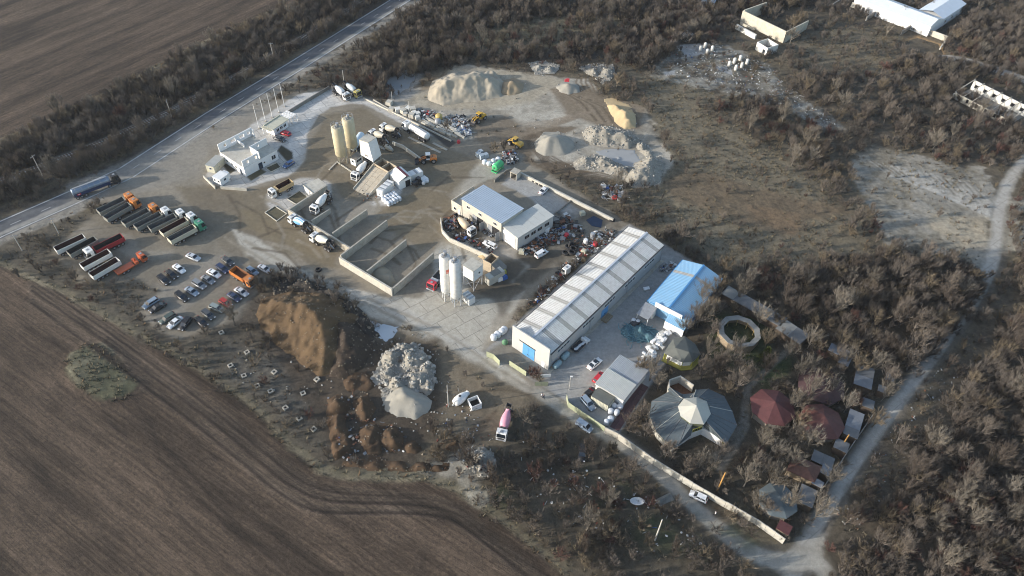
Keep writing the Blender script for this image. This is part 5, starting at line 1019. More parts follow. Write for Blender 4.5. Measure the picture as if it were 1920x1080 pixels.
# --- batching tower one
TW = M('white_tower_sheet', (.68, .68, .66), .55, .05, .4, dirt=(.5, .48, .43, .35))
b0, b1, b2 = qp([(676.4, 290.3), (700, 304), (715.3, 290.3)], 4.2); c = ctr([b0, b2]); b3 = b0 + b2 - b1
t0 = qp([(673.6, 262.5), (690.3, 268), (705.5, 258.3), (687.5, 251.4)], 10.8)
tw = thing('batching_tower', 'white flared batching tower above the loading mixer truck', 'tower', (c.x, c.y))
lo_, hi_ = rel([b0, b1, b2, b3], c), rel(t0, c); v = [(p.x, p.y, 4.2) for p in lo_] + [(p.x, p.y, 10.8) for p in hi_]
part('cladding', MB().add(v, [(0, 1, 5, 4), (1, 2, 6, 5), (2, 3, 7, 6), (3, 0, 4, 7), (3, 2, 1, 0)]), TW, tw); part('roof', MB().prism([p * 1.03 for p in hi_], 10.8, 11.0, True), CONC2, tw)
for p in lo_: part('leg', MB().box(p.x * .9 - .15, p.x * .9 + .15, p.y * .9 - .15, p.y * .9 + .15, -.1, 4.2), GREYM, tw)
e = (lo_[1] - lo_[0]).normalized(); window(tw, (lo_[0].x + e.x * 2.2, lo_[0].y + e.y * 2.2, 5.0), (e.x, e.y, 0), 1.4, .7, 2)
def boxhouse(name, corners, h, label, cat, wm_, rm, over=.1, z0=-.1, rh=.14):
    """rectangular house whose roof corners are given: near left, near right, rear right"""
    a, b, d = qp(corners, h); l_, r_, L_, W_ = rect(a, b, d); t = thing(name, label, cat, l_, r_); part('wall', MB().box(.05, L_ - .05, .05, W_ - .05, z0, h - rh), wm_, t); part('roof', MB().box(-over, L_ + over, -over, W_ + over, h - rh + .002, h), rm, t); return t, L_, W_
t, L, Wd = boxhouse('control_cabin', [(655, 294.5), (665.5, 299.5), (672, 286)], 2.8, 'small control cabin with dark side windows at the foot of the beige silos', 'cabin', RENDER, CONCD); window(t, (L * .3, .05, 1.1), (1, 0, 0), 1.0, 1.0); window(t, (L - .05, Wd * .15, 1.1), (0, 1, 0), 2.4, 1.0, 3)
# hoppers
def hopper_bins(name, corners, h, label, n=2):
    a, b, d = qp(corners, h); l_, r_, L_, W_ = rect(a, b, d); t = thing(name, label, 'hopper', l_, r_)
    for y in (0, W_ - .2): part('side_wall', MB().box(0, L_, y, y + .2, -.1, h), TAN, t)
    for i in range(n + 1): x = (L_ - .2) * i / n; part('partition', MB().box(x, x + .2, .21, W_ - .21, -.1, h - .05), TAN, t)
    for i in range(n): x0, x1 = (L_ - .2) * i / n + .21, (L_ - .2) * (i + 1) / n - .01; xm = (x0 + x1) / 2; part('bin_floor', MB().add([(x0, .21, h * .75), (x1, .21, h * .75), (x1, W_ - .21, h * .75), (x0, W_ - .21, h * .75), (xm, W_ / 2, h * .2)], [(0, 1, 4), (1, 2, 4), (2, 3, 4), (3, 0, 4)]), M('tan_gravel_fill', (.24, .17, .10), .9, .3, 1.5), t)
    return t
hopper_bins('hopper_bins', [(700.5, 306), (728, 322), (738, 308)], 4.0, 'open tan hopper bins with a partition behind the concrete ramp')
r0 = [P(700.6, 310.5, 3.3), P(728, 325, 3.3), P(690, 369, .05), P(663, 355.5, .05)]; c = ctr(r0); q = rel(r0, c)
RAMPC = M('ramp_concrete', (.42, .37, .29), .9, .12, .5, dirt=(.27, .22, .16, .6), bump=.2)
rp = thing('loading_ramp', 'sloping dusty concrete ramp rising to the tan hopper bins', 'ramp', (c.x, c.y))
nsl = 6
for i in range(3):
    for k in range(nsl):
        def at_(u, v_): A = q[0].lerp(q[1], u); B_ = q[3].lerp(q[2], u); p = A.lerp(B_, v_); return (p.x, p.y, 3.3 + (.05 - 3.3) * v_)
        u0, u1, v0, v1 = i / 3 + .006, (i + 1) / 3 - .006, k / nsl + .004, (k + 1) / nsl - .004; pt = [at_(u0, v0), at_(u1, v0), at_(u1, v1), at_(u0, v1)]
        part('slab', MB().add(pt + [(p[0], p[1], -.1) for p in pt], [(3, 2, 1, 0), (0, 1, 5, 4), (1, 2, 6, 5), (2, 3, 7, 6), (3, 0, 4, 7)]), RAMPC, rp)
for a, b in ((q[0], q[3]), (q[1], q[2])): d = (b - a); nn = Vector((-d.y, d.x)).normalized() * .2; s = 1 if nn.dot(a) > 0 else -1; nn = nn * s; o_ = nn * .05; part('side_wall', MB().add([(a.x + o_.x, a.y + o_.y, -.1), (b.x + o_.x, b.y + o_.y, -.1), (b.x + o_.x, b.y + o_.y, .5), (a.x + o_.x, a.y + o_.y, 4.0), (a.x + nn.x, a.y + nn.y, -.1), (b.x + nn.x, b.y + nn.y, -.1), (b.x + nn.x, b.y + nn.y, .5), (a.x + nn.x, a.y + nn.y, 4.0)], [(0, 1, 2, 3), (7, 6, 5, 4), (3, 2, 6, 7), (0, 3, 7, 4), (1, 5, 6, 2)]), CONC2, rp)
# gabled machine shed beside it, dark red ridge strip
a, b, d = P(729, 324, 3.3), P(748, 341, 3.3), P(745, 308, 3.3); l_, r_, L, Wd = rect(a, b, d)
ms_ = thing('machine_shed', 'white shed with a dark red strip along its roof beside the hopper bins', 'shed', l_, r_)
part('wall', MB().box(.05, L - .05, .05, Wd - .05, -.1, 3.2), RENDER, ms_); part('roof', MB().add([(-.1, -.1, 3.25), (L + .1, -.1, 3.25), (L + .1, Wd * .6, 4.3), (-.1, Wd * .6, 4.3), (L + .1, Wd + .1, 3.6), (-.1, Wd + .1, 3.6)], [(0, 1, 2, 3), (3, 2, 4, 5)]), TW, ms_); part('red_strip', MB().add([(-.1, Wd * .6, 4.33), (L + .1, Wd * .6, 4.33), (L + .1, Wd * .82, 4.05), (-.1, Wd * .82, 4.05)], [(0, 1, 2, 3)]), M('dark_red_sheet', (.22, .05, .06), .6, .1), ms_); part('gable', MB().prism([(L - .06, .05), (L - .03, .05), (L - .03, Wd - .05), (L - .06, Wd - .05)], 3.2, [3.25, 3.25, 3.6, 3.6]), TW, ms_); door(ms_, (L - .05, Wd * .5, 0), (0, 1, 0), 1.8, 2.4, DARKIN, 1, False)
def container(corners, h, label, wm_=TW, rm=TW, n=7):
    a, b, d = qp(corners, h); l_, r_, L_, W_ = rect(a, b, d); t = thing('container', label, 'container', l_, r_, 'white containers of the batching plant' if wm_ is TW else None)
    part('body', MB().box(.05, L_ - .05, .05, W_ - .05, .1, h - .06), wm_, t)
    if L_ > W_:
        for k in range(n): x = L_ * (k + .3) / n; part('roof_rib', MB().box(x, x + L_ / n * .5, .1, W_ - .1, h - .058, h + .0), GREYM if k % 2 else rm, t)
    else:
        for k in range(n): x = W_ * (k + .3) / n; part('roof_rib', MB().box(.1, L_ - .1, x, x + W_ / n * .5, h - .058, h + .0), GREYM if k % 2 else rm, t)
    door(t, (.1, .05, .1), (1, 0, 0), L_ - .2, h - .4, wm_, 2); return t
container([(705, 354.6), (717, 359.5), (728, 336)], 2.6, 'white container with grey roof ribs beside the concrete ramp'); container([(763, 322), (771, 330), (784.5, 312)], 2.6, 'white container behind the dark tractor, right of the shed with the red strip', n=3)
# stack of white bags
BAG = M('white_big_bag', (.66, .68, .70), .8, .1, 1.2, dirt=(.45, .45, .44, .4))
def bag_mesh(s=1.0, h=1.0):
    mb = MB(); rings = [(0, .42), (.08, .5), (.45, .55), (.85, .5), (.97, .40), (.98, .15)]; n = 12; v = []
    for z, r_ in rings:
        for i in range(n):
            a = 2 * math.pi * i / n; sq = 1 / max(abs(math.cos(a)), abs(math.sin(a))) ** .55; v.append((s * r_ * sq * math.cos(a), s * r_ * sq * math.sin(a), h * z + random.uniform(-.02, .02)))
    mb.add(v, [(k * n + i, k * n + (i + 1) % n, (k + 1) * n + (i + 1) % n, (k + 1) * n + i) for k in range(len(rings) - 1) for i in range(n)], True); mb.face(v[-n:]); return mb.mesh('bag', BAG)
BAGS = [bag_mesh(1.0, 1.05), bag_mesh(1.1, .9), bag_mesh(.95, 1.15)]
a, b, d = P(713, 368.5, 1.5), P(728, 382, 1.5), P(737, 355.5, 1.5); l_, r_, L, Wd = rect(a, b, d)
for i in range(3):
    for j in range(5):
        for k in range(2):
            p = Vector((L * (i + .5) / 3, Wd * (j + .5) / 5)); p.rotate(Matrix.Rotation(r_, 2)); o = put('big_bag', BAGS[(i + j + k) % 3], None, (l_[0] + p.x, l_[1] + p.y, k * .78), r_ + random.uniform(-.1, .1)); f = min(L / 3, Wd / 5) / 1.12; o.scale = (L / 3 / 1.12, Wd / 5 / 1.12, .8); tag(o, 'white bag in the block of white bags stacked in front of the ribbed container', 'bag', 'bags stacked in front of the ribbed container')
def bags(pts, label, group, s=1.0, z=0):
    for i, (x, y) in enumerate(pts): p = P(x, y, .5); o = put('big_bag', BAGS[i % 3], None, (p.x, p.y, z), random.uniform(0, 3)); o.scale = (s, s, s); tag(o, label, 'bag', group)
bags([(1151, 762), (1162, 763), (1145, 772), (1156, 774), (1145, 786), (1137, 793)], 'round white big bag beside the dark red paving strip', 'big bags beside the red strip', 1.35)
bags([(909, 305), (917, 307), (925, 304), (934, 300), (928, 311)], 'white big bag beside the green tank', 'big bags beside the green tank', 1.5); bags([(794, 343), (800, 339)], 'white bag standing behind the dark tractor', 'bags behind the tractor', 1.2)
bags([(1188, 601), (1196, 603)], 'white sack on the ground before the grey annex of the blue hall', 'sacks before the blue hall', 1.1)
for q in ([(941, 623), (945, 619)], [(926, 634), (933, 628)]): bags(q, 'pale rubble sack leaning outside the hall fence', 'sacks outside the fence', 1.6)
for i in range(9):
    p = P(1078 + i * 2.4 + random.uniform(-1, 1), 655 - i * 2.0 + random.uniform(-1, 1), 1.1); o = put('sack', BAGS[i % 3], None, (p.x, p.y, .82), random.uniform(0, 3)); o.scale = (.62, .62, .5); tag(o, 'white sack lying on the flatbed lorry beside the hall', 'sack', 'sacks on the flatbed')
# grey pallets of bags next to them
for i, (x, y) in enumerate([(897, 290), (903, 294), (911, 292), (901, 286)]):
    p = P(x, y, .6); single('wrapped_pallet', MB().box(-.8, .8, -.8, .8, 0, 1.5, .08, .08), M('blue_grey_wrap', (.33, .38, .42), .5, .15, 1), 'blue-grey wrapped pallet in the cluster left of the green tank', 'pallet', (p.x, p.y), R(35), 'wrapped pallets by the green tank')
# green tank
c, rz, ln = heading((926, 318), (941, 306), 1.2); gt = thing('green_tank', 'bright green horizontal tank on a skid at the workshop corner', 'tank', (c.x, c.y), rz); GRN = M('bright_green_paint', (.06, .42, .16), .45, .08, .8, dirt=(.1, .3, .14, .3))
part('shell', MB().lathe([(0, .6), (.1, 1.1), (.3, 1.25), (3.6, 1.25), (3.8, 1.1), (3.9, .6)], (-1.95, 0, 1.6), (1, 0, 0), 18), GRN, gt); part('skid', MB().box(-2.3, 2.0, -1.1, -.9, 0, .4).box(-2.3, 2.0, .9, 1.1, 0, .4).box(-2.3, -2.1, -.89, .89, 0, .3), GRN, gt); part('manhole', MB().cyl((-1.97, 0, 1.6), (-2.05, 0, 1.6), .35, n=10), DKMET, gt)
# --- plant two
BOXM = M('white_box_sheet', (.62, .63, .62), .55, .06, .5, dirt=(.45, .45, .43, .4))
a, b, d = P(868, 497, 8.0), P(888, 509, 8.0), P(888, 485, 8.0); l_, r_, L, Wd = rect(a, b, d)
bx = thing('mixer_house', 'white box-shaped mixer house raised on a steel frame beside the white silos', 'tower', l_, r_); part('box', MB().box(0, L, 0, Wd, 3.9, 7.9), BOXM, bx); part('roof', MB().box(-.12, L + .12, -.12, Wd + .12, 7.9, 8.05), CONC2, bx); window(bx, (L, Wd * .5, 5.4), (0, 1, 0), .9, .9)
for x in (.15, L - .15):
    for y in (.15, Wd - .15): part('leg', MB().box(x - .12, x + .12, y - .12, y + .12, -.1, 3.9), STEEL, bx)
xb = MB()
for (x0, y0), (x1, y1) in (((.15, .15), (L - .15, .15)), ((L - .15, .15), (L - .15, Wd - .15))):
    xb.cyl((x0, y0, .2), (x1, y1, 3.7), .05, n=4).cyl((x0, y0, 3.7), (x1, y1, .2), .05, n=4)
part('bracing', xb, STEEL, bx); st = MB()
for k in range(9): st.box(-1.0, -.1, .3 + k * .42, .62 + k * .42, 4.4 - .46 * k, 4.45 - .46 * k)
part('stairs', st, STEEL, bx)
hopper_bins('hopper', [(906, 487), (921, 495), (926, 476)], 3.8, 'tan open hopper at the head of the sandy platform beside the white mixer house', 1)
a, b, d = P(921, 496, 3.4), P(944, 507, 3.0), P(929, 480, 3.4); l_, r_, L, Wd = rect(a, b, d); single('hopper_shield', MB().add([(0, 0, -.1), (L * .8, 0, -.1), (L * .8, Wd, -.1), (0, Wd, -.1), (0, 0, 3.3), (L * .8, 0, 1.2), (L * .8, Wd, 1.2), (0, Wd, 3.3)], [(4, 5, 6, 7), (0, 1, 5, 4), (1, 2, 6, 5), (2, 3, 7, 6), (3, 0, 4, 7)]), CONCD, 'grey sloping cover behind the tan hopper of the white silo plant', 'cover', l_, r_)
DROOF = M('dusty_grey_roof', (.22, .21, .18), .8, .12, .6, dirt=(.15, .13, .1, .5))
container([(908, 515), (918, 524), (935, 497)], 2.9, 'container with dusty dark roof beside the raised mixer house', M('cream_grey_sheet', (.46, .44, .38), .6, .1, .5), DROOF, 1); container([(866, 550), (880, 563), (877, 543)], 2.5, 'small grey-white container at the foot of the white silos', BOXM, M('grey_blue_roof', (.34, .38, .40), .5, .1), 3)
for i, (x, y, m_) in enumerate([(944, 510, 'yellow'), (937, 523, 'white'), (946, 520, 'blue')]):
    p = P(x, y, .5); single('drum_box', MB().box(-.8, .8, -.6, .6, 0, 1.1, .1, .1).box(-.5, .5, -.4, .4, 1.1, 1.25), {'yellow': M('dull_yellow_plastic', (.42, .40, .10), .6, .1), 'white': WHITE, 'blue': M('blue_plastic', (.05, .12, .35), .5, .1)}[m_], m_ + ' plastic bin behind the dark-roofed container of the white silo plant', 'bin', (p.x, p.y), .6)
# --- heaps
def heap(name, outline, peaks, label, mat, cat='heap', slope=.62, edge=.75, noise=.35, nsc=2.5, step=.5, kind=None, mate=None, lee=1.0, ragged=1.0):
    poly = W(outline); c = Vector((sum(p[0] for p in poly) / len(poly), sum(p[1] for p in poly) / len(poly)))
    xs = np.arange(min(p[0] for p in poly) - step, max(p[0] for p in poly) + 2 * step, step); ys = np.arange(min(p[1] for p in poly) - step, max(p[1] for p in poly) + 2 * step, step); X, Y = np.meshgrid(xs, ys)
    wob = fbm(X / 5, Y / 5, 31, 3); sd = sd_poly(X, Y, poly) + wob * ragged; Z = np.zeros_like(X)
    for px, py, h in peaks:
        q = P(px, py, h); dd = np.hypot(np.where(X > q.x, (X - q.x) * lee, X - q.x), Y - q.y); Z = np.maximum(Z, h - slope * dd * (1 + .25 * wob))
    Z = np.minimum(Z, np.maximum(sd, 0) * edge); Z = Z + (noise * fbm(X / nsc, Y / nsc, 55, 4) + min(.3, noise * .5) * fbm(X / .9, Y / .9, 77, 2)) * np.clip(sd / 1.5, 0, 1) * np.clip(Z, .25, 1.3); Z = np.maximum(Z, .0); Z = np.where(sd <= 0, -.25, Z + .02)
    ny, nx = X.shape; j, i = np.meshgrid(np.arange(ny - 1), np.arange(nx - 1), indexing='ij'); qd = np.stack([j * nx + i, j * nx + i + 1, (j + 1) * nx + i + 1, (j + 1) * nx + i], -1); keep = (sd > -step * 1.2); kf = keep[:-1, :-1] & keep[1:, :-1] & keep[:-1, 1:] & keep[1:, 1:]
    qd = qd[kf]; u, inv = np.unique(qd, return_inverse=True); V = np.stack([X - c.x, Y - c.y, Z], -1).reshape(-1, 3)[u]
    o = put(name, grid_mesh(name, V, inv.reshape(-1, 4), None, mat), None, (c.x, c.y, 0)); return tag(o, label, cat, None, kind)
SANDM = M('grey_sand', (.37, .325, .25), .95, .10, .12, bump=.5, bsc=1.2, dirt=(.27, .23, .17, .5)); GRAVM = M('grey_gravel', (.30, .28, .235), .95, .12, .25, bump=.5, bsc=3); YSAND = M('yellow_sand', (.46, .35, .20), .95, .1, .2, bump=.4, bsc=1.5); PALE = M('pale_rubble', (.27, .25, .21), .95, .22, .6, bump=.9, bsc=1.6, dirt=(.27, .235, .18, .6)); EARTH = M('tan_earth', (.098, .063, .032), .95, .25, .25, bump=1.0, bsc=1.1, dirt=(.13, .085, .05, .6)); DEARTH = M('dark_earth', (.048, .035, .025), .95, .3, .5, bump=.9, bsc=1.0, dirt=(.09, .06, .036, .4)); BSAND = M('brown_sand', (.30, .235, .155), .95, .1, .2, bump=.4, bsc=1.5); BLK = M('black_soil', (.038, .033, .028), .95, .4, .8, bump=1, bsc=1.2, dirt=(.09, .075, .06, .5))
heap('sand_heap', [(800, 170), (812, 152), (845, 136), (890, 130), (935, 140), (950, 160), (940, 182), (900, 190), (865, 192), (830, 198), (806, 190)], [(838, 150, 6.5), (860, 143, 7.5), (885, 140, 8.5), (912, 148, 8.0), (895, 150, 8.0)], 'largest pale sand heap with dug-out hollows in the quarry', SANDM, slope=.5, noise=1.1, nsc=5); heap('sand_heap', [(938, 150), (965, 144), (985, 158), (980, 174), (955, 180), (936, 176)], [(955, 152, 6.0), (972, 154, 5.5)], 'browner sand heap joined to the right end of the largest pale one', BSAND, slope=.6, noise=.5, nsc=4)
heap('gravel_cone', [(1044, 162), (1055, 152), (1072, 150), (1087, 160), (1086, 172), (1066, 178), (1048, 174)], [(1066, 156, 4.5)], 'small grey gravel cone with a red object on its tip', GRAVM, noise=.1); heap('gravel_cone', [(1000, 270), (1018, 248), (1050, 245), (1076, 262), (1080, 278), (1060, 292), (1020, 294), (1003, 285)], [(1036, 256, 5.5)], 'round grey gravel cone beside the yellow wheel loader', GRAVM, noise=.12)
heap('yellow_sand_heap', [(1133, 186), (1150, 184), (1180, 195), (1195, 215), (1192, 240), (1172, 242), (1150, 228), (1140, 205)], [(1150, 195, 3.5), (1165, 205, 4), (1182, 222, 4)], 'curved heap of yellow sand on the right edge of the quarry', YSAND, slope=.7, noise=.5, nsc=3)
heap('rubble_ridge', [(1093, 248), (1110, 233), (1150, 238), (1185, 248), (1200, 262), (1180, 280), (1140, 278), (1100, 270)], [(1112, 242, 4), (1138, 243, 4.8), (1165, 250, 4.3), (1188, 258, 3.2)], 'lumpy pale rubble ridge above the grey hollow in the quarry', PALE, noise=1.2, nsc=2.2, edge=1.0); heap('rubble_ridge', [(1075, 305), (1100, 290), (1130, 290), (1165, 308), (1195, 325), (1175, 335), (1120, 322), (1080, 318)], [(1100, 296, 3), (1135, 300, 3.4), (1165, 312, 3.2)], 'low pale rubble ridge below the grey hollow in the quarry', PALE, noise=1.0, nsc=2.2, edge=1.0)
heap('rubble_cone', [(1168, 335), (1190, 305), (1215, 290), (1240, 295), (1248, 315), (1240, 340), (1215, 352), (1185, 350)], [(1218, 300, 6.2)], 'steep pale rubble cone at the lower end of the quarry', PALE, noise=.7, nsc=1.6, slope=.6)
heap('rubble_ridge', [(1186, 262), (1205, 262), (1225, 285), (1228, 297), (1210, 296), (1195, 280)], [(1198, 268, 2.0), (1212, 283, 2.2)], 'narrow pale rubble ridge joining the quarry cone to the upper ridge', PALE, noise=.9, nsc=2, edge=1); heap('silt_bed', [(1112, 282), (1150, 276), (1190, 282), (1205, 300), (1195, 318), (1160, 308), (1125, 292)], [(1160, 295, .5)], 'flat grey silt bed enclosed by the pale rubble ridges', M('grey_silt', (.31, .315, .31), .8, .06, .2), cat='silt bed', noise=.05, edge=.3)
heap('rubble_pile', [(1085, 125), (1100, 122), (1125, 118), (1150, 120), (1155, 140), (1130, 160), (1118, 150), (1095, 135)], [(1110, 128, 2), (1140, 128, 2.4)], 'pale rubble pile at the wood edge above the small red-tipped cone', PALE, noise=1.0, nsc=2, edge=1); heap('rubble_pile', [(990, 118), (1020, 113), (1050, 122), (1040, 138), (1005, 140)], [(1010, 122, 1.6), (1030, 125, 1.6)], 'greyish rubble pile at the wood edge above the largest sand heap', M('grey_rubble', (.30, .28, .24), .95, .25, .6, bump=.9, bsc=1.5), noise=1.0, nsc=2, edge=1)
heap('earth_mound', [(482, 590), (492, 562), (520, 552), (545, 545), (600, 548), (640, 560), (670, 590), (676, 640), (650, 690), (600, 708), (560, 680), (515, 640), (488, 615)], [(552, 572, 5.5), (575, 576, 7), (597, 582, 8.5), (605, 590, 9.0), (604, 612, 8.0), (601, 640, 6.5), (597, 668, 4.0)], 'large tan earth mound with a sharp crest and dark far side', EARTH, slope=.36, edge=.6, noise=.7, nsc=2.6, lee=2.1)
heap('earth_mound', [(606, 588), (625, 583), (655, 593), (690, 625), (702, 662), (682, 692), (645, 712), (618, 706), (608, 670)], [(618, 593, 7.2), (620, 618, 6.2), (626, 646, 4.4), (650, 668, 2.4)], 'dark earth side of the tan mound, facing the puddle', DEARTH, slope=.55, edge=.7, noise=.7, nsc=2.2)  # separate heap in darker earth over the tan mound's right-hand slope
heap('black_soil_bank', [(500, 530), (530, 520), (570, 520), (625, 545), (680, 585), (712, 630), (690, 650), (660, 600), (610, 556), (550, 548), (515, 555)], [(530, 534, 2.5), (565, 533, 3), (610, 548, 3.2), (645, 572, 3), (675, 602, 2.6)], 'black soil bank curving behind the tan earth mound', BLK, cat='soil bank', noise=.9, nsc=2.5, edge=.9)
for q, pk, lb in [([(612, 748), (640, 735), (660, 755), (650, 800), (660, 850), (630, 862), (618, 820), (610, 780)], [(630, 750, 2.5), (635, 790, 3.2), (640, 830, 2.6)], 'longest brown earth mound, nearest the field'), ([(660, 745), (690, 735), (705, 765), (690, 795), (665, 785)], [(680, 755, 3)], 'brown earth mound beside the rubble heap foot'), ([(675, 795), (700, 790), (715, 815), (712, 850), (690, 852), (678, 825)], [(692, 808, 3), (698, 832, 2.2)], 'brown earth mound in the middle of the low row'), ([(712, 800), (735, 795), (760, 815), (755, 845), (730, 850), (715, 830)], [(732, 812, 2.8), (742, 828, 2.2)], 'reddish earth mound below the grey stone cone'), ([(640, 862), (700, 858), (780, 862), (840, 870), (838, 884), (760, 884), (680, 880), (640, 876)], [(660, 868, 1.4), (700, 868, 1.6), (745, 872, 1.5), (790, 874, 1.4), (820, 876, 1.2)], 'long low brown bank along the field edge below the mounds'), ([(640, 700), (690, 690), (705, 725), (680, 740), (650, 735)], [(660, 712, 1.8), (685, 712, 1.8)], 'dark flat earth mound between the tan mound and the broken concrete'), ([(755, 830), (775, 825), (790, 840), (780, 852), (760, 852)], [(772, 834, 1.8)], 'smallest earth mound at the right end of the low row'), ([(830, 835), (855, 822), (885, 820), (892, 830), (860, 845), (836, 848)], [(850, 830, 1.6), (875, 825, 1.4)], 'rust-brown earth bank left of the pink-drum mixer')]:
    heap('earth_mound', q, pk, lb, M('brown_earth', (.080, .049, .027), .95, .3, .5, bump=.9, bsc=1.2, dirt=(.045, .034, .025, .7)), noise=1.5, nsc=2.6, edge=.95, slope=.75)
heap('stone_heap', [(700, 690), (712, 660), (745, 636), (775, 645), (808, 665), (822, 700), (818, 735), (800, 750), (760, 735), (720, 730), (690, 715)], [(735, 660, 3.0), (754, 648, 2.2), (774, 662, 3.4), (802, 682, 2.4), (728, 692, 2.0), (758, 690, 1.0), (783, 705, 3.0), (806, 714, 2.2), (790, 735, 1.6), (744, 712, 2.3)], 'broad heap of broken white concrete lumps below the puddle', PALE, noise=1.1, nsc=2.4, edge=.8, slope=.85, ragged=3.2); heap('stone_cone', [(718, 745), (730, 728), (760, 722), (795, 735), (812, 752), (805, 775), (780, 786), (745, 782), (724, 768)], [(764, 738, 4.4)], 'smooth grey stone cone at the lower end of the broken concrete heap', GRAVM, noise=.2, nsc=1.5)
heap('stone_heap', [(880, 850), (905, 838), (925, 848), (930, 880), (915, 900), (895, 895), (885, 875)], [(900, 850, 2.2), (912, 870, 2.0)], 'pale rubble heap at the end of the dusty clearing by the lower field', PALE, noise=1.2, nsc=2, edge=1)
heap('sand_spill', [(690, 515), (705, 492), (722, 498), (738, 512), (745, 530), (733, 538), (712, 530)], [(712, 505, 1.8), (725, 518, 1.8)], 'tan sand heap spilling in the lower aggregate bay', M('bay_sand', (.30, .26, .19), .95, .12, .3, bump=.5, bsc=2), noise=.5, nsc=2, edge=.7); heap('sand_spill', [(893, 482), (905, 473), (918, 478), (908, 488)], [(905, 479, 1.5)], 'tan sand on the platform in front of the hopper', YSAND, noise=.3)
# water
WATER = M('grey_water', (.10, .11, .12), .06, .05, .1, spec=.9)
for q, lb, m_ in ((PUD[0], 'puddle', M('milky_water', (.42, .46, .49), .25, .04, .1, spec=.6)), (PUD[1], 'puddle', M('silty_water', (.25, .255, .25), .35, .08, .1))):
    pts = W(q); cx, cy = sum(p[0] for p in pts) / len(pts), sum(p[1] for p in pts) / len(pts); P2 = []
    for i in range(len(pts)):
        a, b = Vector(pts[i]), Vector(pts[(i + 1) % len(pts)])
        for k in range(4): p = a.lerp(b, k / 4) ; P2.append((p.x - cx + random.uniform(-.4, .4), p.y - cy + random.uniform(-.4, .4), 0))
    tag(put('puddle', MB().face(P2).mesh('puddle', m_), None, (cx, cy, .05)), kind='structure')
# dark blue tarpaulin pond in the scrap ground
pts = qp([(1099, 413), (1113, 405), (1130, 413), (1127, 427), (1110, 424)], 0); c = ctr(pts); single('tarpaulin_pond', MB().prism(rel(pts, c), -.1, .12), M('dark_blue_sheet', (.02, .035, .07), .25, .2, .6), 'dark blue square pool lined with sheet in the scrap ground', 'pool', (c.x, c.y))

# --- garden restaurant and its pavilions
SLATE = M('slate_grey_roof', (.10, .122, .132), .55, .15, .5, dirt=(.09, .10, .09, .5)); PALER = M('pale_metal_cap', (.40, .39, .34), .4, .08, .4, dirt=(.38, .38, .34, .4)); REDR = M('dark_red_roof', (.098, .036, .035), .65, .2, .8, dirt=(.12, .045, .04, .5)); GREYR = M('grey_flat_roof', (.135, .14, .145), .8, .15, .5, dirt=(.12, .12, .11, .6)); YELW = M('yellow_green_paint', (.42, .40, .06), .6, .1)
def ngon(n, r, a0=0.0, sq=1.0): return [Vector((r * math.cos(a0 + 2 * math.pi * i / n), r * sq * math.sin(a0 + 2 * math.pi * i / n))) for i in range(n)]
c = P(1303, 782, 2.5); rst = thing('restaurant', 'many-sided garden restaurant with slate-grey roof leaves and a pale octagonal cap', 'restaurant', (c.x, c.y), 0)
def rloc(x, y, z): p = P(x, y, z) - c; return (p.x, p.y, z)
eav = [(1256, 733), (1222, 752), (1218, 778), (1229, 806), (1247, 826), (1272, 834), (1296, 815)]
eav2 = [(1305, 731), (1328, 729), (1358, 743), (1373, 771), (1382, 797), (1362, 832), (1320, 800)]
def leaf(q, zi=5.6, ze=3.0, inner=None, nm='roof_leaf'):
    """one roof leaf: facets from the cap to the eave points, each facet a part"""
    pts = [rloc(x, y, ze) for x, y in q]; inn = [rloc(x, y, zi) for x, y in inner]
    for i in range(len(pts) - 1):
        a, b = inn[min(i, len(inn) - 1)], inn[min(i + 1, len(inn) - 1)]; o_ = random.uniform(-.05, .05)
        fc = [pts[i], pts[i + 1], b, a] if a != b else [pts[i], pts[i + 1], a]; fc = [(p[0], p[1], p[2] + o_) for p in fc]; nn = (Vector(fc[1]) - Vector(fc[0])).cross(Vector(fc[-1]) - Vector(fc[0]))
        mb = MB().face(fc if nn.z > 0 else fc[::-1]); lw = [(p[0], p[1], p[2] - .2) for p in fc]; mb.face([fc[0], fc[1], lw[1], lw[0]]); part(nm, mb, SLATE, rst)
        A_, B_ = Vector(fc[0]) + V3(0, 0, .03), Vector(fc[-1]) + V3(0, 0, .03); part('hip_cap', MB().cyl(A_, B_, .11, n=5), PALER if i % 3 == 0 else GREYR, rst)
        for k in (1, 2, 3): part('seam', MB().cyl(Vector(fc[0]).lerp(Vector(fc[1]), k / 4) + V3(0, 0, .01), Vector(fc[-1]).lerp(Vector(fc[2]), k / 4) + V3(0, 0, .01), .05, n=4), SLATE, rst)
def cap_pt(a, r=4.9): return Vector((r * math.cos(a), r * math.sin(a)))
capc = P(1304, 765, 6.5) - c
def ringpx(q): return q
inn1 = [(1280, 747), (1274, 755), (1272, 762), (1275, 770), (1282, 778), (1290, 788), (1299, 795)]; inn2 = [(1300, 745), (1310, 745), (1322, 750), (1330, 762), (1331, 774), (1324, 790), (1316, 796)]
leaf(eav, 5.4, 3.0, inn1); leaf(eav2, 5.4, 3.0, inn2)
leaf([(1301, 737), (1280, 739), (1256, 726), (1252, 731)], 5.2, 3.6, [(1295, 744), (1283, 747), (1280, 748), (1278, 750)])
body = [rloc(x, y, 2.8)[:2] for x, y in [(1258, 740), (1226, 757), (1223, 778), (1234, 803), (1250, 821), (1272, 828), (1296, 812), (1318, 803), (1358, 826), (1374, 797), (1367, 773), (1354, 748), (1328, 735), (1305, 737)]]
part('wall', MB().prism([p for p in body], -.1, 2.7), RENDER, rst)
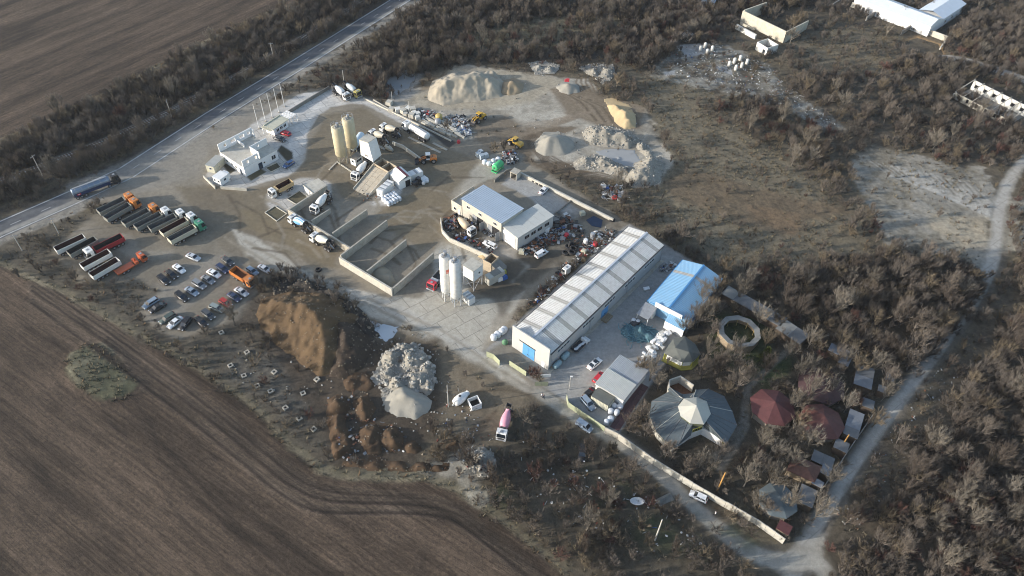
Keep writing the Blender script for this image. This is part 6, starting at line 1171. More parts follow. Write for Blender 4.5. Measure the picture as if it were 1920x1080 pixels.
cap = [rloc(x, y, 6.0) for x, y in [(1271, 762), (1282, 747), (1306, 744.5), (1325, 752), (1333, 776), (1320, 796), (1294, 794), (1276, 780)]]; apex = rloc(1306, 760, 8.6); drum_ = [(x * 1.0, y * 1.0) for x, y, z in cap]
part('lantern_wall', MB().prism([Vector(p) * .93 + Vector((capc.x * .07, capc.y * .07)) for p in drum_][::-1], 4.2, 5.85), M('lantern_frame', (.12, .13, .08), .6, .2), rst)
for i in range(8): fc = [cap[i], cap[(i + 1) % 8], apex]; nn = (Vector(fc[1]) - Vector(fc[0])).cross(Vector(fc[2]) - Vector(fc[0])); part('cap_panel', MB().face(fc if nn.z > 0 else fc[::-1]), PALER, rst)
# front wing with yellow-framed windows
w0, w1 = Vector(rloc(1318, 806, 0)), Vector(rloc(1354, 838, 0)); d = (w1 - w0).normalized()
part('front_wall', MB().obox((w0 + w1) / 2 + V3(0, 0, 1.6), (w1 - w0).length, .3, 3.4, math.atan2(d.y, d.x)), CONC2, rst)
for k in range(4): o = w0 + d * (1.0 + k * 1.45) + V3(d.y, -d.x, 0) * .15 + V3(0, 0, 1.0); window(rst, o, d, 1.0, 1.3, 2, YELW)
w0, w1 = Vector(rloc(1299, 806, 4.4)), Vector(rloc(1317, 800, 4.4)); d = (w1 - w0).normalized(); window(rst, w0 + V3(0, 0, -1.0), d, (w1 - w0).length, 1.2, 4, YELW)
court = qp([(1256, 712), (1276, 705), (1301, 722), (1298, 737), (1279, 738), (1254, 732)], 3.0); cc_ = ctr(court); mb = wall_mb([p - cc_ + cc_ for p in court[:3]], 3.0, .3, cc_); ctp = thing('courtyard', 'dark open courtyard with pale rim walls behind the garden restaurant', 'courtyard', (cc_.x, cc_.y)); part('rim_wall', mb, CONC2, ctp); part('rim_wall', wall_mb([court[0], court[5]], 3.0, .3, cc_), CONC2, ctp); part('floor', MB().prism([p - cc_ for p in court], -.05, .3), RUST, ctp)
wall('stone_wall', [(1219, 770), (1224, 790), (1236, 815), (1262, 842)], 1.6, .8, CONC2, 'rough white stone wall round the left side of the garden restaurant'); p = P(1258, 826, 1); single('shelter_roof', MB().box(-2, 2, -.6, .6, 1.9, 2.05).box(-1.8, -1.65, -.08, .08, -.1, 1.9).box(1.65, 1.8, -.08, .08, -.1, 1.9), M('orange_brown_sheet', (.36, .17, .08), .7, .2), 'small orange-brown shelter roof on the restaurant terrace', 'shelter', (p.x, p.y), R(-30))
# ring pavilion
c = P(1386, 622, 2.4); rg = thing('ring_pavilion', 'octagonal ring of flat pale roof round a grassy court', 'pavilion', (c.x, c.y)); ro = (P(1426, 625, 2.6) - P(1346, 623, 2.6)).length / 2; RGR = M('pale_grey_roofing', (.23, .23, .215), .85, .12, .5, dirt=(.2, .2, .18, .5)); o8, i8 = ngon(10, ro, .2), ngon(10, ro * .74, .2)
for i in range(10):
    j = (i + 1) % 10; f_ = .988; q = [o8[i].lerp(o8[j], .01), o8[i].lerp(o8[j], .99), i8[i].lerp(i8[j], .99), i8[i].lerp(i8[j], .01)]; dz = random.uniform(-.04, .04)
    part('roof_section', MB().add([(p.x, p.y, z + dz + (.15 if k < 2 else 0)) for z in (2.4, 2.6) for k, p in enumerate(q)], [(3, 2, 1, 0), (4, 5, 6, 7), (0, 1, 5, 4), (1, 2, 6, 5), (2, 3, 7, 6), (3, 0, 4, 7)]), RGR, rg)
    p = i8[i] * 1.02; part('post', MB().cyl((p.x, p.y, -.1), (p.x, p.y, 2.42), .1, n=6), M('yellowish_post', (.40, .31, .12), .7, .15), rg); a, b = o8[i] * .97, o8[j] * .97; part('back_wall', MB().add([(a.x, a.y, -.1), (b.x, b.y, -.1), (b.x, b.y, 2.4), (a.x, a.y, 2.4)], [(0, 1, 2, 3)]), WOOD, rg)
def pyr(name, px, py, r, n, h0, h1, roof, label, cat='pavilion', a0=0.0, wallm=None, sq=1.0, rz=0.0, ridge=0.0, posts=True):
    c = P(px, py, h0); t = thing(name, label, cat, (c.x, c.y), rz); e = ngon(n, r, a0, sq)
    for i in range(n):
        a, b = e[i], e[(i + 1) % n]; ta, tb = Vector((math.copysign(ridge, a.x), 0)) if ridge else Vector((0, 0)), Vector((math.copysign(ridge, b.x), 0)) if ridge else Vector((0, 0)); fc = [(a.x, a.y, h0), (b.x, b.y, h0), (tb.x, tb.y, h1)]
        if (ta - tb).length > .01: fc.append((ta.x, ta.y, h1))
        mb = MB().face(fc); mb.face([(a.x, a.y, h0 - .18), (b.x, b.y, h0 - .18), (b.x, b.y, h0), (a.x, a.y, h0)]); part('roof_facet', mb, roof, t)
        if posts: p = a * .9; part('post', MB().cyl((p.x, p.y, -.1), (p.x, p.y, h0 + .05), .12, n=6), WOOD, t)
    if wallm: part('wall', MB().prism([p * .85 for p in e], -.1, h0 - .05), wallm, t)
    return t
pyr('red_roof_house', 1449, 763, 5.6, 8, 2.8, 5.0, REDR, 'dark red eight-sided roof nearest to the restaurant', a0=.3, wallm=CONCD); pyr('red_roof_house', 1540, 722, 6.0, 8, 2.8, 5.0, M('brown_red_roof', (.07, .038, .037), .7, .2, .8), 'brownish red roof half hidden by bare trees, farthest from the road wall', a0=.1, wallm=CONCD); pyr('red_roof_house', 1541, 790, 5.4, 8, 2.8, 5.0, M('orange_red_roof', (.108, .043, .036), .65, .2, .8), 'orange-red eight-sided roof beside the flat sheds of the lane', a0=.5, wallm=CONCD)
pyr('grey_pavilion', 1459, 938, 4.4, 8, 2.7, 4.4, SLATE, 'slate-grey pavilion roof near the end of the panel wall', a0=.2, wallm=CONCD); pyr('brown_hip_house', 1508, 878, 4.6, 4, 2.6, 4.0, M('dull_red_tiles', (.15, .075, .055), .8, .2, 1), 'small hipped roof of dull red tiles among the garden trees', 'house', a0=.6, wallm=WOOD, sq=.75, rz=R(-20))
# small hut with red roof at the wall end
t, L, Wd = boxhouse('red_hut', [(1456, 990), (1478, 1003), (1466, 976)], 2.6, 'little hut with bright red sheet roof at the end of the panel wall', 'hut', WOOD, REDR)
# gazebo by the block pile
gz_ = thing('gazebo', 'dark gazebo with a hipped grey roof and yellow deck behind the white block pile', 'gazebo', tuple(P(1283, 660, 2.6))); c = P(1283, 660, 2.6)
q = [P(x, y, 2.6) - c for x, y in [(1244, 662), (1262, 635), (1284, 630), (1304, 645), (1314, 664), (1300, 678), (1280, 680)]]; A, B_ = P(1266, 652, 4.4) - c, P(1292, 660, 4.4) - c
tops = [A, A, B_, B_, B_, B_, A]
for i in range(7):
    a, b = q[i], q[(i + 1) % 7]; ta, tb = tops[i], tops[(i + 1) % 7]; fc = [(a.x, a.y, 2.6), (b.x, b.y, 2.6), (tb.x, tb.y, 4.4)] + ([(ta.x, ta.y, 4.4)] if (ta - tb).length > .1 else []); nn = (Vector(fc[1]) - Vector(fc[0])).cross(Vector(fc[-1]) - Vector(fc[0])); part('roof_facet', MB().face(fc if nn.z > 0 else fc[::-1]), M('dark_green_grey_roof', (.12, .125, .11), .7, .15, .6), gz_); part('post', MB().cyl((a.x * .93, a.y * .93, -.1), (a.x * .93, a.y * .93, 2.65), .1, n=6), YELW, gz_)
part('wall', MB().prism([p * .8 for p in q][::-1], -.1, 2.5), RENDER, gz_); part('deck', MB().prism([(p.x * 1.04, p.y * 1.04 - .5) for p in q][::-1], -.1, .25), M('yellow_deck', (.30, .27, .06), .7, .15), gz_)
# long low building and flat sheds
for i, (q, lb) in enumerate([([(1353, 550), (1463, 612), (1372, 539)], 'long low flat-roofed block among trees behind the ring pavilion'), ([(1455, 615), (1500, 645), (1475, 600)], 'lower half of the long flat-roofed block, nearest the lane sheds')]):
    t, L, Wd = boxhouse('long_shed', q, 2.8, lb, 'shed', M('brown_wall', (.09, .066, .048), .85, .2), GREYR)
    n = max(2, int(L / 3.2)); [part('roof_sheet', MB().box(L * k / n + .03, L * (k + 1) / n - .03, .05, Wd - .05, 2.802, 2.86 + .03 * (k % 2)), GREYR if k % 3 else RGR, t) for k in range(n)]
for i, (q, lb) in enumerate([([(1552, 656), (1594, 676), (1560, 643)], 'flat grey shed roof by the lane, the uppermost'), ([(1571, 679), (1590, 688), (1585, 664)], 'small flat roof directly below the uppermost lane shed'), ([(1600, 719), (1634, 731), (1628, 688)], 'widest flat grey shed roof by the lane, split in plates'), ([(1660, 711), (1676, 717), (1668, 699)], 'small square flat roof closest to the lane'), ([(1645, 732), (1661, 738), (1653, 722)], 'small flat roof between the widest shed and the lane'), ([(1616, 760), (1638, 768), (1626, 747)], 'small tilted flat roof below the widest lane shed'), ([(1580, 812), (1608, 824), (1621, 777)], 'long flat roof slab along the lane beside the orange-red roof'), ([(1562, 838), (1588, 850), (1572, 822)], 'L-shaped flat roof corner under the orange-topped pole'), ([(1520, 862), (1560, 880), (1535, 846)], 'bluish flat roof row below the orange-topped pole'), ([(1536, 884), (1554, 894), (1548, 871)], 'square flat roof at the lane, right of the dull red tiles'), ([(1521, 905), (1541, 916), (1528, 895)], 'small bright grey flat roof beside the lane wall'), ([(1492, 938), (1523, 953), (1512, 910)], 'broad grey flat roof beside the slate-grey pavilion')]):
    h = 2.5; a, b, d = qp(q, h); l_, r_, L, Wd = rect(a, b, d); t = thing('lane_shed', lb, 'shed', l_, r_); part('wall', MB().box(.15, L - .15, .15, Wd - .15, -.1, h - .12), M('brown_wall', (.09, .066, .048), .85, .2), t); n = max(1, round(L / 3)); m_ = max(1, round(Wd / 3))
    for x in range(n):
        for y in range(m_): part('roof_sheet', MB().box(L * x / n + .02, L * (x + 1) / n - .02, Wd * y / m_ + .02, Wd * (y + 1) / m_ - .02, h - .118 + random.uniform(0, .05), h + random.uniform(0, .06)), GREYR if random.random() < .7 else M('blue_grey_roofing', (.17, .185, .205), .7, .12), t)
# perimeter walls
panel_wall('panel_wall', [(1135, 801), (1160, 813), (1228, 861), (1300, 905), (1362, 941), (1420, 973), (1473, 1011)], 2.3, .22, 2.6, CONC2, 'long cream concrete panel wall between the road and the garden', 'wall'); panel_wall('lane_wall', [(1545, 913), (1590, 846), (1640, 773)], 2.0, .2, 2.8, CONCD, 'grey panel wall along the lane behind the flat sheds', 'wall')
GFEN = M('pale_green_fence_sheet', (.36, .38, .25), .6, .1, .8, dirt=(.26, .25, .16, .4))
panel_wall('green_fence', [(1063, 739), (1066, 754), (1092, 772), (1115, 787), (1135, 800)], 2.0, .08, 2.4, GFEN, 'pale green sheet fence in front of the parked blue-grey car'); panel_wall('green_fence', [(912, 659), (925, 664), (937, 676)], 2.0, .08, 2.4, GFEN, 'pale green sheet fence piece at the left corner of the hall plot'); panel_wall('hall_fence', [(955, 676), (972, 687), (987, 697)], 1.8, .08, 2.4, GFEN, 'low cream fence in front of the blue door of the long hall'); panel_wall('hall_fence', [(1003, 716), (1028, 716)], 1.6, .08, 2.2, M('grey_green_board', (.22, .24, .17), .7, .1), 'grey-green board below the white sign at the plot gate')
p = P(1023, 705, 1.8); sg = thing('sign_board', 'blank white sign board on posts at the plot gate', 'sign', (p.x, p.y), R(8)); part('board', MB().box(-1.3, 1.3, -.04, .04, 1.3, 2.5), WHITE, sg); [part('post', MB().box(x - .06, x + .06, -.05, .05, -.1, 2.4), GREYM, sg) for x in (-1.36, 1.36)]
# --- ruins in the far right corner
RUIN = M('ruin_render', (.50, .46, .37), .9, .14, .25, dirt=(.33, .28, .2, .6)); WHR = M('white_ruin_render', (.66, .64, .58), .9, .08, .3, dirt=(.42, .38, .3, .5))
wall('ruin_wall', [(1396.5, 18.5), (1437.8, 4)], 5.2, .5, RUIN, 'left side wall of the big roofless ruin'); wall('ruin_wall', [(1393.5, 19.6), (1475, 59)], 5.2, .5, RUIN, 'long cream front wall of the big roofless ruin'); wall('ruin_wall', [(1476, 58.5), (1516, 38.5)], 5.2, .5, RUIN, 'grey right side wall of the big roofless ruin, ending ragged', hs=[5.2, 4.0]); wall('low_wall', [(1381, 45), (1418, 65)], 2.0, .8, WHR, 'low white wall in front of the big roofless ruin'); wall('low_wall', [(1389, 41.5), (1415, 54.5)], .9, .5, RUIN, 'thin reddish kerb between the low white wall and the ruin', hs=[.9, .7])
a, b, d = qp([(1420, 78), (1440, 90), (1436, 69)], 3.6); l_, r_, L, Wd = rect(a, b, d); hut = thing('roofless_hut', 'small white roofless hut with a doorway in front of the ruin', 'hut', l_, r_); [part('wall', m_, WHR, hut) for m_ in (MB().box(0, L * .62, 0, .3, -.1, 3.5).box(L * .62, L * .85, 0, .3, 2.1, 3.5).box(L * .85, L, 0, .3, -.1, 3.5), MB().box(0, .3, .31, Wd, -.1, 3.5), MB().box(L - .3, L, .31, Wd, -.1, 3.5), MB().box(.31, L - .31, Wd - .3, Wd, -.1, 3.5))]; part('floor', MB().box(.3, L - .3, .3, Wd - .3, -.1, .3), CONCD, hut); part('plank', MB().obox(V3(L * .5, Wd * .55, .8), .3, .2, 2.2, .4, .5), WOOD, hut)
# long white ruin
a, b = P(1828, 150, 4.2), P(1931, 201, 4.2); l_, r_, L, _w = rect(a, b, P(1800, 177, 2.6)); Wd = abs(_w); lr = thing('ruined_barn', 'long roofless white ruin with square window holes and bare roof beams', 'ruin', l_, r_)
def hole_wall(y, h, n, m_, nm, w_=1.6, zb=1.4):
    for k in range(n):
        x0, x1 = L * k / n, L * (k + 1) / n; xm = (x0 + x1) / 2
        mb = MB().box(x0 + .01, xm - w_ / 2, y, y + .35, -.1, h).box(xm + w_ / 2, x1 - .01, y, y + .35, -.1, h).box(xm - w_ / 2, xm + w_ / 2, y + .002, y + .348, -.1, zb).box(xm - w_ / 2, xm + w_ / 2, y + .002, y + .348, zb + 1.5, h - .002); part(nm, mb, m_, lr); part('window_hole', MB().box(xm - w_ / 2 + .05, xm + w_ / 2 - .05, y + .22, y + .3, zb, zb + 1.5), DARKIN, lr)
hole_wall(-.35, 4.2, 6, WHR, 'wall'); hole_wall(-Wd, 2.4, 6, M('worn_white_wall', (.46, .43, .36), .9, .25, .4, dirt=(.2, .17, .12, .7)), 'low_wall', 1.0, .6)
part('floor', MB().box(0, L, -Wd + .4, -.4, -.1, .3), CONCD, lr); [part('roof_beam', MB().add([(x - .12, -Wd - .2, 2.5), (x + .12, -Wd - .2, 2.5), (x + .12, .3, 4.4), (x - .12, .3, 4.4), (x - .12, -Wd - .2, 2.75), (x + .12, -Wd - .2, 2.75), (x + .12, .3, 4.65), (x - .12, .3, 4.65)], [(3, 2, 1, 0), (4, 5, 6, 7), (0, 1, 5, 4), (1, 2, 6, 5), (2, 3, 7, 6), (3, 0, 4, 7)]), CONC, lr) for x in [L * k / 6 for k in range(7)]]; part('end_wall', MB().box(-.35, 0, -Wd, -Wd + 2.0, -.1, 1.8), WHR, lr)
p = P(1798, 160, 1); bh_ = thing('broken_frame', 'broken timber roof frame at the near end of the long white ruin', 'roof frame', (p.x, p.y), R(35)); [part('rafter', MB().obox(V3(i * .5 - 1.2, 0, 1.2), .18, 6, .18, random.uniform(-.1, .1), .15), WOOD, bh_) for i in range(6)]
# white building cut by the top edge
BLR = M('blue_white_roof_sheet', (.60, .64, .68), .4, .05, .4); a, b = P(1604, -4, 4.5), P(1746, 50, 4.5); l_, r_, L, _w = rect(a, b, P(1690, -30, 4.5)); fb = thing('white_barn', 'long white barn with pale blue-white roof at the top edge, an L-shaped end wing', 'barn', l_, r_)
part('wall', MB().box(0, L, 0, 11, -.1, 4.4), RENDER, fb); n = 10
for k in range(n): x0, x1 = L * k / n, L * (k + 1) / n - .02; [part('roof_panel', MB().face(q), BLR, fb) for q in ([(x0, -.3, 4.5), (x1, -.3, 4.5), (x1, 5.5, 6.2), (x0, 5.5, 6.2)], [(x0, 5.5, 6.2), (x1, 5.5, 6.2), (x1, 11.3, 4.5), (x0, 11.3, 4.5)])]
part('gable', MB().face([(L - .01, 0, 4.4), (L - .01, 11, 4.4), (L - .01, 5.5, 6.18)]), RENDER, fb)
part('wing_wall', MB().box(L - 11, L - .05, 11.01, 34, -.1, 4.3), RENDER, fb)
for k in range(6): y0, y1 = 11.3 + k * 3.8, 11.3 + (k + 1) * 3.8 - .02; [part('roof_panel', MB().face(q), BLR, fb) for q in ([(L - 11.2, y0, 4.42), (L - 5.5, y0, 6.1), (L - 5.5, y1, 6.1), (L - 11.2, y1, 4.42)][::-1], [(L + .25, y0, 4.42), (L + .25, y1, 4.42), (L - 5.5, y1, 6.1), (L - 5.5, y0, 6.1)])]
part('red_wall', MB().box(L - 11.05, L - 11.0, 12, 20, 1.0, 4.2), REDR, fb)
wall('far_wall', [(1598, 4), (1655, 25), (1712, 47)], 2.2, .5, CONC2, 'cream boundary wall along the barn at the top edge'); wall('far_wall', [(1715, 44), (1778, 68), (1764, 88)], 2.4, .5, CONC2, 'cream boundary wall bending beside the sandy pit', hs=[2.4, 2.4, 1.2]); wall('far_wall', [(1711, 45), (1692, 58)], 2.0, .5, CONCD, 'grey stub wall at the corner of the barn wall'); wall('far_wall', [(1648, 18), (1626, 31)], 2.0, .5, CONCD, 'grey stub wall halfway along the barn wall'); wall('far_wall', [(1580, -4), (1562, 7)], 2.0, .5, CONCD, 'grey stub wall at the left end of the barn wall')
t, L, Wd = boxhouse('far_roof', [(1309, -1), (1340, 5), (1330, -12)], 3.6, 'pale blue roof corner peeping in at the top edge', 'building', RENDER, BLR); t, L, Wd = boxhouse('white_hut', [(1273, 61), (1286, 69), (1296, 61)], 2.4, 'tiny white hut at the edge of the wood above the rubble', 'hut', WHR, WHR)
# white barrels
bar = MB().lathe([(0, .55), (.2, .66), (2.0, .66), (2.3, .4), (2.4, .2)], (0, 0, -.05), (0, 0, 1), 12).mesh('barrel', WHR)
for i, (x, y) in enumerate([(1313.6, 90.3), (1322.7, 84), (1326.7, 96), (1336, 90), (1368, 118.8), (1377.7, 112.8), (1388.8, 107.7), (1391.6, 120.7), (1401.5, 114.8), (1380.5, 126)]):
    p = P(x, y, 1.3); tag(put('white_tank', bar, None, (p.x, p.y, 0)), 'white upright tank in the group of four by the tiny hut' if i < 4 else 'white upright tank in the group of six on the rubble', 'tank', 'upright tanks of the rubble field')
# ================================================================ poles, railway, clutter
def height_of(base, top):
    g = P(*base); return min(((P(top[0], top[1], z) - g).length, z) for z in [k * .1 for k in range(10, 160)])[1]
WPOLE = M('pale_pole', (.42, .40, .36), .8, .12, .8); OPOLE = M('orange_wood_pole', (.50, .27, .08), .7, .12, 1)
def pole(base, top, label, r=.13, mat=None, arm=True, cat='utility pole', name='utility_pole', h=None):
    p = P(*base); h = h or height_of(base, top); t = thing(name, label, cat, (p.x, p.y), random.uniform(0, 3)); part('shaft', MB().cyl((0, 0, -.2), (0, 0, h), r * 1.3, r * .8, 8), mat or WPOLE, t)
    if arm: part('crossarm', MB().box(-.9, .9, -.06, .06, h - .5, h - .36).cyl((-.8, 0, h - .36), (-.8, 0, h - .14), .05, n=6).cyl((.8, 0, h - .36), (.8, 0, h - .14), .05, n=6), GREYM, t)
    return t
for b, t_, lb in [((80, 329), (61, 291), 'concrete pole by the railway at the left edge'), ((322, 218), (312, 187), 'concrete pole by the railway in the middle of the tree belt'), ((514, 113), (507, 80), 'concrete pole by the railway, right of the others'), ((666, 13), (664, -5), 'pole at the top edge beside the main road'), ((42, 470), (25, 440), 'pale pole on the verge at the left, left of its pair'), ((110, 437), (97, 408), 'pale pole on the verge above the red-bodied lorry'), ((646, 158), (643, 131), 'thin pole behind the yellow-cabbed mixer'), ((736, 192), (733, 172), 'leaning post in the dark scrub right of the yellow mixer'), ((769, 226), (767, 190), 'thin mast behind the white blocks at the quarry edge'), ((841, 763), (842, 722), 'bare pale pole on the waste ground beside the white drum'), ((1228, 1013), (1245, 976), 'pale thick pole in the scrub below the road'), ((1126, 12), (1124, -8), 'thin pole in the wood at the top edge')]:
    pole(b, t_, lb, .16 if b[0] == 1228 else .12, arm=b[0] in (80, 322, 514, 42, 110))
for b, t_, lb in [((1577, 839), (1592, 815), 'orange-topped wooden pole beside the lane sheds'), ((1345, 920), (1364, 888), 'orange-topped wooden pole behind the panel wall')]: pole(b, t_, lb, .16, OPOLE, False)
fl_ = None
for i, (t_, b) in enumerate([((475, 196), (485.8, 241)), ((490, 190), (498, 227.5)), ((503.8, 182.5), (510.8, 220)), ((517, 175.5), (523, 211)), ((528, 168), (533.8, 200))]):
    p = P(*b); t = thing('flagpole', ['white flagpole nearest the unfinished office', 'second white flagpole from the unfinished office', 'middle flagpole of the five along the shelter', 'fourth white flagpole from the unfinished office', 'flagpole at the far slatted end of the shelter'][i], 'flagpole', (p.x, p.y), 0, 'flagpoles along the shelter'); part('shaft', MB().cyl((0, 0, 0), (0, 0, 9.6), .12, .07, 8), WHITE, t); part('base', MB().box(-.3, .3, -.3, .3, -.1, .25), CONC, t); part('finial', MB().cyl((0, 0, 9.6), (0, 0, 9.8), .11, n=8), STEEL, t)
p = P(1067, 731); lp = thing('lamp_post', 'tall white lamp post at the gate of the plot', 'lamp post', (p.x, p.y)); part('shaft', MB().cyl((0, 0, 0), (0, 0, 5.4), .09, .06, 8), WPOLE, lp); part('lamp_head', MB().box(-.12, .5, -.16, .16, 5.4, 5.62), WHITE, lp)
# railway
rp_ = [P(*q) for q in RAIL]; Ltot = 0; SEGS = []
for a, b in zip(rp_[:-1], rp_[1:]): SEGS.append((a, b, Ltot)); Ltot += (b - a).length
rw = thing('railway', 'overgrown single railway track with pale sleepers through the tree belt', 'railway', rp_[0]); sl_mb, rl_mb = MB(), MB()
for a, b, s0 in SEGS:
    d = b - a; rz = math.atan2(d.y, d.x); n = int(d.length / .9)
    for i in range(n): q = a + d * ((i + .5) / n) - rp_[0]; sl_mb.obox(V3(q.x, q.y, .14), .34, 2.7, .16, rz)
    nn = Vector((-d.y, d.x)).normalized()
    for s in (-.72, .72): u, v = a + nn * s - rp_[0], b + nn * s - rp_[0]; rl_mb.obox(V3((u.x + v.x) / 2, (u.y + v.y) / 2, .3), d.length, .09, .16, rz)
tag(part('sleepers', sl_mb, M('pale_sleeper', (.42, .40, .36), .9, .2, .8), rw), kind='stuff'); part('rails', rl_mb, RUST, rw)
# road markings
mk = MB(); rd = [P(*q) for q in ROADC]
for a, b in zip(rd[:-1], rd[1:]):
    d = b - a; nn = Vector((-d.y, d.x)).normalized(); rz = math.atan2(d.y, d.x)
    for s in (-3.7, 3.7): c = (a + b) / 2 + nn * s; mk.add([(c.x + x * math.cos(rz) - y * math.sin(rz), c.y + x * math.sin(rz) + y * math.cos(rz), .012) for x, y in ((-d.length / 2, -.16), (d.length / 2, -.16), (d.length / 2, .16), (-d.length / 2, .16))], [(0, 1, 2, 3)])
    for k in range(int(d.length / 9)): c = a + d * ((k + .5) * 9 / d.length); mk.add([(c.x + x * math.cos(rz) - y * math.sin(rz), c.y + x * math.sin(rz) + y * math.cos(rz), .012) for x, y in ((-1.5, -.08), (1.5, -.08), (1.5, .08), (-1.5, .08))], [(0, 1, 2, 3)])
tag(part('road_marking', mk, M('worn_road_paint', (.50, .50, .48), .8, .3, .4), None), kind='structure')
# tyres
TY = MB(); TY.lathe([(0, .34), (0, .55), (.08, .62), (.26, .62), (.34, .55), (.34, .34)], (0, 0, 0), (0, 0, 1), 16); nb = len(TY.f); TY.f = TY.f[:-2]; TY.m = TY.m[:-2]; TY.s = TY.s[:-2]; n_ = 16
TY.f += [(5 * n_ + i, 5 * n_ + (i + 1) % n_, (i + 1) % n_, i) for i in range(n_)]; TY.m += [0] * n_; TY.s += [True] * n_; TYM = TY.mesh('tyre', RUBBER)
def tyre(x, y, label, s=1.6, z=0, tilt=(0, 0), group=None): p = P(x, y, .3 + z); o = tag(put('tyre', TYM, None, (p.x, p.y, z + .02)), label, 'tyre', group); o.scale = (s, s, s); o.rotation_euler = (tilt[0], tilt[1], random.uniform(0, 3)); return o
for x, y, z, tl in [(1061, 474, 0, (0, 0)), (1071, 471, 0, (0, 0)), (1075, 466, .55, (.2, .1)), (1066, 463, 0, (.1, 0)), (1077, 461, 0, (0, 0)), (1072, 473, .5, (.1, -.2)), (1070, 459, .3, (1.1, .2))]: tyre(x, y, 'big black tyre in the tyre pile next to the white van', 1.9, z, tl, 'tyres piled by the white van')
for x, y, lb in [(1229, 402, 'single pale tyre lying in the grass beyond the hall'), (1148, 412, 'tyre at the end of the long low yard wall'), (597, 505.5, 'tyre lying on the black soil beside the yard road'), (1091, 489, 'tyre beside the hall fence below the tyre pile'), (199, 384, 'tyre beside the farthest slate lorry'), (1128, 440, 'tyre in the scrap above the hall corner'), (1144, 443, 'tyre half under the hall roof corner'), (1002, 338, 'tyre leaning on the yard wall, leftmost'), (1009, 342, 'tyre leaning on the yard wall, second from the kiosk'), (1016, 346, 'tyre leaning on the yard wall beside the lone white car')]: tyre(x, y, lb, 1.5)
# concrete shafts in the weeds
for i, (x, y) in enumerate([(463, 660), (432, 685), (457, 704), (514, 697), (482, 723), (568, 737), (535, 764), (561, 784), (588, 804), (415, 623), (594, 711), (507, 733)]):
    p = P(x, y, .3); t = thing('concrete_shaft', 'open square concrete shaft in the weeds by the lower field', 'shaft', (p.x, p.y), R(random.uniform(30, 60)), 'concrete shafts in the weeds'); s = .62
    part('rim', MB().box(-s, s, -s, -s + .3, -.1, .4).box(-s, s, s - .3, s, -.1, .4).box(-s, -s + .3, -s + .302, s - .302, -.1, .4).box(s - .3, s, -s + .302, s - .302, -.1, .4), CONC, t); part('hole', MB().box(-s + .3, s - .3, -s + .3, s - .3, -.05, .06), DARKIN, t)
# slabs and blocks at the quarry edge
n = 0
for i, (x, y) in enumerate([(806, 224), (810, 227), (803, 229), (814, 221), (799, 232), (807, 234), (813, 231), (833, 230), (836, 233), (829, 236), (833, 239), (826, 241), (838, 228), (842, 236), (822, 244), (828, 247), (847, 240), (851, 244), (843, 246), (838, 250), (856, 249), (849, 253), (862, 254), (833, 243)]):
    c, rz, ln = heading((x - 5, y - 2), (x + 5, y + 2.6), .3); L = random.uniform(3.0, 4.2); single('concrete_beam', MB().box(-L / 2, L / 2, -.4, .4, 0, random.uniform(.35, .8)), CONC2 if i % 3 else CONC, 'pale concrete beam lying in the stack rows beside the silo trailer lorry', 'beam', (c.x, c.y), rz + random.uniform(-.06, .06), 'concrete beams stacked at the quarry edge')
for i, (x, y) in enumerate([(730, 194), (746, 207), (756, 209), (766, 205), (774, 206), (783, 214), (772, 217), (783, 221), (734, 206), (777, 212), (760, 214)]):
    p = P(x, y, .5); s = random.uniform(.7, 1.1); single('concrete_cube', MB().box(-s, s, -s, s, -.05, s * 1.4, .06, .06), WHR if i % 2 else CONC2, 'whitish concrete cube in the loose row above the low concrete edge', 'cube', (p.x, p.y), random.uniform(0, 3), 'concrete cubes above the low concrete edge')
single('yellow_tank', MB().lathe([(0, .6), (.2, 1.2), (1.8, 1.3), (2.2, .9), (2.3, .4)], (0, 0, 0), (0, 0, 1), 14), M('yellow_plastic_tank', (.48, .36, .12), .5, .1), 'round yellow tank on the stacked concrete beams', 'tank', P(823, 219, 1.2)); single('grey_tank', MB().lathe([(0, 1.1), (1.6, 1.1), (1.8, .7), (1.85, .3)], (0, 0, 0), (0, 0, 1), 14), GREYM, 'round grey vessel directly below the yellow tank', 'tank', P(821, 228, .8))
single('red_drum', MB().cyl((0, 0, 0), (0, 0, .9), .6, n=12).cyl((0, 0, .9), (0, 0, 1.0), .5, n=12), TP['red'], 'red drum on the ground below the concrete beams', 'drum', P(860, 266, .4)); p = P(1063, 151, 4.3); single('red_object', MB().box(-.9, .9, -.6, .6, 4.1, 4.7, .1, .1).box(-.3, .9, -.3, .3, 4.7, 5.1), TP['red'], 'red metal piece on the tip of the small grey gravel cone', 'machine part', (p.x, p.y))
# box and pool bits on the waste ground
p = P(890, 755, .8); bxo = thing('open_box', 'open white box with dark inside beside the white mixer drum', 'box', (p.x, p.y), R(28)); s = 1.35; [part('side', m_, WHITE, bxo) for m_ in (MB().box(-s, s, -s, -s + .12, 0, 1.5), MB().box(-s, s, s - .12, s, 0, 1.5), MB().box(-s, -s + .12, -s + .122, s - .122, 0, 1.5), MB().box(s - .12, s, -s + .122, s - .122, 0, 1.5))]; part('bottom', MB().box(-s + .12, s - .12, -s + .12, s - .12, 0, .1), DARKIN, bxo)
for x, y, lb in [(888, 768, 'white plank before the open box, left piece'), (897, 766, 'white plank before the open box, right piece')]: q = P(x, y, .1); single('plank', MB().box(-.9, .9, -.2, .2, 0, .2), WHR, lb, 'plank', (q.x, q.y), .4)
p = P(1195, 940, .4); sh_ = MB().lathe([(0, .9), (.3, 1.15), (.6, 1.2), (.62, 1.05), (.3, 1.0), (.05, .6)], (0, 0, 0), (0, 0, 1), 12); o = single('white_tub', sh_, WHITE, 'broken white tub lying in the scrub below the road', 'tub', (p.x, p.y)); o.scale = (1.4, .8, 1)
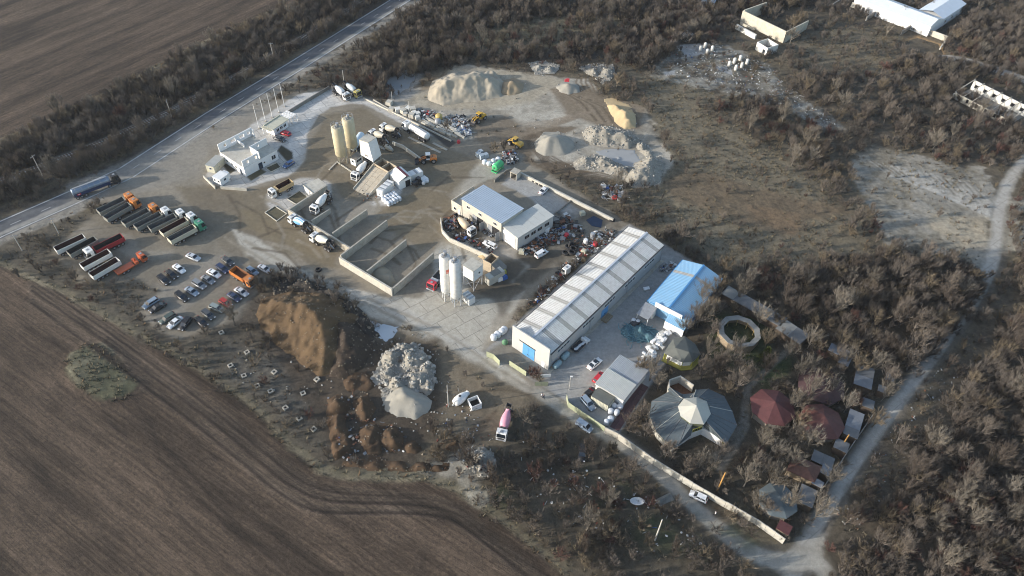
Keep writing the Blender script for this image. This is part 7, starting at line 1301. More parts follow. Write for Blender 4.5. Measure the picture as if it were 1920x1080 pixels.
p = P(1247, 935, .6); single('debris_shelter', MB().add([(-2, -1, 0), (2, -1, 0), (2, 1, 0), (-2, 1, 0), (-1.6, 0, 1.3), (1.7, .2, 1.0)], [(0, 1, 5, 4), (1, 2, 5), (2, 3, 4, 5), (3, 0, 4)]), M('grey_tarp', (.22, .22, .2), .8, .3, 1), 'grey tarpaulin heap at the edge of the road', 'tarpaulin', (p.x, p.y), .5)
# net pile before the blue hall
NETM = M('blue_green_net', (.075, .15, .175), .8, .5, 1.6, bump=1.0, bsc=4, dirt=(.12, .2, .22, .7))
heap('net_pile', [(1161, 614), (1178, 603), (1200, 602), (1218, 610), (1234, 622), (1236, 635), (1206, 643), (1178, 639), (1162, 627)], [(1178, 614, 1.5), (1200, 617, 1.9), (1218, 626, 1.5)], 'tangled pile of blue-green netting in front of the blue hall', NETM, noise=1.1, nsc=1.4, edge=.8, step=.35, cat='netting'); rope = MB()
nc = P(1198, 622, 1)
for k in range(46):
    a = random.uniform(0, 6.28); r_ = random.uniform(.3, 1) ** .6; q = Vector((nc.x + 4.9 * r_ * math.cos(a), nc.y + 3.1 * r_ * math.sin(a), 1.1 - .9 * r_)); d = random.uniform(0, 6.28); pts = []
    for i in range(7): pts.append(tuple(q)); d += random.uniform(-.9, .9); q = q + V3(.5 * math.cos(d), .45 * math.sin(d), random.uniform(-.12, .12)); q.z = max(.15, min(1.7, q.z))
    rope.tube(pts, .09, 4)
o = tag(part('netting', rope, M('teal_net_folds', (.15, .28, .31), .8, .4, 2), None), 'loose folds of teal netting lying over the netting pile', 'netting', kind='stuff')
# white block pile
k = 0
for i in range(95):
    u = random.random(); x = 1250 - 40 * u + random.gauss(0, 5.5); y = 622 + 52 * u + random.gauss(0, 3.5); z = max(0, random.gauss(.5, .45)); p = P(x, y, z + .3); s = random.uniform(.6, 1.05)
    o = single('white_block', MB().box(-.65 * s, .65 * s, -.42 * s, .42 * s, 0, .6 * s, .03, .03), WHITE if i % 4 else WHR, 'white foam block in the long pile between the blue hall and the gazebo', 'block', (p.x, p.y, z), random.choice((.75, 2.3)) + random.gauss(0, .25), 'white blocks piled beside the gazebo'); o.rotation_euler.x = random.gauss(0, .15)
p = P(1258, 608, 1.0); single('white_drum', MB().cyl((0, 0, 0), (0, 0, 1.5), .8, n=14).cyl((0, 0, 1.5), (0, 0, 1.6), .5, n=12), WHR, 'pale round tank at the porch of the blue hall', 'tank', (p.x, p.y)); p = P(1212, 541, .5); single('foam_sheet', MB().obox(V3(0, 0, .5), 1.8, .9, .5, .3, .3), WHITE, 'white foam piece on the ground between the two halls', 'foam sheet', (p.x, p.y)); 
p = P(1191, 606, .4); single('dark_crates', MB().box(-1.2, 1.2, -.8, .8, 0, .9), DKMET, 'dark crates between the white sacks before the blue hall', 'crates', (p.x, p.y), .7)
p = P(1138, 596, .4); pl = thing('pallet_stack', 'stack of brown timber beside the blue side door of the long hall', 'timber stack', (p.x, p.y), R(52)); [part('board', MB().box(-1.6, 1.6, -.9 + j * .36, -.62 + j * .36, .1 + k * .3, .32 + k * .3), WOOD, pl) for k in range(2) for j in range(5)]
TEAL = M('teal_wrap', (.22, .33, .36), .35, .25, 1.2, dirt=(.4, .48, .5, .4))
for x, y, a_, lb in [(1045, 684, .9, 'teal wrapped roll at the front corner of the long hall'), (1060, 668, .9, 'loose teal sheet bundle between the roll and the loaded lorry')]: p = P(x, y, .5); single('wrapped_bundle', MB().lathe([(0, .3), (.1, .7), (.8, .85), (2.2, .8), (2.7, .55), (2.8, .2)], (-1.4, 0, .75), (1, 0, 0), 9), TEAL, lb, 'bundle', (p.x, p.y), a_)
p = P(947, 641, .6); single('green_sack', BAGS[1], None, 'x', 'x') if False else tag(put('green_bundle', MB().lathe([(0, .7), (.5, .9), (1.1, .6), (1.3, .2)], (0, 0, 0), (0, 0, 1), 9).mesh('green_bundle', M('dull_green_sheet', (.10, .22, .12), .7, .2)), None, (p.x, p.y, 0)), 'dull green bundle at the left front corner of the long hall', 'bundle')
# scrap: countless small pieces, one object per patch
SC = [M('scrap_%s' % nm.replace(' ', '_'), c, .6, .3, 1.5) for nm, c in (('dark', (.045, .042, .04)), ('grey', (.24, .24, .24)), ('pale', (.52, .52, .50)), ('rust', (.17, .075, .04)), ('red', (.32, .04, .035)), ('blue', (.05, .10, .26)))]
def scrap(poly, n, label, wts=(6, 4, 1.6, 3, .4, .4), size=(.3, 1.2), tall=.5):
    pts = W(poly); c = Vector((sum(p[0] for p in pts) / len(pts), sum(p[1] for p in pts) / len(pts))); mb = MB(); k = 0
    x0, x1, y0, y1 = min(p[0] for p in pts), max(p[0] for p in pts), min(p[1] for p in pts), max(p[1] for p in pts)
    while k < n:
        x, y = random.uniform(x0, x1), random.uniform(y0, y1)
        if sd_poly(np.array([x]), np.array([y]), pts)[0] < 0: continue
        mb.mi = random.choices(range(6), wts)[0]; s = random.uniform(*size); q = V3(x - c.x, y - c.y, random.uniform(.05, tall)); k += 1; ty = random.random()
        if ty < .45: mb.obox(q, s, s * random.uniform(.3, 1), s * random.uniform(.1, .6), random.uniform(0, 6), random.gauss(0, .4))
        elif ty < .8: a = random.uniform(0, 6.28); mb.cyl(q, q + V3(s * 1.8 * math.cos(a), s * 1.8 * math.sin(a), random.uniform(-.1, .5)), .07, n=4)
        else: mb.lathe([(0, s * .3), (0, s * .5), (s * .25, s * .5)], q, (random.gauss(0, .4), random.gauss(0, .4), 1), 8)
    return tag(part('scrap', mb, SC, None, (c.x, c.y, 0)), label, 'scrap', None, 'stuff')
scrap([(972, 472), (1030, 430), (1060, 420), (1065, 440), (1020, 465), (985, 482)], 420, 'dense scrap metal along the windowed side of the white wing'); scrap([(1030, 425), (1065, 400), (1100, 440), (1080, 460), (1040, 455)], 160, 'loose scrap and frames in the middle of the scrap ground', tall=.9, size=(.3, 1.6)); scrap([(1100, 440), (1150, 425), (1160, 440), (1110, 480), (1085, 470)], 170, 'scrap and barrels between the dark pool and the long hall', (4, 4, 3, 3, .8, .6)); scrap([(832, 412), (850, 402), (866, 415), (850, 432), (838, 435)], 150, 'rusty machine parts behind the curved workshop wall', (5, 2, 1, 4, 1.2, .3)); scrap([(858, 432), (905, 456), (925, 470), (920, 476), (850, 446)], 110, 'dark debris along the inner side of the curved workshop wall', (6, 2, 1, 3, 1, .4)); scrap([(870, 402), (936, 440), (930, 452), (866, 412)], 130, 'dark machine parts along the front of the beige workshop', (6, 3, 1, 3, 1.2, .5))
scrap([(944, 288), (966, 285), (972, 305), (955, 312), (942, 302)], 260, 'pile of grey scrap iron above the grey kiosk', (4, 6, 1, 1, .1, .3), (.3, 1.0), 1.0); scrap([(785, 205), (815, 210), (820, 222), (795, 228), (780, 222)], 120, 'mixed building debris above the stacked beams', (3, 4, 3, 2, .3, .3)); scrap([(835, 215), (872, 220), (884, 250), (870, 262), (840, 236)], 260, 'white and grey debris beside the stacked beams', (2, 5, 6, 1, .2, .6), (.4, 1.5)); scrap([(872, 234), (882, 245), (880, 256), (868, 250)], 60, 'bluish debris heap at the right end of the beams', (2, 4, 3, .5, .2, 2))
scrap([(1000, 575), (1100, 480), (1135, 445), (1128, 440), (1060, 495), (985, 575)], 200, 'strip of rubbish along the left side of the long hall', (3, 3, 4, 2, .8, .8)); scrap([(1130, 345), (1170, 350), (1165, 380), (1130, 372)], 70, 'pale sheets and boards dumped right of the workshop yard', (1, 4, 5, 1, .2, .2), (.6, 2.0)); scrap([(1230, 505), (1262, 490), (1275, 500), (1245, 515)], 50, 'grey sacks and debris behind the far end of the hall', (2, 4, 3, 1, .1, .5)); scrap([(650, 365), (700, 350), (712, 372), (690, 380)], 25, 'bits of debris at the foot of the concrete ramp', (3, 3, 1, 1, .1, .1), (.2, .6))
scrap([(1265, 88), (1340, 78), (1445, 125), (1530, 200), (1570, 238), (1480, 210), (1380, 165), (1270, 140)], 520, 'scattered pale rubble of the demolished yard', (1, 4, 7, 1, .2, .2), (.2, .7), .15); scrap([(840, 700), (935, 840), (905, 900), (800, 880), (830, 760)], 160, 'small pale debris on the waste ground', (2, 4, 5, 2, .2, .3), (.15, .5), .1); scrap([(960, 820), (1230, 930), (1330, 1030), (1180, 1040), (1000, 940)], 130, 'small white litter in the scrub below the road', (1, 2, 7, 1, .3, .3), (.2, .6), .3); scrap([(1560, 960), (1640, 850), (1760, 690), (1800, 700), (1690, 900), (1600, 1010)], 120, 'pale stones along the lane edge', (0, 6, 3, 4, 0, 0), (.15, .5), .1)
# old cab shell by the fence, other bits
p = P(1062, 508, 1); oc = thing('cab_shell', 'discarded white lorry cab shell beside the hall fence', 'lorry cab', (p.x, p.y), R(140)); cab(oc, 'white', 1.0, .3)
for x, y, m_, lb in [(1092, 400, CRM, 'cream crate near the top of the scrap ground'), (1095, 472, CRM, 'yellowish crate beside the hall fence'), (1098, 454, WHITE, 'white tank beside the hall fence in the scrap ground'), (1111, 442, STEEL, 'greenish steel vessel in the scrap ground'), (1062, 443, TP['red'], 'red barrel in the middle of the scrap ground'), (1116, 459, TP['red'], 'red barrel at the hall fence'), (1026, 432, WHITE, 'white broken appliance at the corner of the white wing'), (978, 472, CRM, 'pale engine block at the foot of the white wing')]:
    q = P(x, y, .5); tag(put('barrel' if 'barrel' in lb or 'tank' in lb or 'vessel' in lb else 'crate', (MB().cyl((0, 0, 0), (0, 0, 1.5), .7, n=12).cyl((0, 0, 1.5), (0, 0, 1.6), .45, n=10) if 'barrel' in lb or 'tank' in lb or 'vessel' in lb else MB().box(-.8, .8, -.7, .7, 0, 1.2, .05, .05).box(-.5, .5, -.4, .4, 1.2, 1.3)).mesh('crate', m_), None, (q.x, q.y, 0), random.uniform(0, 3)), lb, 'barrel' if 'barrel' in lb else 'container')
c, rz, ln = heading((822, 277), (838, 287), .2)
for i, ((a, b), lb) in enumerate([(((766, 257), (826, 286)), 'pale weighbridge strip along the left side of the silo trailer'), (((812, 268), (838, 281)), 'pale weighbridge strip behind the tail of the silo trailer'), (((700, 268), (722, 280)), 'pale concrete strip beside the beige loose drum')]): c, rz, ln = heading(a, b, .1); single('concrete_strip', MB().box(-ln / 2, ln / 2, -.45, .45, -.05, .14), CONC, lb, 'concrete strip', (c.x, c.y), rz)
wall('low_wall', [(736, 265), (755, 272), (790, 297)], 1.4, .4, CONC2, 'low concrete wall beside the loose beige drum'); wall('low_wall', [(617, 318), (632, 303), (660, 322)], .25, .4, CONC2, 'pale kerb at the foot of the beige silos')
# people
def person(x, y, face, shirt, label, step=.25):
    p = P(x, y); t = thing('person', label, 'person', (p.x, p.y), face); me = bpy.data.meshes.new('body')
    v = [(0, 0, .95), (0, 0, 1.2), (0, 0, 1.42), (0, 0, 1.53), (.02, 0, 1.66), (.02, 0, 1.75), (0, .1, .88), (step * .5, .11, .48), (step, .11, .06), (step + .16, .11, .03), (0, -.1, .88), (-step * .4, -.11, .48), (-step, -.11, .06), (-step + .16, -.11, .03), (0, .19, 1.40), (-.06, .25, 1.12), (.08, .25, .88), (0, -.19, 1.40), (.08, -.25, 1.12), (.2, -.23, .9)]
    e = [(0, 1), (1, 2), (2, 3), (3, 4), (4, 5), (0, 6), (6, 7), (7, 8), (8, 9), (0, 10), (10, 11), (11, 12), (12, 13), (2, 14), (14, 15), (15, 16), (2, 17), (17, 18), (18, 19)]; r_ = [.15, .15, .14, .06, .1, .08, .095, .065, .05, .04, .095, .065, .05, .04, .07, .05, .04, .07, .05, .04]
    me.from_pydata(v, e, []); o = put('body', me); o.modifiers.new('s', 'SKIN')
    for i, q in enumerate(me.skin_vertices[0].data): q.radius = (r_[i], r_[i]); q.use_root = (i == 0)
    dg = bpy.context.evaluated_depsgraph_get(); nm = bpy.data.meshes.new_from_object(o.evaluated_get(dg)); bpy.data.objects.remove(o)
    for m_ in (M('skin', (.45, .28, .2), .6), M('shirt_%d' % shirt[0], shirt[1], .85), M('dark_trousers', (.03, .032, .04), .9), M('dark_hair', (.02, .015, .012), .7)): nm.materials.append(m_)
    for f in nm.polygons: z = f.center.z; f.material_index = 2 if z < .93 and abs(f.center.y) < .2 else (3 if z > 1.71 else (0 if z > 1.5 or z < .95 else 1)); f.use_smooth = True
    put('body', nm, t); return t
person(1016, 745, R(-60), (1, (.72, .72, .72)), 'person in white top and dark trousers walking on the road, left of two'); person(1019, 747.5, R(120), (2, (.10, .10, .12)), 'person in dark clothes on the road beside the one in white'); person(1340, 966, R(150), (3, (.70, .68, .66)), 'lone person in pale clothes on the road by the white hatchback')
scrap([(612, 745), (660, 740), (715, 790), (765, 810), (770, 850), (640, 865)], 150, 'broken lumps between the brown mounds', (5, 5, .8, 4, 0, .2), (.2, .8), .4)
# ================================================================ vegetation and loose stones
def px_of(x, y, z=0.0):
    d = Vector((x, y, z - CAM_H)); w_ = d.dot(_f); return 960 + FPX * d.dot(_r) / w_, 540 - FPX * d.dot(_u) / w_
def twig_mat(nm, c, rnd=.35):
    m = M(nm, c, .9, .25, .9, obj_rand=rnd, spec=.15); return m
TW_ = {'grey': twig_mat('grey_brown_twigs', (.142, .122, .104), .25), 'dark': twig_mat('dark_brown_twigs', (.098, .081, .068), .25), 'tan': twig_mat('tan_twigs', (.165, .134, .095), .25), 'red': twig_mat('reddish_twigs', (.115, .066, .055), .25), 'pale': twig_mat('pale_bark_twigs', (.175, .155, .128), .25), 'green': twig_mat('yellow_green_needles', (.085, .10, .028), .3)}
def rv(s=1.0): return Vector((random.gauss(0, s), random.gauss(0, s), random.gauss(0, s)))
def grow(mb_t, mb_c, R_, H, nst, nsub, ntw, trunk=0.0, wid=.035, tl=.75, up=.55):
    def stick(mb, a, b, r0, r1):
        d = (b - a); s1 = d.orthogonal().normalized(); s2 = d.cross(s1).normalized(); k = [s1, -s1 * .5 + s2 * .87, -s1 * .5 - s2 * .87]
        mb.add([a + q * r0 for q in k] + [b + q * r1 for q in k], [(0, 1, 4, 3), (1, 2, 5, 4), (2, 0, 3, 5)])
    base = V3(0, 0, -.15); fork = V3(random.uniform(-.2, .2), random.uniform(-.2, .2), trunk)
    if trunk: stick(mb_t, base, fork, .16 + R_ * .02, .11)
    for i in range(nst):
        a = 2 * math.pi * (i + random.uniform(-.35, .35)) / nst; el = random.uniform(.5, 1.45); tip = V3(math.cos(a) * math.cos(el) * R_, math.sin(a) * math.cos(el) * R_, trunk * .6 + (H - trunk * .6) * (.25 + .7 * math.sin(el))); s = fork if trunk else V3(random.uniform(-.3, .3), random.uniform(-.3, .3), -.1)
        mid = s.lerp(tip, .5) + V3(0, 0, .05 * H) + rv(.06 * R_); stick(mb_t, s, mid, .055 + .02 * (trunk > 0), .035); stick(mb_t, mid, tip, .035, .012)
        for j in range(nsub):
            t = random.uniform(.25, 1); p = s.lerp(mid, t * 2) if t < .5 else mid.lerp(tip, t * 2 - 1); d = ((p - V3(0, 0, H * .15)).normalized() + rv(.38) + V3(0, 0, up)).normalized(); q = p + d * R_ * random.uniform(.25, .55); stick(mb_c, p, q, .014, .006)
            for k in range(ntw):
                u = p.lerp(q, random.uniform(.2, 1)); d2 = (d + rv(.38) + V3(0, 0, up * .5)).normalized(); e = u + d2 * tl * random.uniform(.5, 1.25); sd_ = d2.cross(rv(1)).normalized() * wid
                mb_c.add([u - sd_, u + sd_, e], [(0, 1, 2)])
BUSH = []; BKIND = []
for kd, n in (('grey', 3), ('dark', 2), ('tan', 2), ('red', 1)):
    for i in range(n):
        mb = MB(); H = (3.6, 2.3, 2.9, 3.9, 2.1, 2.4, 3.4, 2.6)[len(BUSH)]; grow(mb, mb, (1.7, 2.6, 2.1, 1.6, 2.4, 2.5, 1.8, 2.0)[len(BUSH)], H, random.randint(9, 14), 6, 13, 0, .022, random.uniform(.8, 1.25), random.uniform(.4, .9)); BUSH.append(mb.mesh('bush', TW_[kd])); BKIND.append(kd)
TREES = []
for kd, H, Rr in (('grey', 7, 3.2), ('pale', 8, 3.6), ('dark', 6.5, 3.0), ('pale', 6.5, 3.1), ('tan', 6, 2.7), ('red', 5.2, 2.5)):
    tb, cb = MB(), MB(); grow(tb, cb, Rr, H, 12, 9, 13, random.uniform(1.3, 2.2), .026, 1.25); TREES.append((tb.mesh('trunk', TW_[kd]), cb.mesh('crown', TW_[kd]), kd, H))
def tuft(c, n, h, w_):
    mb = MB()
    for i in range(n):
        a = random.uniform(0, 6.28); r_ = random.uniform(0, .45); p = V3(r_ * math.cos(a), r_ * math.sin(a), -.03); d = V3(math.cos(a) * random.uniform(.2, .9), math.sin(a) * random.uniform(.2, .9), 1).normalized(); s = V3(-math.sin(a), math.cos(a), 0) * w_; mb.add([p - s, p + s, p + d * h * random.uniform(.5, 1.1)], [(0, 1, 2)])
    return mb.mesh('grass_tuft', c)
G1, G2, G3, G4 = (twig_mat('dry_grass', (.18, .152, .098), .3), twig_mat('grey_weeds', (.12, .105, .075), .3), twig_mat('green_grass', (.075, .095, .032), .3), twig_mat('brown_weeds', (.13, .09, .055), .3))
TUFT = [tuft(G1, 16, .55, .05), tuft(G2, 16, .7, .045), tuft(G4, 14, .65, .05), tuft(G3, 18, .35, .06)]
def rock(seed, mats):
    rr = random.Random(seed); v, f = [], []; n = 7; rings = [(-.3, .6), (.0, .9), (.35, .75), (.6, .3)]
    for z, r_ in rings:
        for i in range(n): a = 2 * math.pi * i / n; q = r_ * rr.uniform(.7, 1.2); v.append((q * math.cos(a), q * math.sin(a) * .8, z * rr.uniform(.7, 1.2)))
    for k in range(3):
        for i in range(n): f.append((k * n + i, k * n + (i + 1) % n, (k + 1) * n + (i + 1) % n, (k + 1) * n + i))
    f.append(tuple(range(3 * n, 4 * n))); mb = MB(); mb.add(v, f); return mb.mesh('stone', mats)
ST1, ST2 = M('pale_stone', (.33, .31, .27), .9, .15, 1.0, obj_rand=.25), M('brown_stone', (.20, .165, .12), .9, .2, 1.0, obj_rand=.3)
ROCK = [rock(1, ST1), rock(2, ST1), rock(3, ST2), rock(4, ST1)]
def scatter(name, protos, pts, rz, sc, idx, label, kind='stuff', tilt=None):
    if not len(pts): return None
    me = bpy.data.meshes.new(name); me.vertices.add(len(pts)); me.vertices.foreach_set('co', np.asarray(pts, np.float32).ravel()); n = len(pts)
    rot = np.zeros((n, 3), np.float32); rot[:, 2] = rz
    if tilt is not None: rot[:, :2] = tilt
    at = me.attributes.new('rot', 'FLOAT_VECTOR', 'POINT'); at.data.foreach_set('vector', rot.ravel()); at = me.attributes.new('scl', 'FLOAT_VECTOR', 'POINT'); rs = np.random.default_rng(5).uniform(.75, 1.35, (n, 3)); at.data.foreach_set('vector', (np.asarray(sc)[:, None] * rs).astype(np.float32).ravel()); at = me.attributes.new('idx', 'INT', 'POINT'); at.data.foreach_set('value', np.asarray(idx, np.int32))
    ng = bpy.data.node_groups.new('scatter_' + name, 'GeometryNodeTree'); ng.interface.new_socket('Geometry', in_out='INPUT', socket_type='NodeSocketGeometry'); ng.interface.new_socket('Geometry', in_out='OUTPUT', socket_type='NodeSocketGeometry'); N = ng.nodes.new; L = ng.links.new
    gi, go = N('NodeGroupInput'), N('NodeGroupOutput'); ip = N('GeometryNodeInstanceOnPoints'); ip.inputs['Pick Instance'].default_value = True; g2i = N('GeometryNodeGeometryToInstance')
    objs = []
    for i, m_ in enumerate(protos):
        o = bpy.data.objects.new(name + '_source', m_); objs.append(o); oi = N('GeometryNodeObjectInfo'); oi.inputs['Object'].default_value = o; oi.inputs['As Instance'].default_value = True; objs[-1] = oi
    jn = N('GeometryNodeJoinGeometry')
    for oi in objs[::-1]: L(oi.outputs['Geometry'], jn.inputs[0])
    def attr(nm, ty):
        a = N('GeometryNodeInputNamedAttribute'); a.data_type = ty; a.inputs['Name'].default_value = nm; return a.outputs['Attribute']
    e2r = N('FunctionNodeEulerToRotation'); L(attr('rot', 'FLOAT_VECTOR'), e2r.inputs[0]); L(gi.outputs[0], ip.inputs['Points']); L(jn.outputs[0], ip.inputs['Instance']); L(attr('idx', 'INT'), ip.inputs['Instance Index']); L(e2r.outputs[0], ip.inputs['Rotation']); L(attr('scl', 'FLOAT_VECTOR'), ip.inputs['Scale']); L(ip.outputs[0], go.inputs[0])
    o = put(name, me); md = o.modifiers.new('scatter', 'NODES'); md.node_group = ng; return tag(o, label, name.replace('_', ' '), None, kind)
def samp(A, x, y):
    i = np.clip(np.searchsorted(gx, x), 0, NX - 1); j = np.clip(np.searchsorted(gy, y), 0, NY - 1); return A[j, i]
def field_pts(A, cell, k, seed, margin=60):
    r_ = np.random.default_rng(seed); X, Y = np.meshgrid(np.arange(-262, 268, cell), np.arange(48, 372, cell)); X = (X + r_.uniform(0, cell, X.shape)).ravel(); Y = (Y + r_.uniform(0, cell, Y.shape)).ravel()
    D = np.stack([X, Y, np.full_like(X, -CAM_H)], 1); w_ = D @ np.array(_f); u = 960 + FPX * (D @ np.array(_r)) / w_; v = 540 - FPX * (D @ np.array(_u)) / w_; a = samp(A, X, Y) * k
    clump = np.clip(.6 + 1.1 * fbm(X / 7, Y / 7, seed + 5, 3), .3, 1.4)
    ok = (u > -margin) & (u < 1920 + margin) & (v > -margin) & (v < 1080 + margin + 30) & (r_.uniform(0, 1, X.shape) < a * clump); return X[ok], Y[ok], u[ok], v[ok], r_
ZAT = lambda X, Y: samp(GZ, X, Y)
# landmarks for the descriptions, at their place in the photograph
LM = [((200, 240), 'railway in the tree belt'), ((420, 130), 'railway in the tree belt'), ((60, 330), 'left railway pole'), ((312, 205), 'middle railway pole'), ((510, 97), 'right railway pole'), ((700, 120), 'main road'), ((720, 170), 'silty puddle'), ((900, 110), 'largest sand heap'), ((1064, 160), 'small red-tipped cone'), ((1160, 215), 'yellow sand heap'), ((1120, 130), 'rubble pile at the wood edge'), ((1430, 50), 'big roofless ruin'), ((1440, 90), 'small roofless hut'), ((1320, 95), 'four white tanks'), ((1390, 118), 'six white tanks'), ((1720, 40), 'white barn'), ((1730, 90), 'sandy pit'), ((1860, 190), 'long white ruin'), ((1700, 350), 'pale concrete pad'), ((1450, 410), 'brown graded strip'), ((1215, 320), 'steep rubble cone'), ((1170, 450), 'long white hall'), ((1290, 550), 'blue hall'), ((1386, 622), 'ring pavilion'), ((1280, 655), 'gazebo'), ((1305, 775), 'garden restaurant'), ((1449, 763), 'dark red eight-sided roof'), ((1540, 722), 'brownish red roof'), ((1541, 790), 'orange-red roof'), ((1459, 938), 'slate-grey pavilion'), ((1508, 878), 'dull red tiled roof'), ((1620, 710), 'widest lane shed'), ((1573, 660), 'uppermost lane shed'), ((1470, 990), 'little red hut'), ((1345, 905), 'pole behind the panel wall'), ((1250, 875), 'panel wall'), ((1400, 960), 'panel wall'), ((1750, 660), 'lane in the east'), ((1600, 860), 'lane in the east'), ((1860, 500), 'lane bend'), ((1500, 1060), 'road junction'), ((1092, 848), 'black off-roader'), ((1195, 940), 'broken white tub'), ((1235, 995), 'thick pole'), ((1310, 930), 'white hatchback'), ((940, 795), 'pink-drum mixer'), ((900, 870), 'dusty clearing'), ((200, 700), 'grassy hump'), ((600, 640), 'tan earth mound'), ((660, 810), 'brown earth mounds'), ((440, 640), 'concrete shafts'), ((300, 560), 'car park'), ((150, 440), 'lorry park'), ((1160, 810), 'dark red paving'), ((1780, 950), 'south-eastern wood'), ((1860, 800), 'south-eastern wood'), ((1700, 1020), 'south-eastern wood'), ((1600, 560), 'thicket north of the lane'), ((1460, 540), 'thicket north of the lane'), ((1540, 300), 'rough grassland'), ((1350, 260), 'rough grassland'), ((1650, 200), 'thicket before the long white ruin')]
ADJ = {'grey': 'grey-brown', 'dark': 'dark', 'tan': 'straw-coloured', 'red': 'reddish', 'pale': 'pale-barked', 'green': 'green'}
def where(u, v):
    (lx, ly), nm = min(LM, key=lambda q: (q[0][0] - u) ** 2 + (q[0][1] - v) ** 2); dx, dy = u - lx, v - ly; far = math.hypot(dx, dy)
    d = ('close ' if far < 45 else '') + (('right of' if dx > 0 else 'left of') if abs(dx) > abs(dy) else ('below' if dy > 0 else 'above')); return d + ' the ' + nm
# bushes
X, Y, u, v, r_ = field_pts(VEG, 1.65, .92, 101); n = len(X); red = np.clip(fbm(X / 25, Y / 25, 77, 2) * .35, 0, .16); q = r_.uniform(0, 1, n); idx = np.where(q < red, 7, r_.choice(7, n, p=[.2, .2, .17, .14, .1, .1, .09])); sc = (.45 + .75 * r_.uniform(0, 1, n) ** 1.4) * np.clip(.55 + samp(VEG, X, Y) * .42, .5, 1.05)
dist = np.sqrt(X ** 2 + Y ** 2 + CAM_H ** 2); inn = (u > 10) & (u < 1910) & (v > 15) & (v < 1070); rank = np.argsort(-np.where(inn, sc / dist, 0)); top = rank[:295]; rest = rank[295:]
for i in top:
    k = int(idx[i]); o = put('bush', BUSH[k], None, (X[i], Y[i], gz(X[i], Y[i])), r_.uniform(0, 6.28)); o.scale = (sc[i] * r_.uniform(.85, 1.2), sc[i] * r_.uniform(.85, 1.2), sc[i] * r_.uniform(.8, 1.3)); s_ = 'large' if sc[i] > 1.08 else ('broad' if sc[i] > .98 else 'low'); tag(o, f'{s_} bare {ADJ[BKIND[k]]} bush {where(u[i], v[i])}', 'bush', 'bare bushes of the scrub')
print('bushes', n)
scatter('undergrowth', BUSH, np.stack([X, Y, ZAT(X, Y)], 1)[rest], r_.uniform(0, 6.28, len(rest)), sc[rest], idx[rest], 'bare brown undergrowth covering the scrub and the woods')
# trees
X, Y, u, v, r_ = field_pts(TREE, 4.0, .8, 202, 40); n = len(X); extra = [(1316, 560, 1), (1330, 590, 1), (1350, 540, 4), (1312, 600, 1), (1340, 560, 3), (1205, 690, 4), (1222, 700, 3), (1236, 716, 3), (1385, 555, 1), (1408, 520, 3), (1480, 660, 1), (1500, 700, 1), (1520, 690, 3), (1560, 730, 1), (1590, 760, 1), (1600, 650, 4), (1640, 690, 1), (1660, 740, 1), (1610, 690, 4), (1430, 830, 1), (1460, 850, 3), (1490, 820, 1), (1420, 870, 0), (1400, 900, 1), (1450, 905, 3), (1520, 830, 1), (1380, 690, 0), (1350, 690, 2), (1400, 710, 0), (1440, 690, 2), (1330, 660, 3), (1490, 760, 1), (1500, 790, 4), (1290, 880, 0), (1330, 880, 3), (1350, 850, 0), (1250, 850, 0), (1205, 780, 0), (1215, 815, 0), (1180, 800, 2), (1480, 950, 1), (1530, 965, 1), (1420, 940, 3), (1560, 900, 3), (1580, 640, 4), (1520, 640, 3), (1460, 600, 4), (1440, 640, 4), (1425, 600, 3), (1340, 620, 0), (1380, 660, 3)]
ex = [tuple(P(a, b, 3)) for a, b, k in extra]; X = np.concatenate([[e[0] for e in ex], X]); Y = np.concatenate([[e[1] for e in ex], Y]); u = np.concatenate([[e[0] for e in extra], u]); v = np.concatenate([[e[1] for e in extra], v]); ne = len(ex); n = len(X)
idx = r_.choice(6, n, p=[.32, .15, .25, .12, .12, .04]); idx[:ne] = [e[2] for e in extra]; sc = r_.uniform(.65, 1.2, n); sc[:ne] = r_.uniform(.8, 1.15, ne); sc = np.where((v < 200) & (np.arange(n) >= ne), sc * .85, sc)
dist = np.sqrt(X ** 2 + Y ** 2 + CAM_H ** 2); inn = (u > 10) & (u < 1910) & (v > 15) & (v < 1070); wgt = np.where(inn, sc / dist, 0); wgt[:ne] += 1; rank = np.argsort(-wgt); top = rank[:290]; rest = rank[290:]; print('trees', n)
for i in top:
    tm_, cm_, kd, H = TREES[int(idx[i])]; s_ = 'tall' if sc[i] > .88 else ('mid-sized' if sc[i] > .7 else 'small'); t = thing('bare_tree', f'{s_} bare {ADJ[kd]} tree {where(u[i], v[i])}', 'tree', (X[i], Y[i], gz(X[i], Y[i])), r_.uniform(0, 6.28), 'bare trees'); t.scale = (sc[i],) * 3; put('trunk', tm_, t); put('crown', cm_, t)
if len(rest):
    whole = []
    for tm_, cm_, kd, H in TREES:
        a = MB(); 
        for me in (tm_, cm_): a.add([tuple(q.co) for q in me.vertices], [tuple(p.vertices) for p in me.polygons])
        whole.append(a.mesh('far_tree', TW_[kd]))
    scatter('woodland', whole, np.stack([X, Y, ZAT(X, Y)], 1)[rest], r_.uniform(0, 6.28, len(rest)), sc[rest], idx[rest], 'further bare trees of the woods and the tree belt')
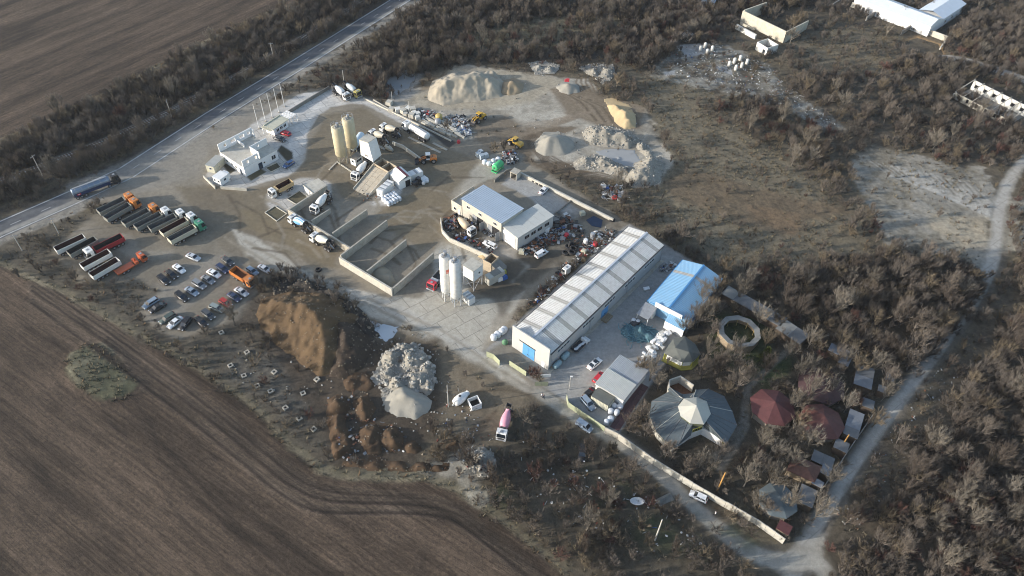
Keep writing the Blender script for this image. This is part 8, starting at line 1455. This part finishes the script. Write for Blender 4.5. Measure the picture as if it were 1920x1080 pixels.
# the one green conifer of the garden
p = P(1436, 668, 2); t = thing('conifer', 'yellow-green conifer beside the ring pavilion, the only green tree', 'tree', (p.x, p.y)); tb, cb = MB(), MB(); tb.cyl((0, 0, -.1), (0, 0, 5.0), .16, .04, 6)
for k in range(900):
    z = random.uniform(.6, 5.4); R_ = 2.1 * (1 - z / 5.9); a = random.uniform(0, 6.28); r_2 = R_ * random.uniform(.35, 1); c = V3(r_2 * math.cos(a), r_2 * math.sin(a), z); d = (V3(math.cos(a), math.sin(a), .5) + rv(.4)).normalized(); s = d.cross(rv(1)).normalized() * .14; cb.add([c - s, c + s, c + d * .6], [(0, 1, 2)])
part('trunk', tb, TW_['dark'], t); part('crown', cb, TW_['green'], t)
# red shrub at the sign and in the weeds
for x, y, k, s, lb in [(1005, 703, 7, 1.0, 'reddish bush beside the white sign board'), (996, 698, 7, .8, 'low reddish bush on the left side of the gate sign'), (1012, 712, 6, .7, 'straw-coloured bush in front of the gate sign'), (496, 716, 7, .8, 'reddish bush among the concrete shafts'), (1000, 890, 7, 1.3, 'large rust-red bush in the scrub below the pink-drum mixer'), (915, 880, 7, .9, 'rust-red bush beside the pale rubble at the clearing'), (945, 278, 0, 1.0, 'bare bush above the white big bags'), (927, 282, 6, 1.0, 'straw-coloured bush behind the wrapped pallets'), (858, 825, 6, .8, 'tan bush on the rust-brown bank')]:
    q = P(x, y, .8); o = put('bush', BUSH[k], None, (q.x, q.y, 0), random.uniform(0, 6)); o.scale = (s, s, s); tag(o, lb, 'bush', 'bare bushes of the scrub')
# grass and stones
X, Y, u, v, r_ = field_pts(GRASS, .95, .26, 303, 30); n = len(X); grn = np.where(COLR[np.clip(np.searchsorted(gy, Y), 0, NY - 1), np.clip(np.searchsorted(gx, X), 0, NX - 1), 1] > COLR[np.clip(np.searchsorted(gy, Y), 0, NY - 1), np.clip(np.searchsorted(gx, X), 0, NX - 1), 0], 1, 0); q = r_.choice(3, n, p=[.45, .33, .22]); idx = np.where((grn == 1) & (r_.uniform(0, 1, n) < .8), 3, q); print('grass', n)
scatter('dry_grass', TUFT, np.stack([X, Y, ZAT(X, Y)], 1), r_.uniform(0, 6.28, n), r_.uniform(.6, 1.5, n), idx, 'rough dry grass and weeds on open ground')
X, Y, u, v, r_ = field_pts(STONE, .9, .3, 404, 10); n = len(X); pts = [np.stack([X, Y, ZAT(X, Y) - .02], 1)]; sc_ = [r_.uniform(.1, .38, n)]; id_ = [r_.choice(4, n)]
for o in [o for o in S.objects if o.name.split('.')[0] in ('rubble_ridge', 'rubble_cone', 'rubble_pile', 'stone_heap', 'stone_cone', 'earth_mound', 'black_soil_bank', 'gravel_cone')]:
    me = o.data; co = np.empty(len(me.vertices) * 3, np.float32); me.vertices.foreach_get('co', co); co = co.reshape(-1, 3) + np.array(o.location); nm = o.name.split('.')[0]; den, lo, hi, pr = {'rubble_ridge': (.55, .15, .55, (.35, .35, .02, .28)), 'rubble_cone': (.5, .12, .45, (.35, .35, .02, .28)), 'rubble_pile': (.5, .15, .55, (.3, .3, .15, .25)), 'stone_heap': (.7, .12, .8, (.35, .35, .02, .28)), 'stone_cone': (.12, .08, .2, (.4, .3, 0, .3)), 'earth_mound': (.16, .1, .32, (.02, .0, .98, .0)), 'black_soil_bank': (.3, .15, .5, (.02, .03, .93, .02)), 'gravel_cone': (.03, .1, .2, (.4, .3, .1, .2))}[nm]
    k = r_.uniform(0, 1, len(co)) < den; k &= co[:, 2] > -.05; c = co[k] + r_.uniform(-.25, .25, (k.sum(), 3)) * np.array([1, 1, .1]); pts.append(c); sc_.append(lo + (hi - lo) * r_.uniform(0, 1, len(c)) ** 3.0); id_.append(r_.choice(4, len(c), p=pr))
pts, sc_, id_ = np.concatenate(pts), np.concatenate(sc_), np.concatenate(id_); n = len(pts); print('stones', n)
scatter('rubble', ROCK, pts, r_.uniform(0, 6.28, n), sc_, id_, 'loose stones and broken lumps on heaps and waste ground', tilt=r_.normal(0, .5, (n, 2)))

# same descriptions told apart by their order from the left
ORD = ['leftmost', 'second from left', 'third from left', 'fourth from left', 'fifth from left', 'sixth from left', 'seventh from left', 'eighth from left', 'ninth from left', 'tenth from left', 'eleventh from left', 'twelfth from left', 'thirteenth from left', 'fourteenth from left']
by = {}
for o in S.objects:
    if o.parent is None and 'label' in o and o.get('kind') != 'stuff': by.setdefault(o['label'], []).append(o)
for lb, os_ in by.items():
    if 1 < len(os_) <= 14:
        os_.sort(key=lambda o: px_of(o.location.x, o.location.y)[0])
        for i, o in enumerate(os_): o['label'] = lb + ', ' + (ORD[i] if i < len(os_) - 1 else 'rightmost')
# ---- thin winter haze round the whole scene
hz = MB().box(-1500, 1500, -400, 1800, -3.0, CAM_H + 15).mesh('haze', bpy.data.materials.new('haze')); hm = hz.materials[0]; hm.use_nodes = True; t = hm.node_tree; t.nodes.clear()
pv = t.nodes.new('ShaderNodeVolumePrincipled'); pv.inputs['Density'].default_value = .00007; pv.inputs['Color'].default_value = (.86, .90, .96, 1); pv.inputs['Anisotropy'].default_value = .2
om = t.nodes.new('ShaderNodeOutputMaterial'); t.links.new(pv.outputs[0], om.inputs['Volume']); tag(put('haze', hz), 'thin pale winter haze over the whole site', 'haze', None, 'stuff')
